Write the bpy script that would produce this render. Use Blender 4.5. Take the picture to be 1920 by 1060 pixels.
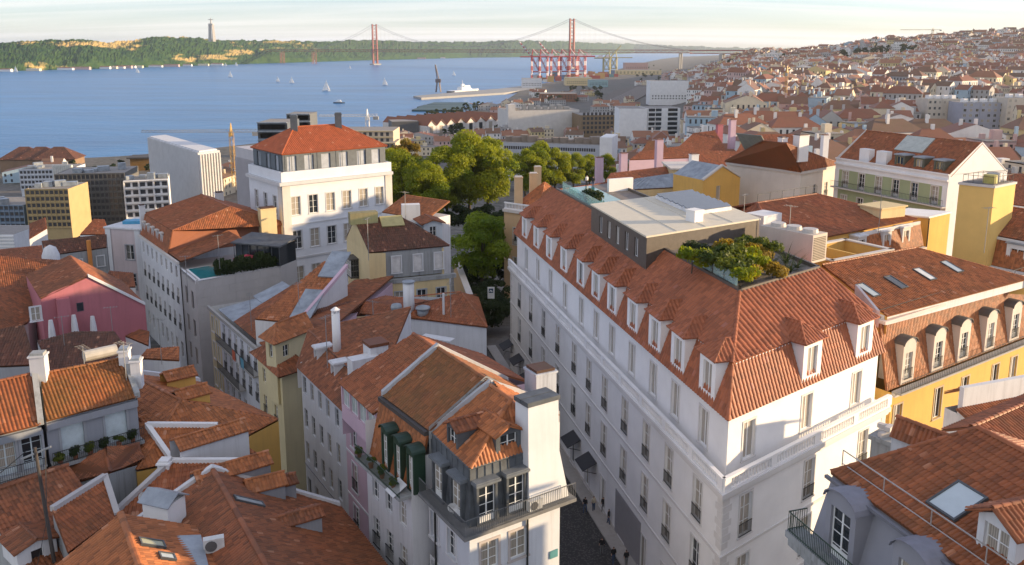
import bpy,math,random
import numpy as np
from mathutils import Vector,Matrix
random.seed(7);RNG=np.random.default_rng(7)
scn=bpy.context.scene
for _o in list(bpy.data.objects):bpy.data.objects.remove(_o)
col=scn.collection
R=math.radians
# ------------------------------------------------------------------ camera
FOC,CAMH,TILT,V0=1600.0,75.0,math.atan(0.2),412.0
cam_d=bpy.data.cameras.new('camera');cam=bpy.data.objects.new('camera',cam_d);col.objects.link(cam)
cam.location=(0,0,CAMH);cam.rotation_euler=(math.pi/2-TILT,0,0)
cam_d.sensor_width=36;cam_d.lens=FOC/1920*36;cam_d.shift_y=-(530-V0)/1920
cam_d.clip_start=1;cam_d.clip_end=60000
scn.camera=cam
# ------------------------------------------------------------------ sky, sun, exposure
SUN_AZ,SUN_EL=85.0,9.0
world=bpy.data.worlds.new('World');scn.world=world;world.use_nodes=True
def build_world():
    nt=world.node_tree;N=nt.nodes;L=nt.links;N.clear()
    out=N.new('ShaderNodeOutputWorld');bg=N.new('ShaderNodeBackground');bg.inputs[1].default_value=0.15
    sky=N.new('ShaderNodeTexSky');sky.sky_type='NISHITA';sky.sun_disc=False
    sky.sun_elevation=R(SUN_EL);sky.sun_rotation=R(SUN_AZ);sky.altitude=50
    sky.air_density=1.0;sky.dust_density=0.3;sky.ozone_density=3.0
    tc=N.new('ShaderNodeTexCoord');sep=N.new('ShaderNodeSeparateXYZ');L.new(tc.outputs['Generated'],sep.inputs[0])
# thin cirrus veil: direction projected on a high flat layer
    mx=N.new('ShaderNodeMath');mx.operation='MAXIMUM';mx.inputs[1].default_value=0.0;L.new(sep.outputs[2],mx.inputs[0])
    ad=N.new('ShaderNodeMath');ad.operation='ADD';ad.inputs[1].default_value=0.09;L.new(mx.outputs[0],ad.inputs[0])
    dx=N.new('ShaderNodeMath');dx.operation='DIVIDE';L.new(sep.outputs[0],dx.inputs[0]);L.new(ad.outputs[0],dx.inputs[1])
    dy=N.new('ShaderNodeMath');dy.operation='DIVIDE';L.new(sep.outputs[1],dy.inputs[0]);L.new(ad.outputs[0],dy.inputs[1])
    cb=N.new('ShaderNodeCombineXYZ');L.new(dx.outputs[0],cb.inputs[0]);L.new(dy.outputs[0],cb.inputs[1])
    mp=N.new('ShaderNodeMapping');mp.inputs['Rotation'].default_value=(0,0,R(24));mp.inputs['Scale'].default_value=(0.13,0.8,1)
    L.new(cb.outputs[0],mp.inputs[0])
    nz=N.new('ShaderNodeTexNoise');nz.inputs['Scale'].default_value=0.9;nz.inputs['Detail'].default_value=7;nz.inputs['Roughness'].default_value=0.55
    nz.inputs['Distortion'].default_value=0.5;L.new(mp.outputs[0],nz.inputs['Vector'])
    rp=N.new('ShaderNodeValToRGB');rp.color_ramp.elements[0].position=0.38;rp.color_ramp.elements[1].position=0.66
    rp.color_ramp.elements[0].color=(.08,.08,.08,1);rp.color_ramp.elements[1].color=(.95,.95,.95,1)
    L.new(nz.outputs['Fac'],rp.inputs[0])
# high thin veil of even brightness over a clear sky with a cool white balance
    tint=N.new('ShaderNodeMix');tint.data_type='RGBA';tint.blend_type='MULTIPLY';tint.inputs[0].default_value=1
    L.new(sky.outputs[0],tint.inputs[6]);tint.inputs[7].default_value=(.60,.63,.82,1)
    mixc=N.new('ShaderNodeMix');mixc.data_type='RGBA'
    mixc.inputs[7].default_value=(3.15,3.0,2.85,1)
    L.new(rp.outputs[0],mixc.inputs[0]);L.new(tint.outputs[2],mixc.inputs[6])
    L.new(mixc.outputs[2],bg.inputs[0]);L.new(bg.outputs[0],out.inputs[0])
build_world()
sun_d=bpy.data.lights.new('sun','SUN');sun=bpy.data.objects.new('sun',sun_d);col.objects.link(sun)
sun_d.energy=3.6;sun_d.angle=R(0.6);sun_d.color=(1.0,0.74,0.44)
sun.location=(200,60,300)
_sd=Vector((math.sin(R(SUN_AZ))*math.cos(R(SUN_EL)),math.cos(R(SUN_AZ))*math.cos(R(SUN_EL)),math.sin(R(SUN_EL))))
sun.rotation_euler=_sd.to_track_quat('Z','Y').to_euler()
scn.view_settings.view_transform='Standard';scn.view_settings.look='None'
scn.view_settings.gamma=1;scn.view_settings.use_curve_mapping=False
scn.view_settings.exposure=1.36
scn.render.engine='CYCLES'
scn.cycles.max_bounces=6;scn.cycles.diffuse_bounces=3;scn.cycles.glossy_bounces=3;scn.cycles.transmission_bounces=4;scn.cycles.transparent_max_bounces=12
scn.cycles.volume_bounces=1

# ------------------------------------------------------------------ photo pixel -> place
_sp,_cp=math.sin(TILT),math.cos(TILT)
def ray(u,v):
    a=(u-960)/FOC;b=(v-V0)/FOC
    return Vector((a,_cp-b*_sp,-_sp-b*_cp))
EYE=Vector((0,0,CAMH))
def Z(u,v,z):
    r=ray(u,v);t=(z-CAMH)/r.z;return EYE+r*t
def XYd(u,v,y):
    r=ray(u,v);return EYE+r*(y/r.y)
def hitp(u,v,pl):
    r=ray(u,v);return EYE+r*((pl[0]-EYE).dot(pl[1])/r.dot(pl[1]))
def vplane(A,B):
    d=Vector((B[0]-A[0],B[1]-A[1],0)).normalized();return(Vector((A[0],A[1],0)),Vector((d.y,-d.x,0)))
def splane(A,B,pitch,toward):
    A=Vector(A);B=Vector(B);d=(B-A).normalized();up=Vector((-d.y,d.x,0))
    if up.dot(Vector(toward)-A)<0:up=-up
    s=up*math.cos(R(pitch))+Vector((0,0,math.sin(R(pitch))))
    n=d.cross(s).normalized()
    if n.z<0:n=-n
    return(A,n)
def zat(pl,p):
    P,n=pl;return P.z-((p[0]-P.x)*n.x+(p[1]-P.y)*n.y)/n.z
def lerp(a,b,t):return a+(b-a)*t
def V3(p,z):return Vector((p[0],p[1],z))

# ------------------------------------------------------------------ materials
MATS={}
def _mat(name):
    m=bpy.data.materials.new(name);m.use_nodes=True
    nt=m.node_tree;b=nt.nodes['Principled BSDF'];return m,nt,b
def _mixc(nt,fac,a,b,blend='MIX'):
    n=nt.nodes.new('ShaderNodeMix');n.data_type='RGBA';n.blend_type=blend
    for i,x in((0,fac),(6,a),(7,b)):
        if hasattr(x,'links') or hasattr(x,'is_linked'):nt.links.new(x,n.inputs[i])
        elif i==0:n.inputs[0].default_value=x
        else:n.inputs[i].default_value=(x[0],x[1],x[2],1)
    return n.outputs[2]
def _noise(nt,scale,detail=4,rough=.6,vec=None,dist=0):
    n=nt.nodes.new('ShaderNodeTexNoise');n.inputs['Scale'].default_value=scale;n.inputs['Detail'].default_value=detail
    n.inputs['Roughness'].default_value=rough;n.inputs['Distortion'].default_value=dist
    if vec is not None:nt.links.new(vec,n.inputs['Vector'])
    return n.outputs['Fac']
def _ramp(nt,src,p0,p1,c0=(0,0,0),c1=(1,1,1)):
    n=nt.nodes.new('ShaderNodeValToRGB');e=n.color_ramp.elements
    e[0].position=p0;e[1].position=p1;e[0].color=(*c0,1);e[1].color=(*c1,1);nt.links.new(src,n.inputs[0]);return n.outputs[0]
def _pos(nt,scale=(1,1,1)):
    g=nt.nodes.new('ShaderNodeNewGeometry');mp=nt.nodes.new('ShaderNodeMapping');mp.inputs['Scale'].default_value=scale
    nt.links.new(g.outputs['Position'],mp.inputs[0]);return mp.outputs[0]
def _bump(nt,b,h,strength=.3,dist=.02):
    n=nt.nodes.new('ShaderNodeBump');n.inputs['Strength'].default_value=strength;n.inputs['Distance'].default_value=dist
    nt.links.new(h,n.inputs['Height']);nt.links.new(n.outputs[0],b.inputs['Normal'])
def plain(name,c,rough=.6,metal=0,spec=.5,var=.12,nscale=1.5):
    if name in MATS:return MATS[name]
    m,nt,b=_mat(name);b.inputs['Roughness'].default_value=rough;b.inputs['Metallic'].default_value=metal
    b.inputs['Specular IOR Level'].default_value=spec
    f=_noise(nt,nscale,5,.6,_pos(nt));d=tuple(x*(1-var*1.6) for x in c);l=tuple(min(1,x*(1+var)) for x in c)
    nt.links.new(_ramp(nt,f,.3,.7,d,l),b.inputs['Base Color']);MATS[name]=m;return m
def plaster(name,c,dirt=.25,dirtc=(.16,.14,.12),rough=.85):
    if name in MATS:return MATS[name]
    m,nt,b=_mat(name);b.inputs['Roughness'].default_value=rough;b.inputs['Specular IOR Level'].default_value=.25
    f1=_noise(nt,.35,6,.62,_pos(nt));f2=_noise(nt,1.0,6,.72,_pos(nt,(2.2,2.2,.14)))
    base=_mixc(nt,_ramp(nt,f1,.35,.7),c,tuple(x*.88 for x in c))
    st=nt.nodes.new('ShaderNodeMath');st.operation='MULTIPLY';st.inputs[1].default_value=dirt
    nt.links.new(_ramp(nt,f2,.48,.8),st.inputs[0])
    nt.links.new(_mixc(nt,st.outputs[0],base,dirtc),b.inputs['Base Color'])
    _bump(nt,b,_noise(nt,14,4,.6,_pos(nt)),.12,.01);MATS[name]=m;return m
def tilemat(name,c,var=.35,moss=0.0,mossc=(.10,.085,.03),light=(.55,.26,.15),patch=.3):
    if name in MATS:return MATS[name]
    m,nt,b=_mat(name);b.inputs['Roughness'].default_value=.6;b.inputs['Specular IOR Level'].default_value=.45
    at=nt.nodes.new('ShaderNodeAttribute');at.attribute_name='rnd'
    d=tuple(x*(1-var) for x in c);l=tuple(min(1,x*(1+var*.7)) for x in c)
    r1=nt.nodes.new('ShaderNodeValToRGB');e=r1.color_ramp.elements;e[0].color=(*d,1);e[1].color=(*l,1)
    k=e.new(.5);k.color=(*c,1);k2=e.new(.975);k2.color=(*l,1);e[3].color=(*light,1)
    nt.links.new(at.outputs['Fac'],r1.inputs[0])
    f=_noise(nt,.22,6,.65,_pos(nt));f3=_noise(nt,2.2,4,.6,_pos(nt))
    pm=nt.nodes.new('ShaderNodeMath');pm.operation='MULTIPLY';pm.inputs[1].default_value=patch
    nt.links.new(_ramp(nt,f,.42,.72),pm.inputs[0])
    c1=_mixc(nt,pm.outputs[0],r1.outputs[0],tuple(x*.45 for x in c))
    if moss>0:
        mm=nt.nodes.new('ShaderNodeMath');mm.operation='MULTIPLY';mm.inputs[1].default_value=moss
        nt.links.new(_ramp(nt,_noise(nt,.33,8,.7,_pos(nt)),.36,.66),mm.inputs[0]);c1=_mixc(nt,mm.outputs[0],c1,mossc)
    sp=nt.nodes.new('ShaderNodeMath');sp.operation='MULTIPLY';sp.inputs[1].default_value=.4
    nt.links.new(_ramp(nt,f3,.58,.78),sp.inputs[0]);c1=_mixc(nt,sp.outputs[0],c1,tuple(x*.5 for x in c))
    nt.links.new(c1,b.inputs['Base Color']);MATS[name]=m;return m
def glassmat(name='window_glass',dark=(.02,.025,.03),curtain=(.45,.40,.33),share=.45):
    if name in MATS:return MATS[name]
    m,nt,b=_mat(name);b.inputs['Roughness'].default_value=.06;b.inputs['Specular IOR Level'].default_value=.6
    oi=nt.nodes.new('ShaderNodeObjectInfo')
    st=_ramp(nt,oi.outputs['Random'],1-share-.02,1-share+.02)
# curtain hangs in folds
    wv=nt.nodes.new('ShaderNodeTexWave');wv.inputs['Scale'].default_value=3.0;wv.inputs['Distortion'].default_value=2
    tc=nt.nodes.new('ShaderNodeTexCoord');nt.links.new(tc.outputs['Object'],wv.inputs['Vector'])
    cc=_mixc(nt,wv.outputs['Fac'],tuple(x*.55 for x in curtain),curtain)
    nt.links.new(_mixc(nt,st,dark,cc),b.inputs['Base Color']);MATS[name]=m;return m
def leafmat(name,c1,c2,trans=.35):
    if name in MATS:return MATS[name]
    m,nt,b=_mat(name);b.inputs['Roughness'].default_value=.55;b.inputs['Specular IOR Level'].default_value=.3
    at=nt.nodes.new('ShaderNodeAttribute');at.attribute_name='rnd'
    cc=_ramp(nt,at.outputs['Fac'],.0,1.,c1,c2);nt.links.new(cc,b.inputs['Base Color'])
    tr=nt.nodes.new('ShaderNodeBsdfTranslucent');nt.links.new(_mixc(nt,.5,cc,tuple(min(1,x*1.6) for x in c2)),tr.inputs[0])
    mx=nt.nodes.new('ShaderNodeMixShader');mx.inputs[0].default_value=trans
    nt.links.new(b.outputs[0],mx.inputs[1]);nt.links.new(tr.outputs[0],mx.inputs[2])
    nt.links.new(mx.outputs[0],nt.nodes['Material Output'].inputs[0]);MATS[name]=m;return m
def clearglass(name='clear_glass',tint=(.75,.9,.9)):
    if name in MATS:return MATS[name]
    m,nt,b=_mat(name);b.inputs['Base Color'].default_value=(*tint,1);b.inputs['Roughness'].default_value=.03
    tb=nt.nodes.new('ShaderNodeBsdfTransparent');tb.inputs[0].default_value=(*tint,1)
    mx=nt.nodes.new('ShaderNodeMixShader');mx.inputs[0].default_value=.72
    nt.links.new(b.outputs[0],mx.inputs[1]);nt.links.new(tb.outputs[0],mx.inputs[2])
    nt.links.new(mx.outputs[0],nt.nodes['Material Output'].inputs[0]);MATS[name]=m;return m

T_HOTEL=tilemat('tile_new_red',(.34,.105,.043),.26,0,patch=.22,light=(.40,.15,.10))
T_RED=tilemat('tile_red',(.32,.095,.033),.34,.22,patch=.45)
T_ORANGE=tilemat('tile_orange',(.39,.128,.040),.38,.18,patch=.42)
T_BROWN=tilemat('tile_brown_mossy',(.26,.085,.026),.35,.6,(.14,.085,.02))
T_DARK=tilemat('tile_dark_weathered',(.15,.055,.03),.4,.5,(.06,.045,.022))
T_OLDRED=tilemat('tile_old_red',(.28,.088,.032),.42,.4,(.10,.06,.03),patch=.5)  # duller red tile, patchier and mossier than the plain red
W_WHITE=plaster('white_render',(.78,.77,.76),.10,(.45,.42,.40))
W_OLDW=plaster('old_white_render',(.66,.66,.67),.42,(.26,.25,.24))
W_BLUEW=plaster('cool_white_render',(.64,.66,.70),.38,(.27,.27,.28))
W_PINK=plaster('pale_pink_render',(.60,.43,.50),.2,(.35,.28,.30))
W_ROSE=plaster('rose_render',(.43,.155,.18),.45,(.24,.10,.10))
W_YELLOW=plaster('ochre_yellow_render',(.66,.40,.11),.35,(.36,.24,.10))
W_CREAM=plaster('cream_yellow_render',(.68,.54,.30),.35,(.30,.25,.18))
W_PALEY=plaster('pale_yellow_render',(.66,.58,.36),.3,(.32,.28,.20))
W_GREEN=plaster('sage_green_render',(.34,.38,.22),.2,(.22,.22,.15))
W_GREY=plaster('grey_render',(.30,.31,.34),.35,(.16,.16,.17))
W_STAIN=plaster('stained_grey_render',(.34,.35,.35),.75,(.10,.095,.085))
STONE=plaster('limestone',(.60,.56,.52),.25,(.34,.30,.27))
STONE_G=plaster('grey_marble_cladding',(.47,.45,.44),.3,(.32,.30,.29))
CONC=plaster('concrete',(.36,.35,.33),.3,(.18,.17,.16))
SLATE=plain('slate_zinc',(.085,.095,.105),.55,0,.5,.25,1.2)
ZINC=plain('zinc_sheet',(.30,.33,.36),.45,.2,.5,.2,.8)
IRON=plain('dark_iron',(.02,.022,.022),.6)
PAINT=plain('white_window_paint',(.78,.78,.76),.45,var=.05)
GREENP=plain('dark_green_paint',(.02,.05,.03),.5)
BROWNM=plain('bronze_cladding',(.105,.088,.075),.5,.1,.5,.12,2)
GLASS=glassmat()
GLASS_C=glassmat('curtained_glass',share=.85,curtain=(.50,.46,.40))
CLEAR=clearglass()

# ------------------------------------------------------------------ mesh building
WLOC={}
def set_kind(o,kind):o['kind']=kind;return o
def thing(name,label,cat,loc,group=None,kind=None):
    o=bpy.data.objects.new(name,None);col.objects.link(o);o.location=loc;o.empty_display_size=.5
    o['label']=label;o['category']=cat
    if group:o['group']=group
    if kind:o['kind']=kind
    WLOC[o.name]=Vector(loc);return o
def obj(name,me,parent=None,M=None):
    o=bpy.data.objects.new(name,me);col.objects.link(o)
    if parent is not None:o.parent=parent
    if M is not None:o.matrix_local=M
    WLOC[o.name]=(WLOC[parent.name] if parent is not None and parent.name in WLOC else Vector((0,0,0)))
    return o
def tag(o,label,cat,group=None,kind=None):
    o['label']=label;o['category']=cat
    if group:o['group']=group
    if kind:o['kind']=kind
    return o
class MB:
    def __init__(s):s.v=[];s.f=[];s.m=[];s.np=[]
    def quad(s,*p,m=0):
        i=len(s.v);s.v.extend([tuple(q) for q in p]);s.f.append(tuple(range(i,i+len(p))));s.m.append(m)
    def obox(s,o,ex,ey,ez,m=0):
        o=Vector(o);ex=Vector(ex);ey=Vector(ey);ez=Vector(ez)
        P=[o,o+ex,o+ex+ey,o+ey,o+ez,o+ex+ez,o+ex+ey+ez,o+ey+ez];i=len(s.v);s.v.extend([tuple(p) for p in P])
        for f in((3,2,1,0),(4,5,6,7),(0,1,5,4),(1,2,6,5),(2,3,7,6),(3,0,4,7)):s.f.append(tuple(i+k for k in f));s.m.append(m)
    def box(s,c,size,rz=0,m=0):
        ca,sa=math.cos(rz),math.sin(rz);ex=Vector((ca,sa,0))*size[0];ey=Vector((-sa,ca,0))*size[1]
        s.obox(Vector(c)-ex/2-ey/2,ex,ey,(0,0,size[2]),m)
    def prism(s,poly,z0,z1,m=0,top=True,bottom=False):
        A=sum(poly[i][0]*poly[(i+1)%len(poly)][1]-poly[(i+1)%len(poly)][0]*poly[i][1] for i in range(len(poly)))
        if A<0:poly=poly[::-1]
        n=len(poly);i=len(s.v)
        s.v.extend([(p[0],p[1],z0) for p in poly]);s.v.extend([(p[0],p[1],z1) for p in poly])
        for k in range(n):s.f.append((i+k,i+(k+1)%n,i+n+(k+1)%n,i+n+k));s.m.append(m)
        if top:s.f.append(tuple(i+n+k for k in range(n)));s.m.append(m)
        if bottom:s.f.append(tuple(i+n-1-k for k in range(n)));s.m.append(m)
    def slab(s,pts,th,m=0):
        pts=[Vector(p) for p in pts];n=newell(pts)
        if n.z<0:pts=pts[::-1];n=-n
        k=len(pts);i=len(s.v);s.v.extend([tuple(p) for p in pts]);s.v.extend([tuple(p-n*th) for p in pts])
        s.f.append(tuple(range(i,i+k)));s.m.append(m);s.f.append(tuple(i+2*k-1-j for j in range(k)));s.m.append(m)
        for j in range(k):s.f.append((i+k+j,i+k+(j+1)%k,i+(j+1)%k,i+j));s.m.append(m)
    def tube(s,pts,r,n=6,m=0,cap=True):
        pts=[Vector(p) for p in pts];rr=r if isinstance(r,(list,tuple)) else[r]*len(pts);rings=[]
        for k,p in enumerate(pts):
            d=(pts[min(k+1,len(pts)-1)]-pts[max(k-1,0)]).normalized()
            a=Vector((0,0,1)) if abs(d.z)<.9 else Vector((1,0,0));x=d.cross(a).normalized();y=d.cross(x)
            i=len(s.v);rings.append(i)
            for j in range(n):
                t=2*math.pi*j/n;s.v.append(tuple(p+(x*math.cos(t)+y*math.sin(t))*rr[k]))
        for a,b in zip(rings,rings[1:]):
            for j in range(n):s.f.append((a+(j+1)%n,a+j,b+j,b+(j+1)%n));s.m.append(m)
        if cap:
            s.f.append(tuple(rings[0]+j for j in range(n)));s.m.append(m);s.f.append(tuple(rings[-1]+n-1-j for j in range(n)));s.m.append(m)
    def mesh(s,name,mats,org=None,smooth=False):
        me=bpy.data.meshes.new(name);mats=mats if isinstance(mats,(list,tuple)) else[mats]
        org=Vector(org) if org is not None else Vector((0,0,0))
        va=np.array(s.v,dtype=np.float64).reshape(-1,3)
        nq=sum(len(q[0]) for q in s.np)
        if nq==0:
            me.from_pydata((va-np.array(org)).tolist() if len(va) else[],[],s.f)
            if len(mats)>1 and s.m:me.polygons.foreach_set('material_index',s.m)
        else:
            qv=np.concatenate([q[0].reshape(-1,3) for q in s.np]);allv=np.concatenate([va,qv]) if len(va) else qv
            lens=[len(f) for f in s.f];li=[k for f in s.f for k in f]
            loops=np.concatenate([np.array(li,dtype=np.int32),np.arange(len(va),len(va)+len(qv),dtype=np.int32)])
            tot=np.concatenate([np.array(lens,dtype=np.int32),np.full(nq,4,dtype=np.int32)])
            st=np.concatenate([[0],np.cumsum(tot)[:-1]]).astype(np.int32)
            me.vertices.add(len(allv));me.vertices.foreach_set('co',(allv-np.array(org)).astype(np.float32).ravel())
            me.loops.add(len(loops));me.loops.foreach_set('vertex_index',loops)
            me.polygons.add(len(tot));me.polygons.foreach_set('loop_start',st);me.polygons.foreach_set('loop_total',tot)
            mi=np.concatenate([np.array(s.m,dtype=np.int32)]+[np.full(len(q[0]),q[2],dtype=np.int32) for q in s.np])
            me.polygons.foreach_set('material_index',mi)
            at=me.attributes.new('rnd','FLOAT','FACE')
            at.data.foreach_set('value',np.concatenate([np.full(len(s.f),.5)]+[q[1] for q in s.np]).astype(np.float32))
            me.update(calc_edges=True)
        for m in mats:me.materials.append(m)
        if smooth:me.polygons.foreach_set('use_smooth',[True]*len(me.polygons))
        me.validate(clean_customdata=False) if nq==0 else None
        return me
    def build(s,name,mats,parent=None,smooth=False,kind=None):
        org=WLOC[parent.name] if parent is not None else None
        o=obj(name,s.mesh(name,mats,org,smooth),parent)
        if kind:o['kind']=kind
        return o
def newell(p):
    n=Vector((0,0,0))
    for i in range(len(p)):
        a,b=p[i],p[(i+1)%len(p)];n+=Vector(((a[1]-b[1])*(a[2]+b[2]),(a[2]-b[2])*(a[0]+b[0]),(a[0]-b[0])*(a[1]+b[1])))
    return n.normalized()

# ------------------------------------------------------------------ tiled roofs: every tile is relief
PROF6=((0,.0),(.10,.01),(.26,.75),(.46,1.0),(.66,.75),(.82,.01),(1,.0))
PROF4=((0,0),(.22,.65),(.45,1.0),(.68,.65),(1,0))
def plane_frame(pts):
    n=newell(pts)
    if n.z<0:n=-n
    g=Vector((0,0,1))-n*n.z
    s=g.normalized() if g.length>1e-4 else Vector((0,1,0));e=s.cross(n);return e,s,n
def tile_sheet(pts,cw=.25,rl=.40,amp=.055,rise=.03,prof=PROF6,lift=.015,skip=None):
    pts=[Vector(p) for p in pts];e,s,n=plane_frame(pts);c=sum(pts,Vector((0,0,0)))/len(pts)
    q=np.array([((p-c).dot(e),(p-c).dot(s)) for p in pts])
    a0,a1=q[:,0].min(),q[:,0].max();b0=q[:,1].min();b1=q[:,1].max()
    nc=max(1,int(round((a1-a0)/cw)));cw=(a1-a0)/nc;nr=int(math.ceil((b1-b0)/rl))
    fa=np.array([p[0] for p in prof]);ha=np.array([p[1] for p in prof])*amp;ns=len(fa)-1
    ac=a0+cw*np.arange(nc)
    A0=(ac[:,None]+fa[:-1][None,:]*cw).ravel();A1=(ac[:,None]+fa[1:][None,:]*cw).ravel();AM=(A0+A1)/2
    H0=np.tile(ha[:-1],nc);H1=np.tile(ha[1:],nc);CI=np.repeat(np.arange(nc),ns)
    lo=np.full(len(AM),1e9);hi=np.full(len(AM),-1e9);k=len(q)
    for i in range(k):
        p,r=q[i],q[(i+1)%k]
        if abs(p[0]-r[0])<1e-9:continue
        t=(AM-p[0])/(r[0]-p[0]);ok=(t>=0)&(t<=1);y=p[1]+t*(r[1]-p[1])
        lo=np.where(ok,np.minimum(lo,y),lo);hi=np.where(ok,np.maximum(hi,y),hi)
    rows=b0+rl*np.arange(nr)
    B0=np.maximum(rows[None,:],lo[:,None]);B1=np.minimum(rows[None,:]+rl+.02,hi[:,None]);ok=B1-B0>.02
    if skip is not None:
        for(ci,ri) in skip:ok[CI==ci,ri]=False
    ii,rr=np.nonzero(ok)
    rnd=RNG.random((nc,nr));bb0=B0[ii,rr];bb1=B1[ii,rr];f0=(bb0-rows[rr])/rl;f1=(bb1-rows[rr])/rl
    jit=(RNG.random((nc,nr))-.5)*.012
    h0=rise*(1-f0)+lift+jit[CI[ii],rr];h1=np.maximum(rise*(1-f1),0)+lift
    E,S,Nn,C=(np.array(x) for x in(e,s,n,c))
    def P(a,b,h):return C[None,:]+a[:,None]*E+b[:,None]*S+h[:,None]*Nn
    V=np.stack([P(A0[ii],bb0,h0+H0[ii]),P(A1[ii],bb0,h0+H1[ii]),P(A1[ii],bb1,h1+H1[ii]),P(A0[ii],bb1,h1+H0[ii])],axis=1)
    info=dict(e=e,s=s,n=n,c=c,a0=a0,b0=b0,cw=cw,rl=rl,nc=nc,nr=nr,q=q,amp=amp,rise=rise,lift=lift)
    return V,rnd[CI[ii],rr],info
def ridge_caps(mb,p,q,r=.13,seg=.42,m=0,up=None):
    p=Vector(p);q=Vector(q);d=q-p;L=d.length
    if L<.2:return
    d.normalize();x=d.cross(Vector((0,0,1))).normalized();y=x.cross(d)
    n=max(1,int(L/seg));vs=[];rn=[]
    for i in range(n):
        a=p+d*(L*i/n);b=p+d*(L*(i+1)/n+.03);r0=r*1.12;r1=r*.9;k=random.random()
        for j in range(5):
            t0=math.pi*j/5;t1=math.pi*(j+1)/5
            pt=lambda o,rr,t:o+x*(math.cos(t)*rr)+y*(math.sin(t)*rr*.85-.02)
            vs.append([pt(a,r0,t1),pt(a,r0,t0),pt(b,r1,t0),pt(b,r1,t1)]);rn.append(k)
    mb.np.append((np.array([[tuple(z) for z in f] for f in vs]),np.array(rn),m))
TILE_ME={}
class Roof:
    """planes of one roof: solid deck + relief tiles (+ single tiles where they show large)"""
    def __init__(s,mat,cw=.25,rl=.42,amp=.055,rise=.03,prof=PROF6,th=.12):
        s.mat=mat;s.deck=MB();s.tiles=MB();s.kw=dict(cw=cw,rl=rl,amp=amp,rise=rise,prof=prof);s.th=th;s.single=[];s.rc=MB()
    def plane(s,pts,single=0,**kw):
        pts=[Vector(p) for p in pts];n=newell(pts)
        if n.z<0:pts=pts[::-1]
        s.deck.slab(pts,s.th);k=dict(s.kw);k.update(kw)
        if single:
            _,_,inf=tile_sheet(pts,**k);C=[]
            q=inf['q']
            for ci in range(inf['nc']):
                for ri in range(inf['nr']):
                    a=inf['a0']+ci*inf['cw'];b=inf['b0']+ri*inf['rl']
                    if all(_inpoly(q,a+da*inf['cw'],b+db*inf['rl']) for da in(0,1) for db in(0,1)):
                        w=inf['c']+inf['e']*(a+inf['cw']/2)+inf['s']*b
                        dv=w-EYE;dep=dv.y*_cp-dv.z*_sp;u=960+FOC*dv.x/dep;v=V0-FOC*(dv.y*_sp+dv.z*_cp)/dep
                        if-20<u<1940 and v<1075:C.append((dep,ci,ri,w))
            C.sort(key=lambda t:t[0]);C=C[:single]
            s.single+=[(inf,w) for _,_,_,w in C]
            V,rn,_=tile_sheet(pts,skip=[(c[1],c[2]) for c in C],**k)
        else:V,rn,_=tile_sheet(pts,**k)
        s.tiles.np.append((V,rn,0));return s
    def ridge(s,p,q,r=.13):ridge_caps(s.rc,Vector(p)+Vector((0,0,.05)),Vector(q)+Vector((0,0,.05)),r);return s
    def build(s,root,name='roof',label=None):
        o=s.deck.build(name,s.mat,root)
        if label:o['label']=label
        if s.tiles.np:s.tiles.build('roof_tiles',s.mat,o,kind='stuff')
        if s.rc.np:s.rc.build('ridge_tiles',s.mat,o,kind='stuff')
        for inf,w in s.single:
            key=(round(inf['cw'],3),round(inf['rl'],3),s.mat.name)
            if key not in TILE_ME:TILE_ME[key]=[single_tile(inf,s.mat,k) for k in range(5)]
            M=Matrix((inf['e'],inf['s'],inf['n'])).transposed().to_4x4();M.translation=w-WLOC[root.name]
            obj('tile',random.choice(TILE_ME[key]),o,M)
        return o
def _inpoly(q,x,y):
    c=False;n=len(q)
    for i in range(n):
        a,b=q[i],q[(i+1)%n]
        if(a[1]>y)!=(b[1]>y) and x<(b[0]-a[0])*(y-a[1])/(b[1]-a[1])+a[0]:c=not c
    return c
def single_tile(inf,mat,k):
    mb=MB();w,l,amp=inf['cw'],inf['rl']+.02,inf['amp'];vs=[];rn=[(k+.5)/5]
    for(f0,h0),(f1,h1) in zip(PROF6,PROF6[1:]):
        x0,x1=(f0-.5)*w,(f1-.5)*w;z0,z1=h0*amp+inf['lift'],h1*amp+inf['lift'];r=inf['rise']
        vs.append([(x0,0,z0+r),(x1,0,z1+r),(x1,l,z1),(x0,l,z0)]);vs.append([(x1,0,z1+r),(x0,0,z0+r),(x0,.0,z0+r-.02),(x1,.0,z1+r-.02)])
    mb.np.append((np.array(vs,dtype=float),np.full(len(vs),rn[0]),0));return mb.mesh('tile',mat)

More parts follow.
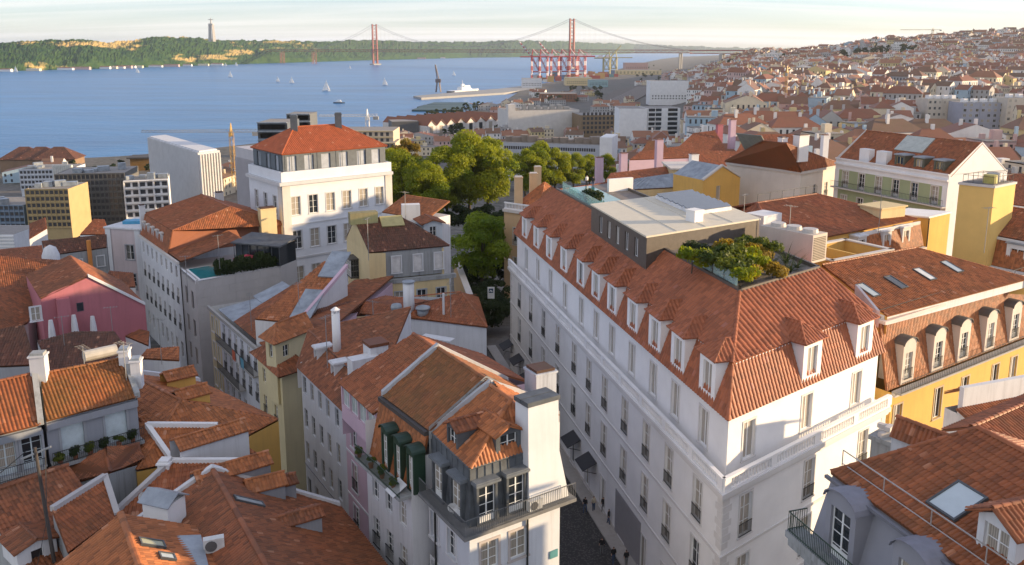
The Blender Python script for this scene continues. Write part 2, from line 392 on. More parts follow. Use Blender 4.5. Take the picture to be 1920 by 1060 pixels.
# ------------------------------------------------------------------ windows and walls
WIN={}
def win_meshes(w,h,style,frame,sur,glass):
    key=(round(w,2),round(h,2),style,frame.name,sur.name if sur else '',glass.name)
    if key in WIN:return WIN[key]
    out=[];fb=MB();d=.06;t=.055 if w>.8 else.04;y=-.14
    def bar(x0,z0,x1,z1,dd=d):fb.obox((x0,y-dd,z0),(x1-x0,0,0),(0,dd,0),(0,0,z1-z0))
    bar(-w/2,0,-w/2+t,h);bar(w/2-t,0,w/2,h);bar(-w/2+t,0,w/2-t,t);bar(-w/2+t,h-t,w/2-t,h)
    if style=='plain2':bar(-.05,t,.05,h-t,.05)
    elif style=='shutter':fb.obox((-w/2+t,y-.05,t),(w-2*t,0,0),(0,.03,0),(0,0,h-2*t))
    elif style!='single':
        bar(-.04,t,.04,h-t,.055);nb={'sash':3,'french':4,'small':2,'tall':4,'six':3}.get(style,3)
        for i in range(1,nb):zz=h*i/nb;bar(-w/2+t,zz-.015,-.04,zz+.015,.03);bar(.04,zz-.015,w/2-t,zz+.015,.03)
        if style in('french','tall'):bar(-w/2+t,t,-.04,h*.2,.03);bar(.04,t,w/2-t,h*.2,.03)
    out.append(('window',fb.mesh('window',frame)))
    pb=MB();pb.quad((-w/2,y-.035,0),(w/2,y-.035,0),(w/2,y-.035,h),(-w/2,y-.035,h));out.append(('pane',pb.mesh('pane',glass)))
    if sur:
        sb=MB();k=.16;p=.045
        for(x0,z0,x1,z1) in((-w/2-k,0,-w/2-.004,h+k),(w/2+.004,0,w/2+k,h+k),(-w/2-.004,h+.004,w/2+.004,h+k)):sb.obox((x0,0.003,z0),(x1-x0,0,0),(0,p,0),(0,0,z1-z0))
        sb.obox((-w/2-k-.05,0.003,-.13),(w+2*k+.1,0,0),(0,.11,0),(0,0,.125));out.append(('surround',sb.mesh('surround',sur)))
    if style in('french','railed','plain2r'):
        rb=MB()
        rb.obox((-w/2-.08,.05,.98),(w+.16,0,0),(0,.05,0),(0,0,.05));rb.obox((-w/2-.08,.05,.06),(w+.16,0,0),(0,.05,0),(0,0,.04))
        n=max(4,int(w/.13))
        for i in range(n+1):x=-w/2-.06+(w+.1)*i/n;rb.obox((x,.06,.1),(.025,0,0),(0,.025,0),(0,0,.88))
        out.append(('railing',rb.mesh('railing',IRON)))
    WIN[key]=out;return out
def place_window(root,P,nrm,w,h,style='sash',frame=None,sur=None,glass=None,flat=False):
    """P world centre of the sill, nrm outward plan normal"""
    frame=frame or PAINT;glass=glass or GLASS
    ms=win_meshes(w,h,style,frame,sur,glass)
    x=Vector((-nrm[1],nrm[0],0));x=Vector((nrm[1]*-1,nrm[0],0));yv=Vector((nrm[0],nrm[1],0)).normalized();x=yv.cross(Vector((0,0,1)))
    M=Matrix((x,yv,Vector((0,0,1)))).transposed().to_4x4();M.translation=Vector(P)-WLOC[root.name]
    o=obj(ms[0][0],ms[0][1],root,M)
    for nm,me in ms[1:]:obj(nm,me,root if flat else o,M if flat else None)
    return o
def wall(root,A,B,z0,z1,mat,outward,ops=(),rec=.2,name='wall',extra=None):
    """one wall sheet with real openings; ops = (s0, s1, zb, zt) along A->B"""
    A=Vector((A[0],A[1],0));B=Vector((B[0],B[1],0));L=(B-A).length;d=(B-A)/L;n=Vector(outward)
    flip=d.cross(Vector((0,0,1))).dot(n)<0
    mb=extra or MB()
    def q(s0,s1,za,zb):
        if s1-s0<1e-4 or zb-za<1e-4:return
        p=[A+d*s0+Vector((0,0,za)),A+d*s1+Vector((0,0,za)),A+d*s1+Vector((0,0,zb)),A+d*s0+Vector((0,0,zb))]
        mb.quad(*(p[::-1] if flip else p))
    zs=sorted(set([z0,z1]+[min(max(o[2],z0),z1) for o in ops]+[min(max(o[3],z0),z1) for o in ops]))
    for za,zb in zip(zs,zs[1:]):
        zm=(za+zb)/2;ss=0.0
        for o in sorted([o for o in ops if o[2]<zm<o[3]]):q(ss,o[0],za,zb);ss=max(ss,o[1])
        q(ss,L,za,zb)
    for s0,s1,zb,zt in ops:
        a=A+d*s0;b=A+d*s1;i=-n*rec
        for p0,p1,za,zc in((a,a,zb,zt),(b,b,zb,zt)):
            mb.quad(p0+Vector((0,0,za)),p0+Vector((0,0,zc)),p0+i+Vector((0,0,zc)),p0+i+Vector((0,0,za)))
        for zz in(zb,zt):mb.quad(a+Vector((0,0,zz)),b+Vector((0,0,zz)),b+i+Vector((0,0,zz)),a+i+Vector((0,0,zz)))
    if extra is None:return mb.build(name,mat,root)
def facade(root,A,B,z0,z1,mat,inside,rows=(),n=0,ts=None,m0=1.2,m1=1.2,w=1.1,frame=None,sur=None,glass=None,skip=(),name='wall'):
    """wall A->B with a grid of windows; rows = (z_sill, height, style[, width]); inside = plan point within the building"""
    A2=Vector((A[0],A[1],0));B2=Vector((B[0],B[1],0));L=(B2-A2).length;d=(B2-A2)/L;nn=Vector((d.y,-d.x,0))
    if nn.dot(Vector((inside[0],inside[1],0))-A2)>0:nn=-nn
    pos=[t*L for t in ts] if ts is not None else([m0+(L-m0-m1)*(i+.5)/n for i in range(n)] if n else[])
    ops=[];wins=[]
    for ri,row in enumerate(rows):
        zs,h,style=row[:3];ww=row[3] if len(row)>3 else w
        for ci,s in enumerate(pos):
            if(ri,ci) in skip:continue
            if zs+h>z1 or zs<z0:continue
            ops.append((s-ww/2,s+ww/2,zs,zs+h));wins.append((A2+d*s+Vector((0,0,zs)),ww,h,style))
    wall(root,A,B,z0,z1,mat,nn,ops,name=name)
    for P,ww,h,style in wins:place_window(root,P,nn,ww,h,style,frame,sur,glass)
    return nn
def band(root,pts,z,h,p,mat,name='cornice',closed=False,insides=None):
    """moulding that follows a chain of plan points (outward = right of travel)"""
    mb=MB();P=[Vector((a[0],a[1],0)) for a in pts];n=len(P);seg=[]
    for i in range(n-1):d=(P[i+1]-P[i]).normalized();seg.append(Vector((d.y,-d.x,0)))
    off=[]
    for i in range(n):
        a=seg[max(i-1,0)];b=seg[min(i,n-2)];m=(a+b).normalized();off.append(m*(p/max(.3,m.dot(a))))
    for i in range(n-1):
        a,b=P[i]+Vector((0,0,z)),P[i+1]+Vector((0,0,z));a2,b2=a+off[i],b+off[i+1];u=Vector((0,0,h))
        e=.004;ia,ib=a-off[i]*(e/p),b-off[i+1]*(e/p)
        mb.quad(a2,b2,b2+u,a2+u);mb.quad(ia+u,a2+u,b2+u,ib+u);mb.quad(ia,ib,b2,a2)
        if i==0:mb.quad(ia,a2,a2+u,ia+u)
        if i==n-2:mb.quad(b2,ib,ib+u,b2+u)
    return mb.build(name,mat,root)
def railing(root,pts,z,h=1.0,step=.14,mat=None,name='railing',post=.02):
    mb=MB();mat=mat or IRON;pts=[Vector((p[0],p[1],z if z else p[2])) for p in pts]
    for a,b in zip(pts,pts[1:]):
        L=(b-a).length;d=(b-a)/L;nrm=Vector((d.y,-d.x,0))
        for zz,t in((h-.04,.045),(.08,.03)):mb.obox(a+Vector((0,0,zz))-nrm*.02,d*L,-nrm*-.04,(0,0,t))
        k=max(1,int(L/step))
        for i in range(k+1):mb.obox(a+d*(L*i/k)-d*post/2-nrm*post/2,d*post,-nrm*-post,(0,0,h-.02))
    return mb.build(name,mat,root)
def pline(a,b,c,d):
    x1,y1,x2,y2,x3,y3,x4,y4=a[0],a[1],b[0],b[1],c[0],c[1],d[0],d[1];D=(x1-x2)*(y3-y4)-(y1-y2)*(x3-x4)
    return Vector((((x1*y2-y1*x2)*(x3-x4)-(x1-x2)*(x3*y4-y3*x4))/D,((x1*y2-y1*x2)*(y3-y4)-(y1-y2)*(x3*y4-y3*x4))/D,0))
def chimney(root,P,w,d,h,mat,rz=0,cap=None,name='chimney',pots=0):
    mb=MB();mb.box(P,(w,d,h),rz);mb.box((P[0],P[1],P[2]+h),(w+.16,d+.16,.12),rz);o=mb.build(name,mat,root)
    cb=MB();cb.box((P[0],P[1],P[2]+h+.12),(w*.9,d*.9,.18),rz);cb.build('chimney_cap',cap or T_DARK,o)
    return o
def skylight(root,pl,u,v,w=.9,h=1.2,glass=None,parent=None):
    """roof window lying in a roof plane at the photo position"""
    p=hitp(u,v,pl);return skylight_at(root,pl,p,w,h,glass)
def skylight_at(root,pl,p,w=.9,h=1.2,glass=None):
    n=pl[1];s=(Vector((0,0,1))-n*n.z).normalized();e=s.cross(n)
    fb=MB();o=p+n*.05
    for(x0,y0,x1,y1) in((-w/2,-h/2,-w/2+.09,h/2),(w/2-.09,-h/2,w/2,h/2),(-w/2+.09,-h/2,w/2-.09,-h/2+.09),(-w/2+.09,h/2-.09,w/2-.09,h/2)):
        fb.obox(o+e*x0+s*y0,e*(x1-x0),s*(y1-y0),n*.14)
    f=fb.build('skylight',plain('skylight_frame',(.07,.075,.08),.5),root)
    gb=MB();gb.quad(*[o+n*.1+e*x+s*y for x,y in((-w/2+.09,-h/2+.09),(w/2-.09,-h/2+.09),(w/2-.09,h/2-.09),(-w/2+.09,h/2-.09))])
    gb.build('pane',glass or SKYG,f);return f
SKYG=plain('skylight_glass',(.35,.40,.42),.08,0,.8,.05)
# ------------------------------------------------------------------ dormers (local: x across, y outward, z up; front at y=0)
DORM={}
def dormer_meshes(key,w,h,dep,kind,wall_m,roof_m,ww,wh,wz,style,frame,glass,pitch=32,over=.25,tile_kw=None):
    if key in DORM:return DORM[key]
    out=[];b=MB();hw=w/2
# front with opening
    def fq(x0,z0,x1,z1):b.quad((x1,0,z0),(x0,0,z0),(x0,0,z1),(x1,0,z1))
    fq(-hw,0,-ww/2,h);fq(ww/2,0,hw,h);fq(-ww/2,0,ww/2,wz);fq(-ww/2,wz+wh,ww/2,h)
    for x in(-ww/2,ww/2):b.quad((x,0,wz),(x,0,wz+wh),(x,-.2,wz+wh),(x,-.2,wz))
    b.quad((-ww/2,0,wz),(ww/2,0,wz),(ww/2,-.2,wz),(-ww/2,-.2,wz));b.quad((-ww/2,0,wz+wh),(ww/2,0,wz+wh),(ww/2,-.2,wz+wh),(-ww/2,-.2,wz+wh))
    b.quad((-hw,0,0),(-hw,-dep,0),(-hw,-dep,h),(-hw,0,h));b.quad((hw,-dep,0),(hw,0,0),(hw,0,h),(hw,-dep,h));b.quad((hw,-dep,0),(-hw,-dep,0),(-hw,-dep,h),(hw,-dep,h))
    b.quad((-hw,0,h),(hw,0,h),(hw,-dep,h),(-hw,-dep,h))
    rise=(hw+over)*math.tan(R(pitch));k=tile_kw or{}
    rb=None
    if kind=='hip':
        r=Roof(roof_m,th=.08,**k);x=hw+over;yf=over;yr=yf-(hw+over)
        r.plane([(-x,yf,h),(x,yf,h),(0,yr,h+rise)]);r.plane([(x,yf,h),(x,-dep,h),(0,-dep,h+rise),(0,yr,h+rise)]);r.plane([(-x,-dep,h),(-x,yf,h),(0,yr,h+rise),(0,-dep,h+rise)])
        r.ridge((-x,yf,h),(0,yr,h+rise),.09).ridge((x,yf,h),(0,yr,h+rise),.09).ridge((0,yr,h+rise),(0,-dep,h+rise),.09)
    elif kind=='gable':
        r=Roof(roof_m,th=.08,**k);x=hw+over;yf=over
        r.plane([(x,yf,h),(x,-dep,h),(0,-dep,h+rise),(0,yf,h+rise)]);r.plane([(-x,-dep,h),(-x,yf,h),(0,yf,h+rise),(0,-dep,h+rise)])
        r.ridge((0,yf,h+rise),(0,-dep,h+rise),.09);b.quad((hw,0,h),(-hw,0,h),(0,0,h+hw*math.tan(R(pitch))-.02))
    else:r=None
    if r is None:
        rb=MB();x=hw+.12
        if kind=='flat':rb.obox((-x,-dep,h+.003),(2*x,0,0),(0,dep+.18,0),(0,0,.14));rb.obox((-x+.05,-dep,h+.143),(2*x-.1,0,0),(0,dep+.1,0),(0,0,.06))
        else:
            N=8;rr=x;P=[(x*math.cos(math.pi*i/N)*1.0,h+.0+rr*.55*math.sin(math.pi*i/N)) for i in range(N+1)]
            for(x0,z0),(x1,z1) in zip(P,P[1:]):
                rb.quad((x0,.14,z0),(x1,.14,z1),(x1,-dep,z1),(x0,-dep,z0));rb.quad((x0,.14,z0-.07),(x1,.14,z1-.07),(x1,.14,z1),(x0,.14,z0));rb.quad((x0,.14,z0-.07),(x0,0,z0-.07),(x1,0,z1-.07),(x1,.14,z1-.07))
            b.quad(*[(p[0]*.93,0.002,p[1]-.05) for p in P])
        rm=rb.mesh('dormer_roof',roof_m)
    out.append(('dormer',b.mesh('dormer',wall_m)))
    if r is not None:
        r.deck.np+=r.tiles.np+r.rc.np;rm=r.deck.mesh('dormer_roof',roof_m)
    out.append(('dormer_roof',rm))
    for nm,me in win_meshes(ww,wh,style,frame,None,glass):out.append((nm+'@',me))
    DORM[key]=(out,wz);return DORM[key]
def place_dormer(root,P,nrm,*a,**k):
    out,wz=dormer_meshes(*a,**k)
    yv=Vector((nrm[0],nrm[1],0)).normalized();x=yv.cross(Vector((0,0,1)));M=Matrix((x,yv,Vector((0,0,1)))).transposed().to_4x4();M.translation=Vector(P)-WLOC[root.name]
    o=obj(out[0][0],out[0][1],root,M)
    for nm,me in out[1:]:obj(nm.rstrip('@'),me,o,Matrix.Translation((0,0,wz)) if nm.endswith('@') else None)
    return o
# ================================================================== setting: water, land, far shore
def interp(x,tab):return float(np.interp(x,[t[0] for t in tab],[t[1] for t in tab]))
def aof(u):return(u-960)/FOC/math.cos(TILT)*.98
def horiz(u,v,z):
    return Z(u,v,z)
QUAY=[(-700,345),(-300,318),(0,303),(100,299),(230,293),(400,278),(520,264),(640,252),(760,234),(830,220),(880,209),(930,198),(950,188),(975,170),(1000,160),(1050,152),(1100,143),(1150,133),(1200,119),(1240,111),(1300,104),(1400,101.5),(2600,101)]
HR=[(0,30),(130,34),(200,34),(300,30),(420,28),(600,33),(800,37),(1000,42),(1250,50),(1500,62),(1750,84),(1950,94),(2300,90),(3200,40),(9000,20)]
HC=[(0,30),(125,30),(180,22),(330,5),(450,3.2),(9000,3)]
CREST=[(1150,0),(1250,.12),(1330,.28),(1420,.40),(1500,.47),(1560,.6),(1610,.78),(1700,.86),(1850,1.04),(1960,1.2),(2600,1.3)]
def ground_z(x,y):
    D=math.hypot(x,y);u=960+x/max(y,1)*FOC*.98
    u0=lerp(1100,1235,max(0,min(1,(D-350)/400)));w=max(0,min(1,(u-u0)/(1400-u0)));w=w*w*(3-2*w)
    nr=max(0,min(1,(D-110)/190));w=w*nr+(1-nr)*max(0,min(1,(x-10)/60))*.5
    zc=interp(D,HC);zr=interp(D,HR)
    k=interp(u,CREST);zr=33+(zr-33)*lerp(1,k,max(0,min(1,(D-600)/500)))
    return lerp(zc,zr,w)
def build_ground():
    us=list(range(-700,2700,20));rows=46;vs=[];fs=[]
    for u in us:
        q=Z(u,interp(u,QUAY),3);Ds=min(math.hypot(q.x,q.y),9000);d=Vector((q.x,q.y,0)).normalized()
        for r in range(rows):
            t=r/(rows-1);D=12*(Ds/12)**(t**.85);x,y=d.x*D,d.y*D
            z=ground_z(x,y)
            if r==rows-1:z=3
            vs.append((x,y,z))
        vs.append((d.x*(Ds+.3),d.y*(Ds+.3),-4))
    k=rows+1
    for i in range(len(us)-1):
        for r in range(k-1):fs.append((i*k+r,(i+1)*k+r,(i+1)*k+r+1,i*k+r+1))
    me=bpy.data.meshes.new('ground');me.from_pydata(vs,[],fs)
    m,nt,b=_mat('ground_earth_and_paving');b.inputs['Roughness'].default_value=.9
    f=_noise(nt,.02,8,.65,_pos(nt));f2=_noise(nt,.3,6,.6,_pos(nt))
    c=_mixc(nt,_ramp(nt,f,.4,.6),(.12,.105,.09),(.07,.068,.05));nt.links.new(_mixc(nt,_ramp(nt,f2,.45,.65),c,(.17,.155,.135)),b.inputs['Base Color'])
    me.materials.append(m);o=obj('ground',me);o['kind']='structure'
    mb=MB();mb.quad((-160,-60,29.9),(160,-60,29.9),(160,30,29.9),(-160,30,29.9));o2=mb.build('ground',m);o2['kind']='structure'
build_ground()
def build_water():
    mb=MB();mb.quad((-30000,200,0),(30000,200,0),(30000,45000,0),(-30000,45000,0))
    m,nt,b=_mat('river_water');b.inputs['Roughness'].default_value=.28;b.inputs['IOR'].default_value=1.33;b.inputs['Specular IOR Level'].default_value=.28
    f=_noise(nt,.011,8,.72,_pos(nt,(.22,1,1)),.3)
    nt.links.new(_ramp(nt,f,.35,.65,(.002,.095,.25),(.008,.180,.42)),b.inputs['Base Color'])
    n1=_noise(nt,.045,6,.65,_pos(nt,(.55,1,1)));n2=_noise(nt,.30,3,.6,_pos(nt,(.6,1,1)))
    bp=nt.nodes.new('ShaderNodeBump');bp.inputs['Strength'].default_value=.8;bp.inputs['Distance'].default_value=2.4;nt.links.new(n1,bp.inputs['Height'])
    bp2=nt.nodes.new('ShaderNodeBump');bp2.inputs['Strength'].default_value=.6;bp2.inputs['Distance'].default_value=.5;nt.links.new(n2,bp2.inputs['Height'])
    nt.links.new(bp.outputs[0],bp2.inputs['Normal']);nt.links.new(bp2.outputs[0],b.inputs['Normal'])
    o=mb.build('river',m);o['kind']='structure'
build_water()
SHORE=[(-600,142,88),(-200,137,84),(0,134,82),(60,132.5,80),(110,131,77),(160,130,77),(205,128.5,82),(250,127,78),(300,125.5,72),(350,124,72),(400,122.5,75),(470,120,78),(550,117.5,77),(600,116,80),(650,114.5,77),(700,113,76),(745,112,79),(800,110.5,79.5),(880,108.5,80),(960,107.5,77),(1010,106.5,78),(1080,104.5,80),(1150,102,83),(1210,99.5,85),(1300,97.5,88),(1400,96,91),(1700,96,92)]
def _hash(i,j,k=0):return((math.sin(i*127.1+j*311.7+k*74.7)*43758.5453)%1.0)
def build_farshore():
    vs=[];fs=[];NU=900;NR=22;us=np.linspace(-600,1700,NU)
    for i,u in enumerate(us):
        v0=np.interp(u,[s[0] for s in SHORE],[s[1] for s in SHORE]);v1=np.interp(u,[s[0] for s in SHORE],[s[2] for s in SHORE])
        p=Z(u,v0,0);D0=min(math.hypot(p.x,p.y),15000);d=Vector((p.x,p.y,0)).normalized();sc=D0/4000
        D1=D0+420*max(.8,sc);zt=CAMH+(92-v1)/FOC*D1
        wob=.5+.5*math.sin(u*.021)+.25*math.sin(u*.057+1)
        for r in range(NR):
            t=r/(NR-3);D=lerp(D0,D1,min(t,1.35));f=min(1,t)
            prof=f**(.55+.5*wob*.5);z=1.5+(zt-1.5)*prof
            if t>1:z=zt-(t-1)*40
            if 0<r:z+=(_hash(i,r)-.5)*7*sc*(.3 if r<3 else 1)+(_hash(i//4,r//2,3)-.5)*8*sc
            vs.append((d.x*D,d.y*D,max(z,1.0) if r else-2))
    for i in range(NU-1):
        for r in range(NR-1):fs.append((i*NR+r,(i+1)*NR+r,(i+1)*NR+r+1,i*NR+r+1))
    me=bpy.data.meshes.new('hills');me.from_pydata(vs,[],fs)
    m,nt,b=_mat('wooded_hills');b.inputs['Roughness'].default_value=.95;b.inputs['Specular IOR Level'].default_value=.1
    g=nt.nodes.new('ShaderNodeNewGeometry');sp=nt.nodes.new('ShaderNodeSeparateXYZ');nt.links.new(g.outputs['Position'],sp.inputs[0])
    f=_noise(nt,.02,8,.7,_pos(nt));green=_ramp(nt,f,.38,.62,(.012,.042,.009),(.045,.085,.016))
    cl=_ramp(nt,_noise(nt,.0042,7,.65,_pos(nt,(1,.4,2.2)),.4),.545,.60)
# bare cliffs only on the nearer western bluffs
    mr=nt.nodes.new('ShaderNodeMapRange');mr.inputs[1].default_value=-1150;mr.inputs[2].default_value=-1450;nt.links.new(sp.outputs[0],mr.inputs[0])
    mm=nt.nodes.new('ShaderNodeMath');mm.operation='MULTIPLY';nt.links.new(cl,mm.inputs[0]);nt.links.new(mr.outputs[0],mm.inputs[1])
    nt.links.new(_mixc(nt,mm.outputs[0],green,(.44,.31,.11)),b.inputs['Base Color'])
    me.materials.append(m);o=obj('hills',me);o['kind']='structure'
build_farshore()

# ------------------------------------------------------------------ trees
def leaf_cloud(blobs,n,size,rng,flat=.5):
    """n leaf quads on the shells of blobs (x,y,z,r)"""
    B=np.array(blobs);vol=B[:,3]**2;pick=rng.choice(len(B),n,p=vol/vol.sum())
    d=rng.normal(size=(n,3));d/=np.linalg.norm(d,axis=1)[:,None];d[:,2]=np.where(d[:,2]<-.35,-d[:,2]*.6,d[:,2])
    rad=B[pick,3]*(.62+.42*rng.random(n)**.6);c=B[pick,:3]+d*rad[:,None]*np.array([1,1,.85])
    nr=d+rng.normal(size=(n,3))*.55;nr/=np.linalg.norm(nr,axis=1)[:,None]
    a=np.cross(nr,rng.normal(size=(n,3)));a/=np.linalg.norm(a,axis=1)[:,None];b=np.cross(nr,a)
    s=size*(.6+.8*rng.random(n))[:,None];a*=s;b*=s*(.45+.35*rng.random(n))[:,None]
    V=np.stack([c-a,c-b*.9,c+a,c+b*.9],axis=1)
    tone=(rng.random(len(B))*.6)[pick]+rng.random(n)*.4
    return V,np.clip(tone,0,1)
def tree_meshes(name,h,cr,ch,nleaf,lsize,leaf,bark,seed,nb=26,trunk_r=.3,low=.3):
    rng=np.random.default_rng(seed);rnd=random.Random(seed);blobs=[]
    cz=h-ch/2
    for i in range(nb):
        while True:
            p=rng.uniform(-1,1,3)
            if np.linalg.norm(p)<1:break
        p=p/np.linalg.norm(p)*np.linalg.norm(p)**.55*.82
        k=1-.25*abs(p[2]);blobs.append((p[0]*cr*k,p[1]*cr*k,cz+p[2]*ch/2,cr*rnd.uniform(.22,.40)))
    V,t=leaf_cloud(blobs,nleaf,lsize,rng);cm=MB();cm.np.append((V,t,0))
    tb=MB();top=cz;tb.tube([(0,0,-.3),(.1,.05,h*low*.6),(0,.1,h*low),(.1,0,top)],[trunk_r*1.25,trunk_r,trunk_r*.85,trunk_r*.35],8)
    for i in range(9):
        bx=blobs[rnd.randrange(nb)];z0=h*low*rnd.uniform(.75,1.3);mid=Vector((bx[0]*.45,bx[1]*.45,lerp(z0,bx[2],.55)))
        tb.tube([(0,0,z0),mid,bx[:3]],[trunk_r*.5,trunk_r*.3,trunk_r*.08],5)
    return cm.mesh(name+'_crown',leaf),tb.mesh(name+'_trunk',bark,smooth=True)
BARK=plain('bark',(.07,.055,.04),.9)
LEAF_A=leafmat('leaf_plane_tree',(.055,.125,.007),(.32,.33,.012),.5)
LEAF_Y=leafmat('leaf_turning_yellow',(.13,.11,.012),(.32,.21,.02),.45)
LEAF_D=leafmat('leaf_dark',(.012,.028,.008),(.045,.065,.016))
LEAF_B=leafmat('leaf_fresh',(.055,.125,.008),(.22,.28,.016),.5)
def tree(name,label,loc,meshes,rz=0,sc=1,group=None,cat='tree'):
    t=thing(name,label,cat,loc,group);t.rotation_euler=(0,0,rz);t.scale=(sc,sc,sc)
    obj('crown',meshes[0],t);obj('trunk',meshes[1],t);return t

# ================================================================== bridge and monument across the river
RUST=plain('red_lead_paint',(.26,.055,.040),.6)
def build_bridge():
    S=Z(704,122,0);N=Vector((232,3380,0));d=(N-S);L=d.length;d.normalize();nrm=Vector((d.y,-d.x,0))
    root=thing('suspension_bridge','long red suspension bridge with two tall towers crossing the river','bridge',(S.x,S.y,0))
    for P,zt in((S,190),(N,190)):
        t=MB()
        for s in(-1,1):
            c=P+nrm*(s*12.5)
            t.tube([c+Vector((0,0,-3)),c+Vector((0,0,zt))],[5.2,3.6],4)
        for i in range(6):
            z0=12+i*29;z1=z0+24
            for s in(-1,1):t.tube([P+nrm*(12.5*s)+Vector((0,0,z0)),P-nrm*(12.5*s)+Vector((0,0,z1))],1.0,4)
            t.tube([P+nrm*12.5+Vector((0,0,z1+2)),P-nrm*12.5+Vector((0,0,z1+2))],1.6,4)
        t.build('tower',RUST,root)
        b=MB();b.box((P.x,P.y,-4),(46,30,10),math.atan2(d.y,d.x)+math.pi/2);b.build('pier_base',CONC,root)
    a=S-d*900;b=N+d*1500
    dk=MB()
    for zz,th in((70,2.2),(60.5,1.6)):
        dk.obox(a-nrm*10+Vector((0,0,zz)),(N+d*520)-a,nrm*20,(0,0,th))
    dk.obox(N+d*520-nrm*10+Vector((0,0,68)),d*980,nrm*20,(0,0,4));dk.obox(N+d*520-nrm*8+Vector((0,0,58)),d*980,nrm*16,(0,0,2.4))
    dk.build('deck',RUST,root)
    tr=MB();n=150;Lx=((N+d*520)-a).length
    for s in(-10,10):
        for i in range(n):
            p0=a+d*(Lx*i/n)+nrm*s;p1=a+d*(Lx*(i+1)/n)+nrm*s
            z0,z1=(61.5,70.5) if i%2 else(70.5,61.5)
            tr.tube([p0+Vector((0,0,z0)),p1+Vector((0,0,z1))],.55,3,cap=False)
    tr.build('truss',RUST,root,kind='stuff')
    cb=MB();hg=MB();CABLE=plain('cable_grey',(.30,.27,.27),.6)
    def cable(P,z0,Q,z1,sag,nseg=40,hang=True):
        for s in(-12,12):
            pts=[]
            for i in range(nseg+1):
                t=i/nseg;p=P.lerp(Q,t)+nrm*s;z=lerp(z0,z1,t)-sag*4*t*(1-t);pts.append(p+Vector((0,0,z)))
            cb.tube(pts,.6,5)
            if hang:
                for q in pts[1:-1]:hg.tube([q,Vector((q.x,q.y,70))],.15,3,cap=False)
    cable(S,189,N,189,106);cable(S-d*480,74,S,189,18,20);cable(N,189,N+d*480,74,18,20)
    cb.build('main_cable',CABLE,root);hg.build('hanger_cables',CABLE,root,kind='stuff')
    for k in(-480,-760):
        p=S+d*k;m=MB();[m.tube([p+nrm*s+d*t*2,p+nrm*s*.8+d*t*2+Vector((0,0,61))],1.5,4) for s in(-10,10) for t in(-3,3)];[m.tube([p-nrm*8+Vector((0,0,z)),p+nrm*8+Vector((0,0,z+14))],.8,4) for z in(5,20,35)];m.build('pier',RUST,root)
    for k in(480,640,800,960,1120,1280,1440):
        p=N+d*k;m=MB();gz=ground_z(p.x,p.y)
        w=26 if k==640 else 9
        for s in(-7,7):q=p+nrm*s;m.box((q.x,q.y,min(0,gz)-2),(w*.5,5,62-min(0,gz)),math.atan2(d.y,d.x))
        m.build('pier',CONC,root)
build_bridge()
def build_statue():
    p=XYd(398,80,4300);g=116
    root=thing('hilltop_monument','pale stone monument of four joined pylons topped by a statue with outstretched arms','monument',(p.x,p.y,g-6))
    c=plaster('monument_concrete',(.45,.43,.40),.15)
    ped=MB()
    for sx in(-1,1):
        for sy in(-1,1):ped.tube([(p.x+sx*10,p.y+sy*10,g-6),(p.x+sx*7,p.y+sy*7,g+78)],[5.4,4.0],4)
    ped.box((p.x,p.y,g+72),(21,21,9));ped.build('pedestal',c,root)
    st=MB();st.tube([(p.x,p.y,g+81),(p.x,p.y,g+90),(p.x,p.y,g+101),(p.x,p.y,g+104)],[4.6,3.6,3.4,1.6],8);st.tube([(p.x,p.y,g+103.5),(p.x,p.y,g+109)],[1.7,1.4],8)
    st.tube([(p.x-14,p.y,g+100.5),(p.x-4,p.y,g+100.5),(p.x+4,p.y,g+100.5),(p.x+14,p.y,g+100.5)],[1.0,1.9,1.9,1.0],6);st.build('statue',c,root)
build_statue()
# ------------------------------------------------------------------ boats
SAILW=plain('sail_cloth',(.82,.80,.76),.7);HULLW=plain('white_hull',(.80,.80,.78),.35)
def sailboat(u,v,L,lean,label):
    p=Z(u,v,0);root=thing('sailboat',label,'sailboat',(p.x,p.y,0),'sailing boats on the river')
    h=MB();n=9;rings=[]
    for i in range(n):
        t=i/(n-1);w=L*.15*math.sin(math.pi*min(1,.12+t*.88))**.7*(1 if t<.8 else(1-t)/.2+.05);rings.append((-L/2+L*t,w))
    for(x0,w0),(x1,w1) in zip(rings,rings[1:]):
        for s in(-1,1):h.quad((p.x+x0,p.y+s*w0*.6,-.2),(p.x+x1,p.y+s*w1*.6,-.2),(p.x+x1,p.y+s*w1,L*.11),(p.x+x0,p.y+s*w0,L*.11))
        h.quad((p.x+x0,p.y-w0,L*.11),(p.x+x1,p.y-w1,L*.11),(p.x+x1,p.y+w1,L*.11),(p.x+x0,p.y+w0,L*.11))
    h.build('hull',HULLW,root)
    m=MB();m.tube([(p.x,p.y,L*.1),(p.x+lean*L*.12,p.y,L*1.35)],L*.012,5);m.build('mast',HULLW,root)
    for k,(x0,x1) in enumerate(((-.48,-.03),(.03,.46))):
        sb=MB();N=6
        for i in range(N):
            t0,t1=i/N,(i+1)/N
            def pt(t,s):xx=lerp(x0,x1,s)*(1-t)*L+lean*L*.12*t;return(p.x+xx,p.y-L*.06*math.sin(math.pi*s)*(1-t),L*.16+t*L*(1.14 if k==0 else 1.0))
            for j in range(4):sb.quad(pt(t0,j/4),pt(t0,(j+1)/4),pt(t1,(j+1)/4),pt(t1,j/4))
        sb.build('sail',SAILW,root,smooth=True)
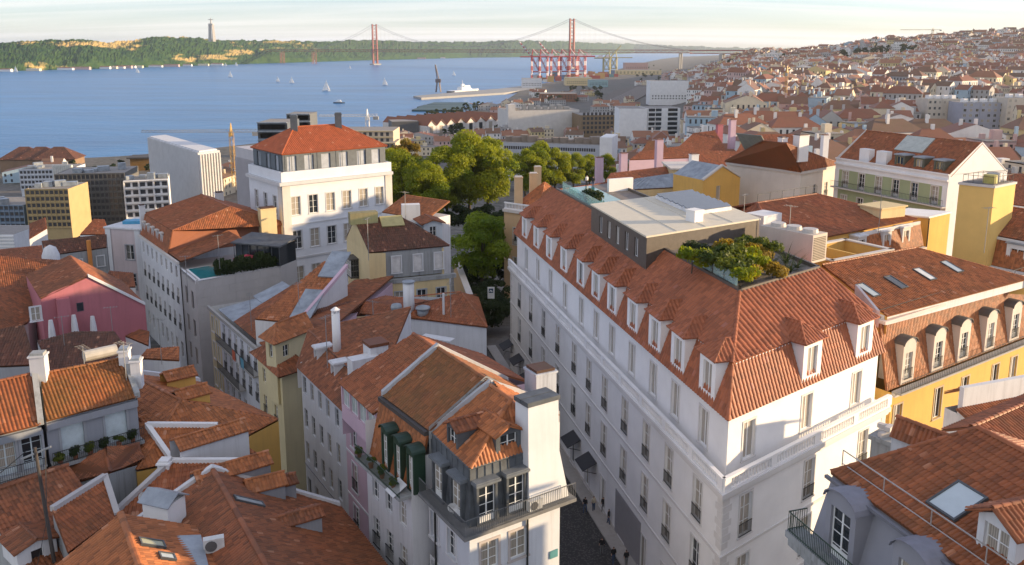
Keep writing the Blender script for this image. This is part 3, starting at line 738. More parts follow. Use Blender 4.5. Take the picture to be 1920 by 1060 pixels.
for u,v,L,le,lab in((30,135,15,0,'pair-sailed white sailboat nearest the left edge, by the far bank'),(258,137,14,-.6,'small leaning white sailboat below the sandy cliffs'),(432,145,13,.2,'white sailboat below the hilltop monument'),
    (521,154,10,0,'smaller of two close sailboats in midriver'),(547,156,11,.1,'taller of two close sailboats in midriver, pinkish sail'),(612,171,15,.3,'largest white sailboat in midriver, nearest the city'),(722,160,12,-.5,'white leaning sailboat left of the harbour pier'),
    (423,124,12,0,'tiny distant sailboat close under the wooded hill'),(443,124,15,.2,'slender distant sailboat just right of the tiny one'),(851,142,11,-.2,'white sailboat behind the harbour pier'),(656,129,10,0,'tiny white sailboat left of the bridge tower'),(590,118,13,0,'tiny far sailboat under the bridge approach')):
    sailboat(u,v,L,le,lab)
def motorboat(u,v,L,label):
    p=Z(u,v,0);root=thing('motor_launch',label,'boat',(p.x,p.y,0));h=MB()
    h.prism([(p.x-L/2,p.y-L*.13),(p.x+L*.3,p.y-L*.13),(p.x+L/2,p.y),(p.x+L*.3,p.y+L*.13),(p.x-L/2,p.y+L*.13)],-.2,L*.11);h.build('hull',plain('navy_hull',(.05,.08,.12),.4),root)
    c=MB();c.box((p.x-L*.05,p.y,L*.11),(L*.45,L*.2,L*.12));c.box((p.x,p.y,L*.23),(L*.25,L*.16,L*.07));c.build('cabin',HULLW,root)
motorboat(636,194,16,'small dark motor launch with white cabin in midriver')
def ship(u0,u1,v,label):
    a=Z(u0,v,0);b=Z(u1,v-3,0);d=(b-a);L=d.length;d.normalize();n=Vector((-d.y,d.x,0));root=thing('ship',label,'ship',a)
    h=MB();W=8
    prof=[(0,.75),(.08,1),(.8,1),(.93,.6),(1,.05)]
    for(t0,w0),(t1,w1) in zip(prof,prof[1:]):
        for s in(-1,1):h.quad(a+d*L*t0+n*s*W*w0*.85-Vector((0,0,.5)),a+d*L*t1+n*s*W*w1*.7-Vector((0,0,.5)),a+d*L*t1+n*s*W*w1+Vector((0,0,4.5+2*t1)),a+d*L*t0+n*s*W*w0+Vector((0,0,4.5+2*t0)),m=0 if t1<.3 else 1)
        h.quad(a+d*L*t0-n*W*w0+Vector((0,0,4.5+2*t0)),a+d*L*t1-n*W*w1+Vector((0,0,4.5+2*t1)),a+d*L*t1+n*W*w1+Vector((0,0,4.5+2*t1)),a+d*L*t0+n*W*w0+Vector((0,0,4.5+2*t0)),m=1)
    h.quad(a-n*W*.75+Vector((0,0,-.5)),a+n*W*.75+Vector((0,0,-.5)),a+n*W*.75+Vector((0,0,4.5)),a-n*W*.75+Vector((0,0,4.5)))
    h.build('hull',[plain('dark_hull',(.05,.06,.08),.4),HULLW],root);c=MB();rz=math.atan2(d.y,d.x)
    for t,l,w,z,hh in((.52,.34,12,5.2,2.8),(.50,.28,11,8,2.5),(.55,.18,10,10.5,2.5)):q=a+d*L*t;c.box((q.x,q.y,z),(L*l,w,hh),rz)
    q=a+d*L*.45;c.box((q.x,q.y,10.5),(5,4,5),rz);c.tube([(q.x,q.y,13),(q.x,q.y,22)],.4,5);c.build('superstructure',HULLW,root)
ship(842,897,176,'white ferry-like ship with dark bow moored at the harbour pier')
# ------------------------------------------------------------------ harbour
def slab_thing(name,label,cat,px,z,mat,th=5,kind=None):
    pts=[Z(u,v,z) for u,v in px];mb=MB();mb.prism([(p.x,p.y) for p in pts],z-th,z);o=mb.build(name,mat)
    if kind:o['kind']=kind
    else:tag(o,label,cat)
    return o
slab_thing('pier','long concrete pier reaching into the river with a ship moored','pier',[(775,180),(940,166),(1005,158),(1005,166),(945,174),(790,183.5)],3.2,CONC)
for i,(u0,u1,v0,v1) in enumerate(((772,882,201,206),(782,868,196.5,200.5),(800,872,192,196))):
    slab_thing('floating_dock',['nearest dark green floating ferry dock','middle dark green floating ferry dock','farthest dark green floating ferry dock'][i],'dock',[(u0,v1),(u1,v1+.5),(u1+6,v0),(u0+14,v0)],2.2,plain('dock_green',(.04,.085,.085),.6),3)
HARB=plain('crane_red',(.42,.035,.045),.6);CWH=plain('crane_white',(.74,.62,.62),.6);CYEL=plain('crane_yellow',(.34,.30,.14),.6)
def bar(mb,a,b,r,m=0,n=4):mb.tube([a,b],r*1.5,n,m)
def gantry(u,v,h,label,up=False,mats=None,group='container cranes at the port',rz=0,back=26):
    p=Z(u,v,3);root=thing('container_crane',label,'crane',(p.x,p.y,3),group);mats=mats or[HARB,CWH]
    def W(x,y,z):c,s=math.cos(rz),math.sin(rz);return Vector((p.x+x*c-y*s,p.y+x*s+y*c,3+z))
    for sx in(-9,9):
        for sy in(-7,7):
            L=MB();k=5
            for i in range(k):bar(L,W(sx,sy,h*i/k),W(sx,sy,h*(i+1)/k),.9,i%2)
            L.build('leg',mats,root)
    b=MB()
    for sy in(-7,7):bar(b,W(-9,sy,h*.35),W(9,sy,h*.35),.8);bar(b,W(-9,sy,h*.35),W(9,sy,h),.5,1);bar(b,W(9,sy,h*.35),W(-9,sy,h),.5)
    for sx in(-9,9):bar(b,W(sx,-7,h*.35),W(sx,7,h*.35),.8);bar(b,W(sx,-7,h),W(sx,7,h),.9)
    b.build('portal_frame',mats,root)
    g=MB()
    for sy in(-3,3):bar(g,W(-9,sy,h),W(9+back,sy,h),1.1)
    bar(g,W(-9,0,h),W(-6,0,h+17),.9);bar(g,W(9,0,h),W(-6,0,h+17),.7,1);bar(g,W(-6,0,h+17),W(9+back*.8,0,h),.35);g.build('girder',mats,root)
    m=MB();q=W(9+back*.35,0,h+1);m.box(q,(11,7,6),rz);m.build('machinery_house',CWH,root)
    bm=MB();k=10
    tip=Vector((-9-30,0,h+34)) if up else Vector((-9-46,0,h))
    for i in range(k):
        a=Vector((-9,0,h)).lerp(tip,i/k);c=Vector((-9,0,h)).lerp(tip,(i+1)/k)
        for sy in(-2,2):bar(bm,W(a.x,sy,a.z),W(c.x,sy,c.z),.8,(i%2) if up else 0)
    bm.build('boom',mats,root);return root
for i,(u,v,up,lab) in enumerate(((1004,150,True,'red and white container crane with raised boom, leftmost in the port'),(1019,151,False,'red and white container crane second from the left in the port'),(1040,150,True,'second red and white container crane with raised boom'),
    (1058,149,False,'red container crane left of the bridge tower'),(1074,149,False,'red container crane in line with the bridge tower'),(1090,148,False,'rightmost red container crane of the port row'))):
    gantry(u,v,54,lab,up,rz=R(8),back=24)
for i,(u,v,lab) in enumerate(((1137,141,'olive yellow container crane with lowered gear right of the red cranes'),(1150,139,'rightmost olive yellow container crane by the far quay'))):gantry(u,v,47,lab,i==0,[CYEL,CYEL],'container cranes at the port',R(185),26)
CCOL=[plain('container_'+n,c,.6) for n,c in(('red',(.33,.07,.05)),('rust',(.34,.14,.07)),('white',(.62,.60,.55)),('blue',(.07,.14,.26)),('ochre',(.42,.28,.10)),('teal',(.09,.22,.24)))]
_st=[]
for i in range(46):
    u=1005+i*3.3+random.uniform(-3,3);v=150+random.uniform(-2,7)-(u-1000)*.075;_st.append((u,v))
ORD=['first','second','third','fourth','fifth','sixth','seventh','eighth','ninth','tenth','eleventh','twelfth','thirteenth','fourteenth','fifteenth','sixteenth','seventeenth','eighteenth','nineteenth','twentieth']+['%d%s'%(k,{1:'st',2:'nd',3:'rd'}.get(k%10,'th')) for k in range(21,200)]
_cnt={}
for u,v in sorted(_st):
    p=Z(u,v,3);m=MB();nz=random.randint(1,5);m.box(p,(random.choice((12,14,24)),6,2.6*nz),R(8));o=m.build('container_stack',random.choice(CCOL))
    c=o.data.materials[0].name.split('_')[1];_cnt[c]=_cnt.get(c,0)+1;tag(o,'%s %s shipping container stack from the left on the port quay'%(ORD[_cnt[c]-1],c),'containers','container stacks on the port quay')
def harbour_crane(u,v,h,label,mat,lean=-.2):
    p=Z(u,v,3);root=thing('harbour_crane',label,'crane',(p.x,p.y,3));t=MB()
    for sx in(-4,4):
        for sy in(-4,4):bar(t,p+Vector((sx,sy,0)),p+Vector((sx*.5,sy*.5,h*.35)),.7)
    t.box(p+Vector((0,0,h*.35)),(9,7,h*.13));t.build('portal',mat,root);j=MB()
    for s in(-1,1):bar(j,p+Vector((s*1.5,0,h*.45)),p+Vector((lean*h+s*.3,0,h)),.55)
    bar(j,p+Vector((0,0,h*.62)),p+Vector((lean*h*.6,0,h*.8)),.4);j.build('jib',mat,root)
harbour_crane(822,173,46,'dark slewing harbour crane with upright jib on the pier',plain('crane_dark',(.16,.12,.11),.6),-.1)
# ================================================================== near buildings: helpers
def inset(poly,d):
    """offset a plan polygon inwards by d (outwards if negative)"""
    P=[Vector((p[0],p[1],0)) for p in poly];A=sum(P[i].x*P[(i+1)%len(P)].y-P[(i+1)%len(P)].x*P[i].y for i in range(len(P)));sg=1 if A>0 else-1
    L=[]
    for i in range(len(P)):
        a,b=P[i],P[(i+1)%len(P)];t=(b-a).normalized();n=Vector((-t.y,t.x,0))*sg*(d[i] if isinstance(d,(list,tuple)) else d);L.append((a+n,b+n))
    return[pline(*L[i-1],*L[i]) for i in range(len(P))]
def cen(poly):return Vector((sum(p[0] for p in poly)/len(poly),sum(p[1] for p in poly)/len(poly),0))
def para(C,Lp,Rp):return Lp+(Rp-C)
# ================================================================== the white hotel on the corner
def build_hotel():
    zE=50.0;C=Z(1365,790,zE);L=Z(963,437,zE);Rr=Z(1660,660,zE);Bk=L+(Rr-C)*.95
    ev=[C,Rr,Bk,L];c0=cen(ev)
    root=thing('hotel','large white corner hotel with red mansard roof, dormers and a rooftop garden','building',(c0.x,c0.y,30))
    up=inset(ev,.45);lo=inset(ev,-.4);c=cen(ev)
    HW=plaster('hotel_white_render',(.87,.86,.86),.05,(.55,.52,.5));TR=plaster('hotel_stone_trim',(.70,.68,.67),.08,(.5,.48,.46))
    W2=plain('hotel_window_paint',(.80,.80,.80),.4,var=.03)
    sL=[3.6,8.7,13.3,18.3,23.6,28.3,33.2,39.3,45.3,51.2,57.2];LL=(L-C).length
    tL=[(s+.2)/LL for s in sL];RL=(Rr-C).length;tR=[2.6/RL,10.4/RL,18.1/RL]
    g1=GLASS_C
    for a,b,ts in((up[0],up[3],tL),(up[0],up[1],tR)):facade(root,a,b,45.0,zE+.1,HW,c,[(46.1,2.85,'plain2')],ts=ts,w=1.35,sur=TR,frame=W2,glass=g1)
    for a,b,ts in((lo[0],lo[3],tL),(lo[0],lo[1],tR)):
        facade(root,a,b,29.5,45.2,HW,c,[(40.85,3.2,'plain2r'),(36.05,3.2,'plain2r'),(30.3,3.3,'plain2')],ts=ts,w=1.35,sur=TR,frame=W2,glass=g1)
    for k in(1,2):wall(root,up[k],up[(k+1)%4],29.5,zE+.1,HW,(up[k]+up[(k+1)%4])*.5-c and((up[k]+up[(k+1)%4])*.5-c).normalized())
    m=MB();m.prism(lo,44.9,45.2);m.build('terrace_floor',TR,root)
    ch=[lo[3],lo[0],lo[1]]
    band(root,ch,44.55,.3,.22,TR);band(root,ch,44.85,.38,.42,TR);band(root,ch,39.95,.22,.08,TR,'string_course');band(root,ch,35.1,.22,.08,TR,'string_course');band(root,ch,29.5,.9,.07,STONE,'plinth')
# quoins at the corner and the ends: separate stones
    qm={}
    for(P,dirs) in((lo[0],(lo[3]-lo[0],lo[1]-lo[0])),(lo[3],(lo[0]-lo[3],)),(lo[1],(lo[0]-lo[1],))):
        for d in dirs:
            d=Vector((d.x,d.y,0)).normalized();n=Vector((d.y,-d.x,0))
            if n.dot(c-P)>0:n=-n
            z=30.5;k=0
            while z<44.3:
                if not(39.5<z<40.1 or 34.7<z<35.2):
                    w=1.0 if k%2 else.72
                    if w not in qm:q=MB();q.obox((.02,-.02,.02),(w,0,0),(0,.05,0),(0,0,.5));qm[w]=q.mesh('quoin',TR)
                    M=Matrix((d,n,Vector((0,0,1)))).transposed().to_4x4();M.translation=Vector((P.x,P.y,z))-WLOC[root.name]
                    obj('quoin',qm[w],root,M)
                z+=.56;k+=1
# balustrade
    bp=inset(ev,-.55)
    for a,b in((bp[0],bp[3]),(bp[0],bp[1])):
        d=(b-a);Ln=d.length;d.normalize();n=Vector((d.y,-d.x,0));bm=MB();st=MB();nb=int(Ln/4.8)
        bm.obox(V3(a,46.12)-n*.16,d*Ln,n*.32,(0,0,.16));bm.obox(V3(a,45.22)-n*.14,d*Ln,n*.28,(0,0,.14))
        for i in range(nb+1):
            p=a+d*min(Ln-.5,max(0,Ln*i/nb-.25));bm.obox(V3(p,45.36)-n*.13,d*.7,n*.26,(0,0,.76))
            if i<nb:
                k=14
                for j in range(k):
                    q=a+d*(Ln*i/nb+.6+(Ln/nb-.8)*(j+.5)/k);st.tube([V3(q,45.36),V3(q,45.6),V3(q,45.9),V3(q,46.12)],[.05,.105,.055,.07],6,cap=False)
        o=bm.build('balustrade',HW,root);st.build('balusters',HW,o,kind='stuff')
# ---- roof
    zb,zt=53.6,56.5
    brk=[V3(p,zb) for p in inset(ev,[1.4,1.3,2.0,1.3])];top=[V3(p,zt) for p in inset(ev,[5.3,4.15,5.5,4.9])]
    e4=[V3(p,zE) for p in ev]
    r=Roof(T_HOTEL,cw=.40,rl=.46,amp=.085,rise=.035)
    r.plane([e4[0],e4[3],brk[3],brk[0]]).plane([e4[0],e4[1],brk[1],brk[0]]).plane([e4[1],e4[2],brk[2],brk[1]]).plane([e4[2],e4[3],brk[3],brk[2]])
    ob=[V3(p,zb-.2) for p in inset(ev,[1.4-.28,1.3-.28,2.0-.28,1.3-.28])]
    r.plane([ob[0],ob[3],top[3],top[0]],cw=.42)
    r.plane([ob[0],ob[1],top[1],top[0]],cw=.55,amp=.12,rl=.5,single=300)
    r.plane([ob[1],ob[2],top[2],top[1]]).plane([ob[2],ob[3],top[3],top[2]])
    r.ridge(ob[0],top[0],.16).ridge(ob[1],top[1],.16).ridge(e4[0],brk[0],.13).ridge(ob[3],top[3],.14)
    r.build(root,'roof')
    fm=MB()
    for i,j in((0,3),(0,1),(1,2)):
        a,b=inset([(q.x,q.y) for q in brk],-.1)[i],inset([(q.x,q.y) for q in brk],-.1)[j];d=(b-a).normalized();n=Vector((d.y,-d.x,0))
        if n.dot(c-a)>0:n=-n
        fm.obox(V3(a,zb-.5)+n*.02,(b-a),n*.07,(0,0,.3))
    fm.build('fascia',HW,root)
# flat top with kerb
    fl=MB();fl.prism([(p.x,p.y) for p in inset([(q.x,q.y) for q in top],.12)],zt-.6,zt-.1);fl.build('roof_terrace',plain('terrace_deck',(.20,.17,.15),.8),root)
    kb=MB();BR=BROWNM
    for i,j in((0,1),(1,2),(0,3)):
        a,b=top[i],top[j];d=Vector((b.x-a.x,b.y-a.y,0));Ln=d.length;d.normalize();n=Vector((d.y,-d.x,0))
        if n.dot(c-a)>0:n=-n
        kb.obox(V3(a,zt-.35)-n*.22,d*Ln,n*.24,(0,0,.6))
    kb.build('terrace_kerb',BR,root)
# ---- dormers
    dk=('hotel',2.5,3.35,4.4,'hip',HW,T_HOTEL,1.35,2.25,.6,'plain2',W2,g1);kw=dict(pitch=36,over=.32,tile_kw=dict(cw=.34,rl=.42,amp=.075))
    for a,b,ss in((ev[0],ev[3],sL),(ev[0],ev[1],[10.4,18.1])):
        d=Vector((b.x-a.x,b.y-a.y,0)).normalized();n=Vector((d.y,-d.x,0))
        if n.dot(c-a)>0:n=-n
        for s in ss:place_dormer(root,V3(a+d*s-n*.12,50.12),n,*(dk if s>5 else('hotel0',)+dk[1:3]+(1.7,)+dk[4:]),**kw)
# ---- rooftop pavilion
    pb=[Vector((12.4,76.6,0)),Vector((25.1,84.9,0)),Vector((21.5,101.2,0)),Vector((8.8,93.0,0))];pc=cen(pb)
    facade(root,pb[3],pb[0],54.2,58.0,BROWNM,pc,[(55.55,1.85,'plain2')],ts=[.20,.36,.52,.68,.84],w=.95,frame=W2,glass=GLASS,name='pavilion_wall')
    for k in(0,1,2):wall(root,pb[k],pb[k+1] if k<3 else pb[0],54.2,58.0,BROWNM,((pb[k]+pb[(k+1)%4])*.5-pc).normalized(),name='pavilion_wall')
    m=MB();m.prism(inset(pb,-.12),58.0,58.16);o=m.build('pavilion_roof',plain('cream_membrane',(.62,.56,.44),.7,var=.04),root)
    seam=MB()
    for i in range(1,4):a=lerp(pb[0],pb[1],i/4);b=lerp(pb[3],pb[2],i/4);d=(b-a).normalized();seam.obox(V3(a,58.16),b-a,Vector((-d.y,d.x,0))*.06,(0,0,.05))
    seam.build('roof_seam',MATS['cream_membrane'],o)
    sk=MB();q=[lerp(lerp(pb[0],pb[1],s),lerp(pb[3],pb[2],s),t) for s,t in((.58,.30),(.95,.30),(.95,.92),(.58,.92))]
    ro=MB();ro.prism(q,58.17,58.55);o=ro.build('rooflight',plain('pale_rooflight_frame',(.66,.66,.68),.5),root)
    for i in range(7):
        a=lerp(q[0],q[3],(i+.08)/7);b=lerp(q[1],q[2],(i+.08)/7);a2=lerp(q[0],q[3],(i+.78)/7);b2=lerp(q[1],q[2],(i+.78)/7);g=MB();g.slab([V3(a,58.62),V3(b,58.62),V3(b2,58.80),V3(a2,58.80)],.06);g.build('pane',plain('rooflight_glass',(.13,.15,.17),.12,0,.6,.05),o)
    bx=MB();p=lerp(lerp(pb[0],pb[1],.5),lerp(pb[3],pb[2],.5),.16);bx.box(V3(p,58.17),(1.2,1.2,1.1),.6);bx.box(V3(p,59.27),(1.35,1.35,.1),.6);bx.build('vent_box',W_WHITE,root)
# ---- glass rail + planting of the roof garden
    gl=MB();a,b=top[0],top[3];d=Vector((b.x-a.x,b.y-a.y,0)).normalized()
    for i in range(4):p=V3(a,zt+.25)+d*(.9+i*2.3)+Vector((.25,.05,0));gl.obox(p,d*2.15,Vector((d.y,-d.x,0))*.03,(0,0,1.0))
    gl.build('glass_balustrade',CLEAR,root)
    g2=MB();p0=lerp(top[0],top[3],.62);p1=lerp(top[0],top[3],.96)
    for i in range(7):a=lerp(p0,p1,i/7)+Vector((.3,0,0));b=lerp(p0,p1,(i+.94)/7)+Vector((.3,0,0));dd=(b-a).normalized();g2.obox(V3(a,zt+.2),b-a,Vector((dd.y,-dd.x,0))*.03,(0,0,1.15))
    g2.build('glass_balustrade',clearglass('aqua_glass',(.74,.90,.88)),root)
    pw=MB();pw.prism([(p.x,p.y) for p in(lerp(top[3],top[0],.04)+Vector((1.2,0,0)),lerp(top[3],top[0],.30)+Vector((1.2,0,0)),lerp(top[3],top[0],.30)+Vector((4.2,2.0,0)),lerp(top[3],top[0],.04)+Vector((4.2,2.0,0)))],zt-.09,zt+.55);pw.build('plunge_pool',plain('pool_water',(.06,.24,.25),.08,var=.05),root)
    wl=MB();a=Z(1142,352,57.0);b=Z(1150,368,57.0);wl.obox(V3(a,56.4),Vector((3.4,1.6,0)),Vector((-.2,.45,0)),(0,0,1.7));wl.build('terrace_screen',W_WHITE,root)
    return dict(root=root,top=top,c=c,lo=lo,ev=ev,zt=zt)
HOTEL=build_hotel()
# awnings over the street doors: dark square canopies on slim posts
def street_awnings():
    lo=HOTEL['lo'];a,b=lo[0],lo[3];d=(b-a).normalized();n=Vector((d.y,-d.x,0))
    if n.dot(HOTEL['c']-a)>0:n=-n
    names=['nearest the camera','second nearest','third along','fourth along','second to last','farthest up the street']
    for i,s in enumerate((27.2,32.4,44.3,51.0,57.0,63.0)):
        p=a+d*s+n*.05;root=thing('awning','dark square awning on the hotel street front, '+names[i],'awning',V3(p,33.0),'dark awnings along the hotel street front')
        m=MB();q=V3(p,33.6);m.slab([q-d*1.3+Vector((0,0,.75)),q+d*1.3+Vector((0,0,.75)),q+d*1.3+n*1.5,q-d*1.3+n*1.5],.08);m.build('canopy',plain('charcoal_canvas',(.035,.035,.04),.8),root)
        for sgn in(-1.2,1.2):t=MB();t.tube([q+d*sgn-Vector((0,0,.5)),q+d*sgn+n*1.4-Vector((0,0,.05))],.035,5);t.build('arm',IRON,root)
street_awnings()
def hotel_extras():
    lo=HOTEL['lo'];a,b=lo[0],lo[3];d=(b-a).normalized();n=Vector((d.y,-d.x,0))
    if n.dot(HOTEL['c']-a)>0:n=-n
    m=MB();m.obox(V3(a+d*14.2,29.9)+n*.02,d*6.2,n*.06,(0,0,4.6));o=m.build('garage_shutter',plain('grey_shutter',(.30,.29,.30),.6,var=.04),HOTEL['root']);o['label']='tall plain grey shutter at street level'
# wall lantern near the corner
    p=a+d*7.6+n*.05;root=thing('street_lantern','wrought iron wall lantern on the hotel near its lower corner','lantern',V3(p,33.2));m=MB()
    m.tube([V3(p,33.2),V3(p+n*.5,33.5),V3(p+n*1.1,33.45)],.05,5);m.tube([V3(p,32.6),V3(p+n*.35,32.75),V3(p+n*.9,33.4)],.035,5);m.build('bracket',IRON,root)
    g=MB();q=p+n*1.1;g.tube([V3(q,33.5),V3(q,34.05)],[.13,.24],6);g.build('lamp_glass',plain('lamp_glass',(.7,.66,.55),.2),root);c=MB();c.tube([V3(q,34.05),V3(q,34.3),V3(q,34.45)],[.28,.1,.03],6);c.build('lamp_cap',IRON,root)
hotel_extras()
def plant_mesh(kind,seed):
    rng=np.random.default_rng(seed);mb=MB()
    if kind=='bush':
        bl=[(rng.uniform(-.55,.55),rng.uniform(-.55,.55),rng.uniform(.35,1.0),rng.uniform(.3,.5)) for _ in range(9)];V,t=leaf_cloud(bl,900,.11,rng);mb.np.append((V,t,0))
    else:
        vs=[];rn=[]
        for i in range(46):
            a=rng.uniform(0,6.28);el=rng.uniform(.3,1.3);L=rng.uniform(.7,1.4);w=.045;pr=None
            for k in range(4):
                t0,t1=k/4,(k+1)/4
                def pt(t,s):r=L*t*math.cos(el*(1-t*.5));z=L*t*math.sin(el)-.55*L*t*t*(1-el/1.6);ww=w*(1-t)*s;return(r*math.cos(a)-ww*math.sin(a),r*math.sin(a)+ww*math.cos(a),.15+z)
                vs.append([pt(t0,-1),pt(t0,1),pt(t1,1),pt(t1,-1)]);rn.append(rng.random())
        mb.np.append((np.array(vs),np.array(rn),0))
    return mb.mesh('foliage',{'bush':leafmat('leaf_garden',(.022,.055,.008),(.13,.15,.014)),'strap':LEAF_D}[kind])
PLANTS={('bush',i):plant_mesh('bush',20+i) for i in range(3)};PLANTS.update({('strap',i):plant_mesh('strap',40+i) for i in range(2)})
YBUSH=[PLANTS[('bush',0)].copy(),PLANTS[('bush',1)].copy(),PLANTS[('bush',2)].copy()]
YBUSH[0].materials[0]=LEAF_Y;YBUSH[1].materials[0]=LEAF_A;YBUSH[2].materials[0]=LEAF_D
def garden_plants():
    z=HOTEL['zt']-.1;rr=random.Random(3);i=0
    top=HOTEL['top'];P0,P1=top[0],top[1];d=(P1-P0).normalized();n=Vector((-d.y,d.x,0))
    wordx=['at the left front','left of the middle','in the middle','right of the middle','at the right front'];wordy=['by the kerb','in the second row','in the third row','at the back']
    for r in range(4):
        for k in range(5):
            s=1.6+k*2.1+rr.uniform(-.4,.4)+r*.25;t=.9+r*1.75+rr.uniform(-.3,.3)
            p=V3(P0,z)+d*s+n*t
            strap=(k>=3 and r<2);me=PLANTS[('strap',i%2)] if strap else(rr.choice(YBUSH[:2]) if rr.random()<.55 else PLANTS[('bush',i%3)])
            nm='strap_leaf_plant' if strap else 'shrub'
            col_='dark spiky-leaved plant' if strap else('yellow-tinged leafy shrub' if me==YBUSH[0] else 'green leafy shrub')
            t_=thing(nm,'%s %s, %s of the hotel roof garden'%(col_,wordy[r],wordx[k]),'plant',p,'roof garden plants');sc=rr.uniform(1.2,1.55)*(1+.12*r);t_.scale=(sc,sc,sc);t_.rotation_euler=(0,0,rr.uniform(0,6))
            obj('foliage',me,t_)
            st=MB();st.tube([(0,0,-.02),(.02,0,.3),(0,.03,.8)],[.04,.03,.015],5);obj('stem',st.mesh('stem',BARK),t_);i+=1
    for k,(u,v,w) in enumerate(((1300,480,'dark shrub in the corner beside the hotel pavilion'),(1322,487,'dark shrub behind the glass rail of the roof garden'),(1105,372,'dark flowering shrub beside the hotel roof pool'),(1120,376,'round shrub with white flowers on the hotel roof'))):
        p=Z(u,v+8,z);t_=thing('shrub',w,'plant',p,'roof garden plants');t_.scale=(1.25,1.25,1.3);obj('foliage',YBUSH[2],t_);st=MB();st.tube([(0,0,-.02),(.02,0,.3),(0,.03,.8)],[.04,.03,.015],5);obj('stem',st.mesh('stem',BARK),t_)
garden_plants()
def body(root,poly,z0,z1,mat,fac=None,name='wall',c=None):
    """walls round a plan polygon; fac[i] = window spec of edge i"""
    c=c or cen(poly);fac=fac or{};n=len(poly)
    for i in range(n):
        a,b=Vector((poly[i][0],poly[i][1],0)),Vector((poly[(i+1)%n][0],poly[(i+1)%n][1],0));k=dict(fac.get(i,{}));m_=k.pop('mat',mat)
        facade(root,a,b,k.pop('z0',z0),k.pop('z1',z1),m_,c,k.pop('rows',()),name=name,**k)
def gable_end(root,a,b,z0,apex,mat,name='gable'):
    m=MB();A,B=V3(a,z0),V3(b,z0);t=(Vector((apex.x,apex.y,0))-Vector((a[0],a[1],0))).dot((B-A))/(B-A).length_squared
    p=A.lerp(B,t);p.z=apex.z;m.quad(A,B,p);return m.build(name,mat,root)
def mono(mat,root,pts,name='roof',label=None,**kw):
    r=Roof(mat,**kw);r.plane(pts);return r.build(root,name,label)
def quadroof(root,P,zE,zR,mat,kind='hip',along=None,over=.35,name='roof',ridge_in=None,pitch=None,**kw):
    """hip or gable roof over a plan quad P (4 points); ridge parallel to edge 0-1"""
    e=[V3(p,zE) for p in inset(P,-over)]
    m03=(e[0]+e[3])*.5;m12=(e[1]+e[2])*.5;w=((e[0]-e[3]).length+(e[1]-e[2]).length)/4;d=(m12-m03).normalized()
    if kind=='hip':k=min(w*(ridge_in or 1.0),(m12-m03).length*.49);r0,r1=m03+d*k,m12-d*k
    else:r0,r1=m03,m12
    r0.z=r1.z=zR;r=Roof(mat,**kw)
    r.plane([e[0],e[1],r1,r0]);r.plane([e[2],e[3],r0,r1])
    if kind=='hip':
        r.plane([e[1],e[2],r1]);r.plane([e[3],e[0],r0])
        for a,b in((e[0],r0),(e[3],r0),(e[1],r1),(e[2],r1)):r.ridge(a,b)
    r.ridge(r0,r1);r.build(root,name)
    if kind=='gable':pass
    return r0,r1,e
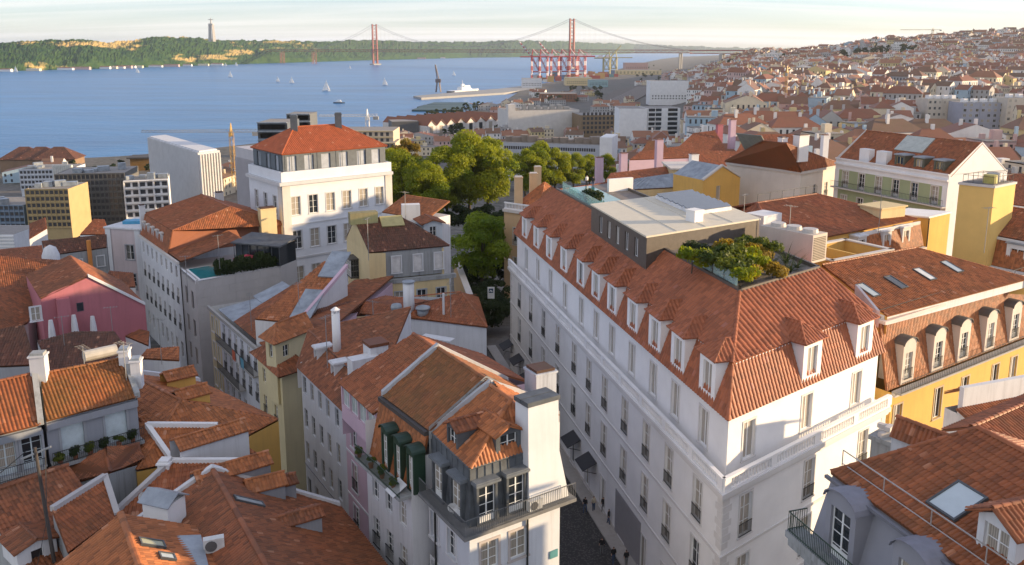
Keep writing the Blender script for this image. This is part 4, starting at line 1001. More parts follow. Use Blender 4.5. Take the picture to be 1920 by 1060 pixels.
# ================================================================== yellow mansard house right of the hotel
def build_yellow_mansard():
    zb=45.4;A=Z(1672,737,zb);B=Z(1945,629,zb);d=(B-A).normalized();n=Vector((d.y,-d.x,0));
    if n.y>0:n=-n
    A0=A;root=thing('yellow_mansard_house','long ochre house with tiled mansard, five round-topped dormers and iron balcony','building',V3((A+B)*.5-n*6,30));b_in=-n
    dep=15.5;P=[A0,B,B+b_in*dep,A0+b_in*dep];c=cen(P);L=(B-A0).length
    hits=[((hitp(u,v,vplane(A0,B))-A0).dot(d)/L) for u,v in((1683,770),(1758,755),(1811,705),(1868,680))]
    facade(root,A0,B,29.5,zb,W_YELLOW,c,[(41.0,3.0,'plain2'),(36.4,3.0,'plain2'),(31.6,3.0,'plain2')],ts=hits+[min(.985,hits[-1]+.14)],w=1.25,sur=plaster('sandstone_trim',(.50,.40,.27),.25),frame=PAINT)
    body(root,P,29.5,zb,W_YELLOW,{0:dict(z0=29.5,z1=29.6)})
    band(root,[A0,B] if(B-A0).cross(Vector((0,0,1))).dot(n)>0 else[B,A0],zb-.35,.35,.35,STONE)
    bal=MB();bal.obox(V3(A0,zb),B-A0,n*.9,(0,0,.16));o=bal.build('balcony',CONC,root);railing(root,[A0+n*.85,B+n*.85],zb+.16,1.0,.3,name='balcony_railing')
# mansard slope with dormers
    zt=51.3;lo0,lo1=V3(A0-n*.5,zb),V3(B-n*.5,zb);hi0,hi1=V3(A0-n*1.7,zt),V3(B-n*1.7,zt)
    r=Roof(T_ORANGE,cw=.24,rl=.36,amp=.04);r.plane([lo0,lo1,hi1,hi0]);r.build(root,'mansard_slope')
    g=MB();g.obox(V3(A0-n*1.9,zt),B-A0,n*.75,(0,0,.3));g.build('gutter',plaster('pale_pink_trim',(.66,.56,.53),.12),root)
    tz=MB();tz.prism([A0-n*1.8,B-n*1.8,B-n*5,A0-n*5],zt-.4,zt+.05);tz.build('roof_walkway',STONE,root)
    railing(root,[A0-n*1.95,B-n*1.95],zt+.3,.85,2.1,name='roof_railing',post=.04)
    dk=('ymans',2.0,3.7,2.2,'barrel',plaster('dormer_stone',(.62,.55,.48),.15),plain('lead_dome',(.10,.095,.085),.6),1.1,2.5,.35,'french',PAINT,GLASS)
    pl=vplane(A0-n*.35,B-n*.35)
    for u,v in((1703,690),(1760,665),(1808,645),(1858,625),(1905,606)):
        p=hitp(u,v,pl);place_dormer(root,V3(p,zb+.17),n,*dk)
# upper roof
    zR=52.0;e0=Z(1664,593,zR);e1=Z(1930,523,zR);pl=splane(e0,e1,19,e0-n*8)
    p0=hitp(1541,497,pl);p1=hitp(1717,465,pl);p2=hitp(1935,527,pl)
    r=Roof(T_ORANGE,cw=.30,rl=.45,amp=.07);r.plane([e0,e1,p1,p0]);r.ridge(p0,p1).ridge(p1,e1);r.build(root,'roof')
    k=MB();k.prism([e0-n*.3,e1-n*.3,p1,p0],zt-.3,zR-.02,top=False);k.build('attic_wall',W_OLDW,root)
    pb=MB();pb.quad(V3(p0,zt-1),V3(p1,zt-1),p1,p0);pb.quad(V3(p1,zt-1),V3(e1,zt-1),e1,p1);pb.quad(V3(e0,zt-1),V3(p0,zt-1),p0,e0);pb.build('attic_wall',W_YELLOW,root)
    for(u,v),gl in zip(((1627,546),(1679,531),(1733,516),(1784,502)),(None,plain('dark_skylight',(.06,.065,.07),.1),plain('bright_skylight',(.6,.6,.58),.1),None)):skylight(root,pl,u,v,1.1,2.1,gl)
    w=MB();a=Z(1610,535,54.0);b=Z(1650,583,53);w.obox(Vector(a)-Vector((0,0,1.5)),(b-a),-n*.35,(0,0,1.5));w.build('fire_wall',W_OLDW,root)
build_yellow_mansard()
# ================================================================== big red roof, yellow blocks and plant room behind the hotel
def build_red_hip_back():
    zE=54;e0=Z(1462,462,zE);e1=Z(1720,411,zE);up=Vector((-(e1-e0).y,(e1-e0).x,0)).normalized();pl=splane(e0,e1,15,e0+up*10)
    p={k:hitp(u,v,pl) for k,(u,v) in dict(a=(1420,381),b=(1531,364),c=(1720,408),h=(1428,424)).items()}
    root=thing('red_roofed_house','ochre house with a broad low red hip roof just behind the hotel','building',V3((e0+e1)*.5+up*7,31))
    r=Roof(T_RED,cw=.3,rl=.45,amp=.06);r.plane([e0,e1,p['b'],p['a']]);lft=Z(1352,391,zE+.3)
    r.plane([e0,p['a'],V3(lft,zE)]);back=p['b']+up*8;back.z=zE;bl=p['a']+up*9;bl.z=zE
    r.plane([p['a'],p['b'],back,bl]);r.plane([e1,back,p['b']]);r.ridge(p['a'],p['b']).ridge(e0,p['a'],.18).ridge(p['b'],e1);r.build(root)
    P=[e0,e1,back,bl,V3(lft,zE)];n=-up
    body(root,[(q.x,q.y) for q in inset(P,.3)],30,zE-.1,W_YELLOW)
# mansard strip under the eave with white framed dormer windows
    a,b=V3(e0,zE)+n*.1,V3(e1,zE)+n*.1;t0=.52
    m=MB();s0=a.lerp(b,t0);m.obox(V3(s0,zE-.75)+n*.2,b-s0,n*.15,(0,0,.55));m.build('eaves_board',W_OLDW,root)
    rr=Roof(T_ORANGE,cw=.22,rl=.35,amp=.035,th=.06);rr.plane([V3(s0,zE-3.2)+n*1.0,V3(b,zE-3.2)+n*1.0,V3(b,zE-.4)+n*.25,V3(s0,zE-.4)+n*.25]);rr.build(root,'mansard_slope')
    for u,v in((1616,452),(1663,446),(1699,438)):
        q=hitp(u,v+10,vplane(V3(s0,0)+n*.8,V3(b,0)+n*.8));place_dormer(root,V3(q,zE-3.0),n,'rb',1.7,2.5,1.5,'flat',W_OLDW,W_OLDW,1.1,1.7,.4,'plain2',PAINT,GLASS)
    m=MB();m.obox(V3(s0,zE-3.7)+n*1.0,b-s0,n*.5,(0,0,.4));m.build('cornice',STONE,root)
    railing(root,[p['a']+Vector((0,0,.1)),p['b']+Vector((0,0,.1))],0,1.0,2.0,name='roof_railing',post=.04)
build_red_hip_back()
def build_plant_room():
    z=55.2;root=thing('plant_room','cream box of rooftop air conditioning plant with round fans behind the roof garden','rooftop plant',Z(1515,485,z))
    a=Z(1548,488,z);d=Vector((.80,.60,0));n=Vector((-.6,.8,0));CRM=plaster('cream_panel',(.56,.49,.42),.12)
    L=6.0;m=MB();m.obox(a,n*L,-d*2.3,(0,0,2.7));m.build('casing',CRM,root)
    lv=MB();o=a+Vector((0,0,.25))-d*2.15-n*.05
    for i in range(14):lv.obox(o+Vector((0,0,i*.16)),d*1.9,n*.04,(0,0,.09))
    lv.build('louvre',plain('bronze_louvre',(.09,.07,.05),.5),root)
    for i in range(3):
        f=MB();q=a+n*(1.1+i*1.8)-d*1.15+Vector((0,0,2.7));f.tube([q,q+Vector((0,0,.35))],[.75,.7],14);f.build('fan',plain('fan_grey',(.50,.46,.42),.5),root)
    b=MB();b.obox(Z(1430,446,54.6),Vector((2.6,2.0,0)),Vector((-1.5,2.0,0)),(0,0,2.4));o=b.build('rooftop_stair_box',plaster('white_stair_head',(.70,.70,.72),.08));tag(o,'small white rooftop stair box between pavilion and plant room','rooftop box')
# parapet court right of it
    r2=thing('parapet_court','bronze and cream parapet round a sunken flat roof beside the plant room','roof terrace',Z(1620,480,53))
    q=[Z(1562,488,54.6),Z(1676,466,54.6)];dd=(q[1]-q[0]);nn=Vector((-dd.y,dd.x,0)).normalized();q+=[q[1]+nn*6,q[0]+nn*6]
    m=MB()
    for i in range(4):a,b=q[i],q[(i+1)%4];e=(b-a).normalized();m.obox(V3(a,51.5),b-a,Vector((-e.y,e.x,0))*.35,(0,0,2.9))
    mid=(q[0]+q[1])*.5;m.obox(V3(mid,51.5),nn*6,dd.normalized()*.3,(0,0,2.85));m.build('parapet',W_YELLOW,r2)
    t=MB()
    for i in range(4):a,b=q[i],q[(i+1)%4];e=(b-a).normalized();t.obox(V3(a,54.42)-Vector((-e.y,e.x,0))*.1,b-a,Vector((-e.y,e.x,0))*.55,(0,0,.14))
    t.build('coping',STONE,r2);f=MB();f.obox(V3(q[0],52.6)-nn*.12,dd,nn*.1,(0,0,1.75));f.build('cladding',BROWNM,r2);fl=MB();fl.prism([(p.x,p.y) for p in q],51.4,53.2);fl.build('floor',plain('terracotta_floor',(.38,.25,.18),.8),r2)
build_plant_room()
def build_yellow_blocks():
    z=60;a,b,c=Z(1799,342,z),Z(1865,349,z),Z(1905,341,z)
    a=b+(a-b)*1.0;P=[b,c,c+(a-b),a]
# widen to a believable stair tower
    root=thing('stair_tower','tall plain ochre stair tower with tanks and railing on top','tower',V3(cen(P),32));Y2=plaster('warm_yellow_render',(.74,.50,.17),.08,(.5,.33,.13))
    body(root,P,32,z-.25,Y2);m=MB();m.prism(inset(P,-.1),z-.25,z);m.build('coping',STONE,root);f=MB();f.prism(inset(P,.2),z-.02,z+.03);f.build('flat_roof',plain('gravel_roof',(.18,.16,.15),.9),root)
    ip=inset(P,.25);railing(root,ip+[ip[0]],z+.03,.9,1.0,name='railing',post=.035)
    for i,(s,t,cc) in enumerate(((.35,.35,(.42,.36,.10)),(.66,.45,(.22,.23,.24)))):
        q=lerp(lerp(P[0],P[1],s),lerp(P[3],P[2],s),t);k=MB();k.tube([V3(q,z+.03),V3(q,z+.95),V3(q,z+1.0)],[.75,.72,.6],14);k.build('water_tank',plain('tank%d'%i,cc,.6),root)
    z=54;a,b,c=Z(1712,404,z),Z(1741,406.5,z),Z(1782,397,z);a=b+(a-b).normalized()*5;P=[b,c,c+(a-b),a]
    r2=thing('yellow_annex','lower ochre block with white flat roof left of the stair tower','building',V3(cen(P),32));body(r2,P,32,z-.2,W_YELLOW);m=MB();m.prism(inset(P,-.12),z-.2,z);m.build('flat_roof',W_WHITE,r2)
    dp=MB();q=b+(c-b)*.05;dp.tube([V3(q,z-.2)+Vector((-.05,-.1,0)),V3(q,z-4)+Vector((-.05,-.1,0)),V3(q,z-5.5)+Vector((-.8,-.3,0)),V3(q,32)+Vector((-.8,-.3,0))],.07,6);dp.build('downpipe',IRON,r2)
    m=MB();q=Z(1655,388,55.5);m.box((q.x,q.y,54),(4.5,3.2,1.6),.5);m.box((q.x,q.y,55.6),(4.9,3.6,.18),.5);o=m.build('rooftop_hatch',W_CREAM);tag(o,'squat cream rooftop hatch with white lid behind the red roof','rooftop box')
build_yellow_blocks()
def build_right_mansard():
    z=54;a,b=Z(1820,433,z),Z(1975,462,z);d=(b-a).normalized();n=Vector((d.y,-d.x,0));n=n if n.y<0 else-n
    root=thing('corner_mansard_house','ochre mansard house at the right edge with a blue roof window','building',V3((a+b)*.5-n*4,31));dep=9
    pl=splane(a,b,30,a-n*5);r0=hitp(1899,381,pl);r=Roof(T_DARK if False else T_OLDRED,cw=.25,rl=.4)
    hb=a-n*dep;rid=(a-n*4.6);e0=V3(a,z);e1=V3(b,z);k0=V3(a-n*4.6,zat(pl,a-n*4.6));k1=V3(b-n*4.6,zat(pl,b-n*4.6));q0,q1=V3(a-n*9.2,z),V3(b-n*9.2,z)
    r.plane([e0,e1,k1,k0]).plane([k0,k1,q1,q0]);r.ridge(k0,k1);r.build(root)
    gm=MB();gm.quad(V3(a,z-.1),V3(k0,k0.z-.1),V3(q0,z-.1));gm.build('gable',W_YELLOW,root)
    ms=Roof(T_ORANGE,cw=.22,rl=.34,amp=.035);f0,f1=V3(a,z-.1),V3(b,z-.1);g0,g1=V3(a+n*.8,z-3.3),V3(b+n*.8,z-3.3);ms.plane([g0,g1,f1,f0]);ms.build(root,'mansard_slope')
    wl=MB();wl.obox(V3(a,z-.35)+n*.05,b-a,n*.2,(0,0,.28));wl.obox(V3(a,z-3.75)+n*.75,b-a,n*.7,(0,0,.4));wl.build('cornice',W_OLDW,root)
    facade(root,a+n*.9,b+n*.9,30,z-3.5,W_YELLOW,a-n*5,[(z-6.7,2.0,'plain2'),(z-10,2.0,'plain2')],ts=[.12,.38,.62,.86],w=1.15,frame=PAINT,sur=STONE)
    body(root,[a+n*.9,b+n*.9,q1,q0],30,z-.1,W_YELLOW,{0:dict(z0=30,z1=30.05)})
    pl2=(g0,newell([g0,g1,f1,f0]));p=hitp(1859,459,pl2);
    if pl2[1].z<0:pl2=(pl2[0],-pl2[1])
    skylight_at(root,pl2,p,.95,1.7,plain('blue_skylight',(.10,.22,.38),.1))
    q=hitp(1906,480,vplane(a+n*.5,b+n*.5));place_dormer(root,V3(q,z-3.1),n,'rm',2.4,2.6,1.4,'flat',W_WHITE,ZINC,1.5,1.6,.5,'plain2',PAINT,GLASS)
build_right_mansard()
# ================================================================== green house and hip-roofed house beyond
def build_green_house():
    y=138;a=XYd(1567,296,y);b=XYd(1783,327,124);z1=57.2
    a=Z(1568,295,z1);b=Z(1780,327,z1);d=(b-a).normalized();n=Vector((d.y,-d.x,0));n=n if n.y<0 else-n
    root=thing('green_house','sage green apartment house with white cornice, balcony and three zinc dormers','building',V3((a+b)*.5-n*5,33));dep=12.5;P=[a,b,b-n*dep,a-n*dep];L=(b-a).length
    ts=[((hitp(u,v,vplane(a,b))-a).dot(d))/L for u,v in((1585,335),(1615,341),(1647,346),(1679,352),(1714,359),(1752,363))]
    zb=hitp(1600,356,vplane(a,b)).z
    facade(root,a,b,33,z1-1.9,W_GREEN,cen(P),[(zb+.1,2.7,'french'),(zb-3.8,2.6,'french'),(zb-7.6,2.6,'french')],ts=ts,w=1.15,frame=PAINT,sur=STONE)
    facade(root,a,b,z1-1.9,z1,W_WHITE,cen(P));body(root,P,33,z1-.05,W_WHITE,{0:dict(z0=33,z1=33.05)})
    fw=[a,b] if d.cross(Vector((0,0,1))).dot(n)>0 else[b,a]
    band(root,fw,z1-1.1,.25,.3,W_WHITE);band(root,fw,z1-.2,.2,.2,W_WHITE,'coping')
    bl=MB();bl.obox(V3(a,zb-.1),b-a,n*.9,(0,0,.18));bl.build('balcony',STONE,root);railing(root,[a+n*.85,b+n*.85],zb+.08,1.0,.25,name='balcony_railing')
    for t,w in((.0,.9),(1-.9/L,.9)):q=a+d*(t*L);m=MB();m.obox(V3(q,33)+n*.003,d*w,n*.06,(0,0,z1-1.9-33));m.build('pilaster',W_WHITE,root)
    e0,e1=V3(a-n*.5,z1-.4),V3(b-n*.3,z1-.4);pk=61.4;k0,k1=V3(a-n*6.3,pk),V3(b-n*6.3,pk);q0,q1=V3(a-n*dep,z1-.4),V3(b-n*dep,z1-.4)
    r=Roof(T_RED,cw=.28,rl=.42);r.plane([e0,e1,k1,k0]).plane([k0,k1,q1,q0]);r.ridge(k0,k1);r.build(root)
    for s0,s1,s2 in((a,k0,q0),(b,k1,q1)):
        m=MB();m.quad(V3(s0,z1-.1),V3(s2,z1-.3),s1+Vector((0,0,.25)));m.build('gable',W_WHITE,root)
    for u,v in((1687,300),(1723,306),(1761,312)):
        q=hitp(u,v,vplane(a-n*1.0,b-n*1.0));place_dormer(root,V3(q,z1-.3),n,'gr',1.9,1.9,3.6,'flat',plain('green_grey_wood',(.10,.10,.07),.6),ZINC,1.2,1.4,.3,'plain2',plain('cream_frame',(.62,.50,.25),.5),GLASS)
    for u,v in((1625,296),(1657,300)):q=hitp(u,v,vplane(a-n*1.2,b-n*1.2));m=MB();m.box(V3(q,z1-.4),(2.0,1.2,2.3),math.atan2(d.y,d.x));m.build('chimney_block',W_WHITE,root)
    m=MB();pl=splane(e0,e1,34,a-n*6);p=hitp(1716,276,pl);s=(k0-e0);s=(s-d*s.dot(d)).normalized();nn=d.cross(s);nn=nn if nn.z>0 else-nn
    m.obox(p-d*2.6-s*1.6+nn*.1,d*5.2,s*3.4,nn*.5);m.build('roof_hatch',plain('pale_metal_sheet',(.42,.44,.40),.5),root)
build_green_house()
def build_hip_house():
    z=55;A=Z(1363,303,z);B=Z(1502,321,z);C2=Z(1572,308,z);P=[B,C2,C2+(A-B),A];root=thing('hip_roofed_house','cream-white house with steep red hip roof, two skylights and white chimney','building',V3(cen(P),33))
    body(root,P,33,z,W_CREAM if False else plaster('warm_white_render',(.72,.66,.58),.15,(.4,.33,.28)),{0:dict(rows=[(z-5.2,2.4,'french')],n=2,w=1.1,m0=3,m1=2),3:dict(rows=[],n=0)})
    fw=[P[1],P[0],P[3]]
    band(root,[P[3],P[0],P[1]],z-.5,.45,.35,STONE)
    e=[V3(p,z) for p in inset(P,-.35)];pk=z+5.0
    r0=Z(1474,270,pk);r1=Z(1432,264,pk);r=Roof(T_RED,cw=.28,rl=.42)
    r.plane([e[0],e[3],r1,r0]).plane([e[0],e[1],r0]).plane([e[1],e[2],r1,r0]).plane([e[2],e[3],r1]);r.ridge(e[0],r0).ridge(e[1],r0).ridge(r0,r1).ridge(e[3],r1);r.build(root)
    nn=newell([e[0],e[3],r1]);nn=nn if nn.z>0 else-nn;pl=(e[0],nn)
    skylight(root,pl,1438,292,1.3,2.0,plain('bright_skylight',(.6,.6,.58),.1));skylight(root,pl,1466,295,1.3,2.0,plain('bright_skylight',(.6,.6,.58),.1))
    q=hitp(1412,271,pl);m=MB();s=(Vector((0,0,1))-nn*nn.z).normalized();ee=s.cross(nn);m.obox(q-ee*2.6-s*2+nn*.08,ee*5.2,s*4.2,nn*.12);m.build('solar_panels',plain('dull_panel',(.20,.22,.20),.35),root)
    n2=newell([e[0],e[1],r0]);n2=n2 if n2.z>0 else-n2;q=hitp(1500,296,(e[0],n2));chimney(root,(q.x,q.y,q.z-.6),2.2,1.4,4.2,W_WHITE,.5)
    q=hitp(1467,272,pl);chimney(root,(q.x,q.y,q.z-.3),1.2,1.0,1.4,W_WHITE,.5)
build_hip_house()
# ================================================================== grey mansard house in the lower right corner
def build_corner_grey():
    z=56.2;e0=Z(1557,886,z);e1=Z(1800,1062,z);d=(e1-e0).normalized();up=Vector((-d.y,d.x,0));up=up if up.x>0 else-up;n=-up
    e1=e0+d*16;pl=splane(e0,e1,24,e0+up*5)
    root=thing('grey_mansard_house','grey mansard house in the lower right corner with large tiled roof and skylight','building',V3(e0+d*5+up*5,30))
    ra=hitp(1664,843,pl);rb=hitp(1833,803,pl);rd=hitp(1925,870,pl)
    top0=rb;top1=rb+d*14;top1.z=zat(pl,top1)
    r=Roof(T_RED,cw=.215,rl=.40,amp=.06,rise=.035);r.plane([e0,e1,top1,top0],single=300)
# plane behind the left hip and slope over the ridge
    bk=e0+up*1.0-d*3.6;bk.z=z;t2=Z(1780,842,z+.0)
    q=rb+up*7;q.z=z-.2;q1=top1+up*7;q1.z=z-.2;r.plane([rb,top1,q1,q])
    h1=e0-d*1.2+up*6.5;h1.z=z-.2;h2=rb-d*3.0+up*4;h2.z=z+.1
    r.plane([e0,rb,h1]);r.plane([rb,q,h1]);r.ridge(e0,rb,.12).ridge(rb,top1,.15);r.build(root)
    skylight(root,pl,1795,943,1.5,1.75,plain('pale_sky_glass',(.50,.56,.58),.06,0,.8,.05))
# mansard wall (rendered grey) and balcony
    zb=53.0;w0,w1=e0+n*.6-d*.2,e1+n*.6;mw=MB();a0=e0+up*.15;a1=e1+up*.15
    mw.quad(V3(w0,zb),V3(w1,zb),V3(a1,z-.12),V3(a0,z-.12));side=e0-d*.15+up*7;mw.quad(V3(w0,zb),V3(a0,z-.12),V3(side,z-.12),V3(side,zb));mw.build('mansard_wall',plaster('smooth_grey_mansard',(.27,.27,.30),.15,(.18,.18,.2)),root)
    gt=MB();gt.obox(V3(e0+n*.15,z-.2),e1-e0,n*.16,(0,0,.14));gt.build('gutter',plain('gutter_grey',(.16,.16,.18),.5),root)
    railing(root,[V3(e0+up*.6,zat(pl,e0+up*.6)),V3(e1+up*.6,zat(pl,e1+up*.6))],0,.75,2.6,mat=plain('galvanised_rail',(.45,.42,.40),.4,.3),name='roof_railing',post=.035)
    low=[V3(w0+n*1.3,0),V3(w1+n*1.3,0)];f0,f1=w0+n*.3,w1+n*.3
    body(root,[f0,f1,f1+up*16,f0+up*16],29.5,zb,W_STAIN);bl=MB();bl.obox(V3(w0-d*.8,zb-.3)-n*.1,(w1-w0),n*.95,(0,0,.32));bl.build('balcony',W_STAIN,root)
    cr=MB();cr.obox(V3(w0-d*.75,zb-.75),(w1-w0),n*.7,(0,0,.44));cr.build('cornice',W_STAIN,root)
    railing(root,[w0-d*.7+up*.2,w0-d*.7+n*.78,w1+n*.78],zb+.02,1.0,.12,GREENP,'balcony_railing')
    ym=hitp(1575,1003,vplane(w0+n*.2,w1+n*.2));place_dormer(root,V3(ym,zb+.03)+n*.05,n,'cg',1.9,2.75,1.9,'barrel',plaster('smooth_grey_mansard',(.27,.27,.30)),plain('grey_dome',(.20,.20,.235),.55),1.25,2.35,.1,'tall',PAINT,GLASS)
    ym2=ym+d*4.1;place_dormer(root,V3(ym2,zb+.03)+n*.05,n,'cg',1.9,2.75,1.9,'barrel',plaster('smooth_grey_mansard',(.27,.27,.30)),plain('grey_dome',(.20,.20,.235),.55),1.25,2.35,.1,'tall',PAINT,GLASS)
    q=hitp(1868,1040,pl);place_dormer(root,V3(q,q.z-.5)+n*.1,n,'cgg',1.7,1.75,4,'gable',W_OLDW,T_RED,1.1,1.15,.45,'small',PAINT,GLASS,pitch=30,over=.35,tile_kw=dict(cw=.215,rl=.4))
# low ridge roof standing out behind the left hip
    rt=thing('lean_to_roof','small steep tiled roof over a ribbed wall behind the grey mansard house','roof',Z(1700,850,52));t0,t1=Z(1681,782,57.4),Z(1786,821,57.4);a=Z(1653,813,56.5);dd=(t1-t0).normalized();uu=Vector((-dd.y,dd.x,0));uu=uu if uu.dot(t0-a)>0 else-uu;w_=(t0-a).dot(uu);a=V3(t0-uu*w_,56.5);b=V3(t1-uu*w_,56.5)
    r=Roof(T_RED,cw=.215,rl=.4);r.plane([a,b,t1,t0]);r.plane([t0,t1,V3(t1+uu*1.2,56.6),V3(t0+uu*1.2,56.6)]);r.ridge(t0,t1);r.build(rt);m=MB();P=[a+uu*.2,b+uu*.2,t1+uu*1.0,t0+uu*1.0];m.prism([(p.x,p.y) for p in P],30,56.4);m.quad(V3(a+uu*.2,56.4),V3(t0+uu*1.0,56.4),V3(t0,57.25));m.build('wall',W_OLDW,rt)
build_corner_grey()
# white gabled roofs at the right edge between the grey house and the yellow mansard
def build_right_edge():
    z=51.0;a=Z(1800,722,z);b=Z(1960,693,z);d=(b-a).normalized();n=Vector((d.y,-d.x,0));n=n if n.y<0 else-n
    root=thing('white_gable_house','low white walled house with red tiles at the right edge, below the yellow mansard','building',V3((a+b)*.5,30))
    pl=splane(a+n*.0,b,20,a-n*4);m=MB()
    P=[a+n*4.6,b+n*4.6,b-n*1.1,a-n*1.1];body(root,P,30,z-2.2,W_OLDW)
    w=MB();w.obox(V3(a,z-2.3),b-a,n*.4,(0,0,2.2));w.build('parapet_wall',W_OLDW,root)
    r=Roof(T_RED,cw=.26,rl=.42);r.plane([V3(a-n*1.3,z-1.1),V3(b-n*1.3,z-1.1),V3(b,z-.3),V3(a,z-.3)]);r.plane([V3(a+n*5.2-d*.6,z-3.2),V3(b+n*5.2,z-3.2),V3(b+n*.4,z-1.6),V3(a+n*.4-d*.6,z-1.6)]);r.ridge(V3(a,z-.3),V3(b,z-.3));r.build(root)
    z2=54.6;r2=thing('ridge_roof_house','red tiled ridge roof at the right edge behind the grey mansard house','building',Z(1900,790,45));p0,p1=Z(1690,815,53.2),Z(1960,770,54.2)
    q0,q1=Z(1650,865,52),Z(1760,800,52)
    A=Z(1821,801,55.2);B=Z(1985,730,55.2);dd=(B-A).normalized();up=Vector((-dd.y,dd.x,0));r=Roof(T_RED,cw=.24,rl=.4);r.plane([V3(A-up*6.5,52.0),V3(B-up*6.5,52.0),B,A]);r.plane([A,B,V3(B+up*1.6,54.4),V3(A+up*1.6,54.4)]);r.ridge(A,B);r.build(r2)
    body(r2,[A-up*6.0,B-up*6.0,B+up*1.5,A+up*1.5],30,52.0,W_OLDW)
build_right_edge()
def build_stone_chimney():
    a=Z(1668,800,50.5);root=thing('weathered_chimney','weathered stone chimney stack with broken tiles at the hotel corner','chimney',V3(a,44));m=MB();m.box(V3(a,40),(1.7,1.5,9.6),.7);m.box(V3(a,49.6),(2.0,1.8,.3),.7);m.build('stack',W_STAIN,root)
    t=MB()
    for i,(x,y,z,rz) in enumerate(((-.4,-.2,49.9,.3),(.3,.3,49.9,1.2),(0,0,50.25,.8),(.45,-.3,49.9,2),(-.2,.4,50.2,2.4))):t.box((a.x+x,a.y+y,z),(.75,.35,.3),rz)
    t.build('cap_stones',STONE,root)
build_stone_chimney()
# ================================================================== slate mansard corner house with the white chimney slab
def ac_unit(root,P,rz,name='air_conditioner',s=1.0):
    m=MB();m.box(P,(.9*s,.35*s,.65*s),rz);o=m.build(name,plain('ac_white',(.66,.66,.64),.5),root);f=MB();n=Vector((math.sin(rz),-math.cos(rz),0));x=Vector((math.cos(rz),math.sin(rz),0));q=Vector(P)+Vector((0,0,.33*s))+n*.18*s-x*.12*s
    f.tube([q,q+n*.02],.26*s,14);f.build('fan',plain('ac_fan',(.12,.12,.12),.5),o);return o
def dish(root,P,r=.35):
    m=MB();P=Vector(P);N=12
    for i in range(N):
        a0,a1=2*math.pi*i/N,2*math.pi*(i+1)/N
        for r0,r1 in((0,.5),(.5,1)):
            pt=lambda a,k:P+Vector((r*k*math.cos(a),-.12*(1-k*k)*-1-.1,r*k*math.sin(a)))
            m.quad(pt(a0,r0),pt(a1,r0),pt(a1,r1),pt(a0,r1))
    m.tube([P,P+Vector((0,-.35,.0))],.02,4);m.tube([P,P+Vector((0,.1,-.5))],.025,4);return m.build('satellite_dish',plain('dish_white',(.62,.62,.62),.5),root,smooth=True)
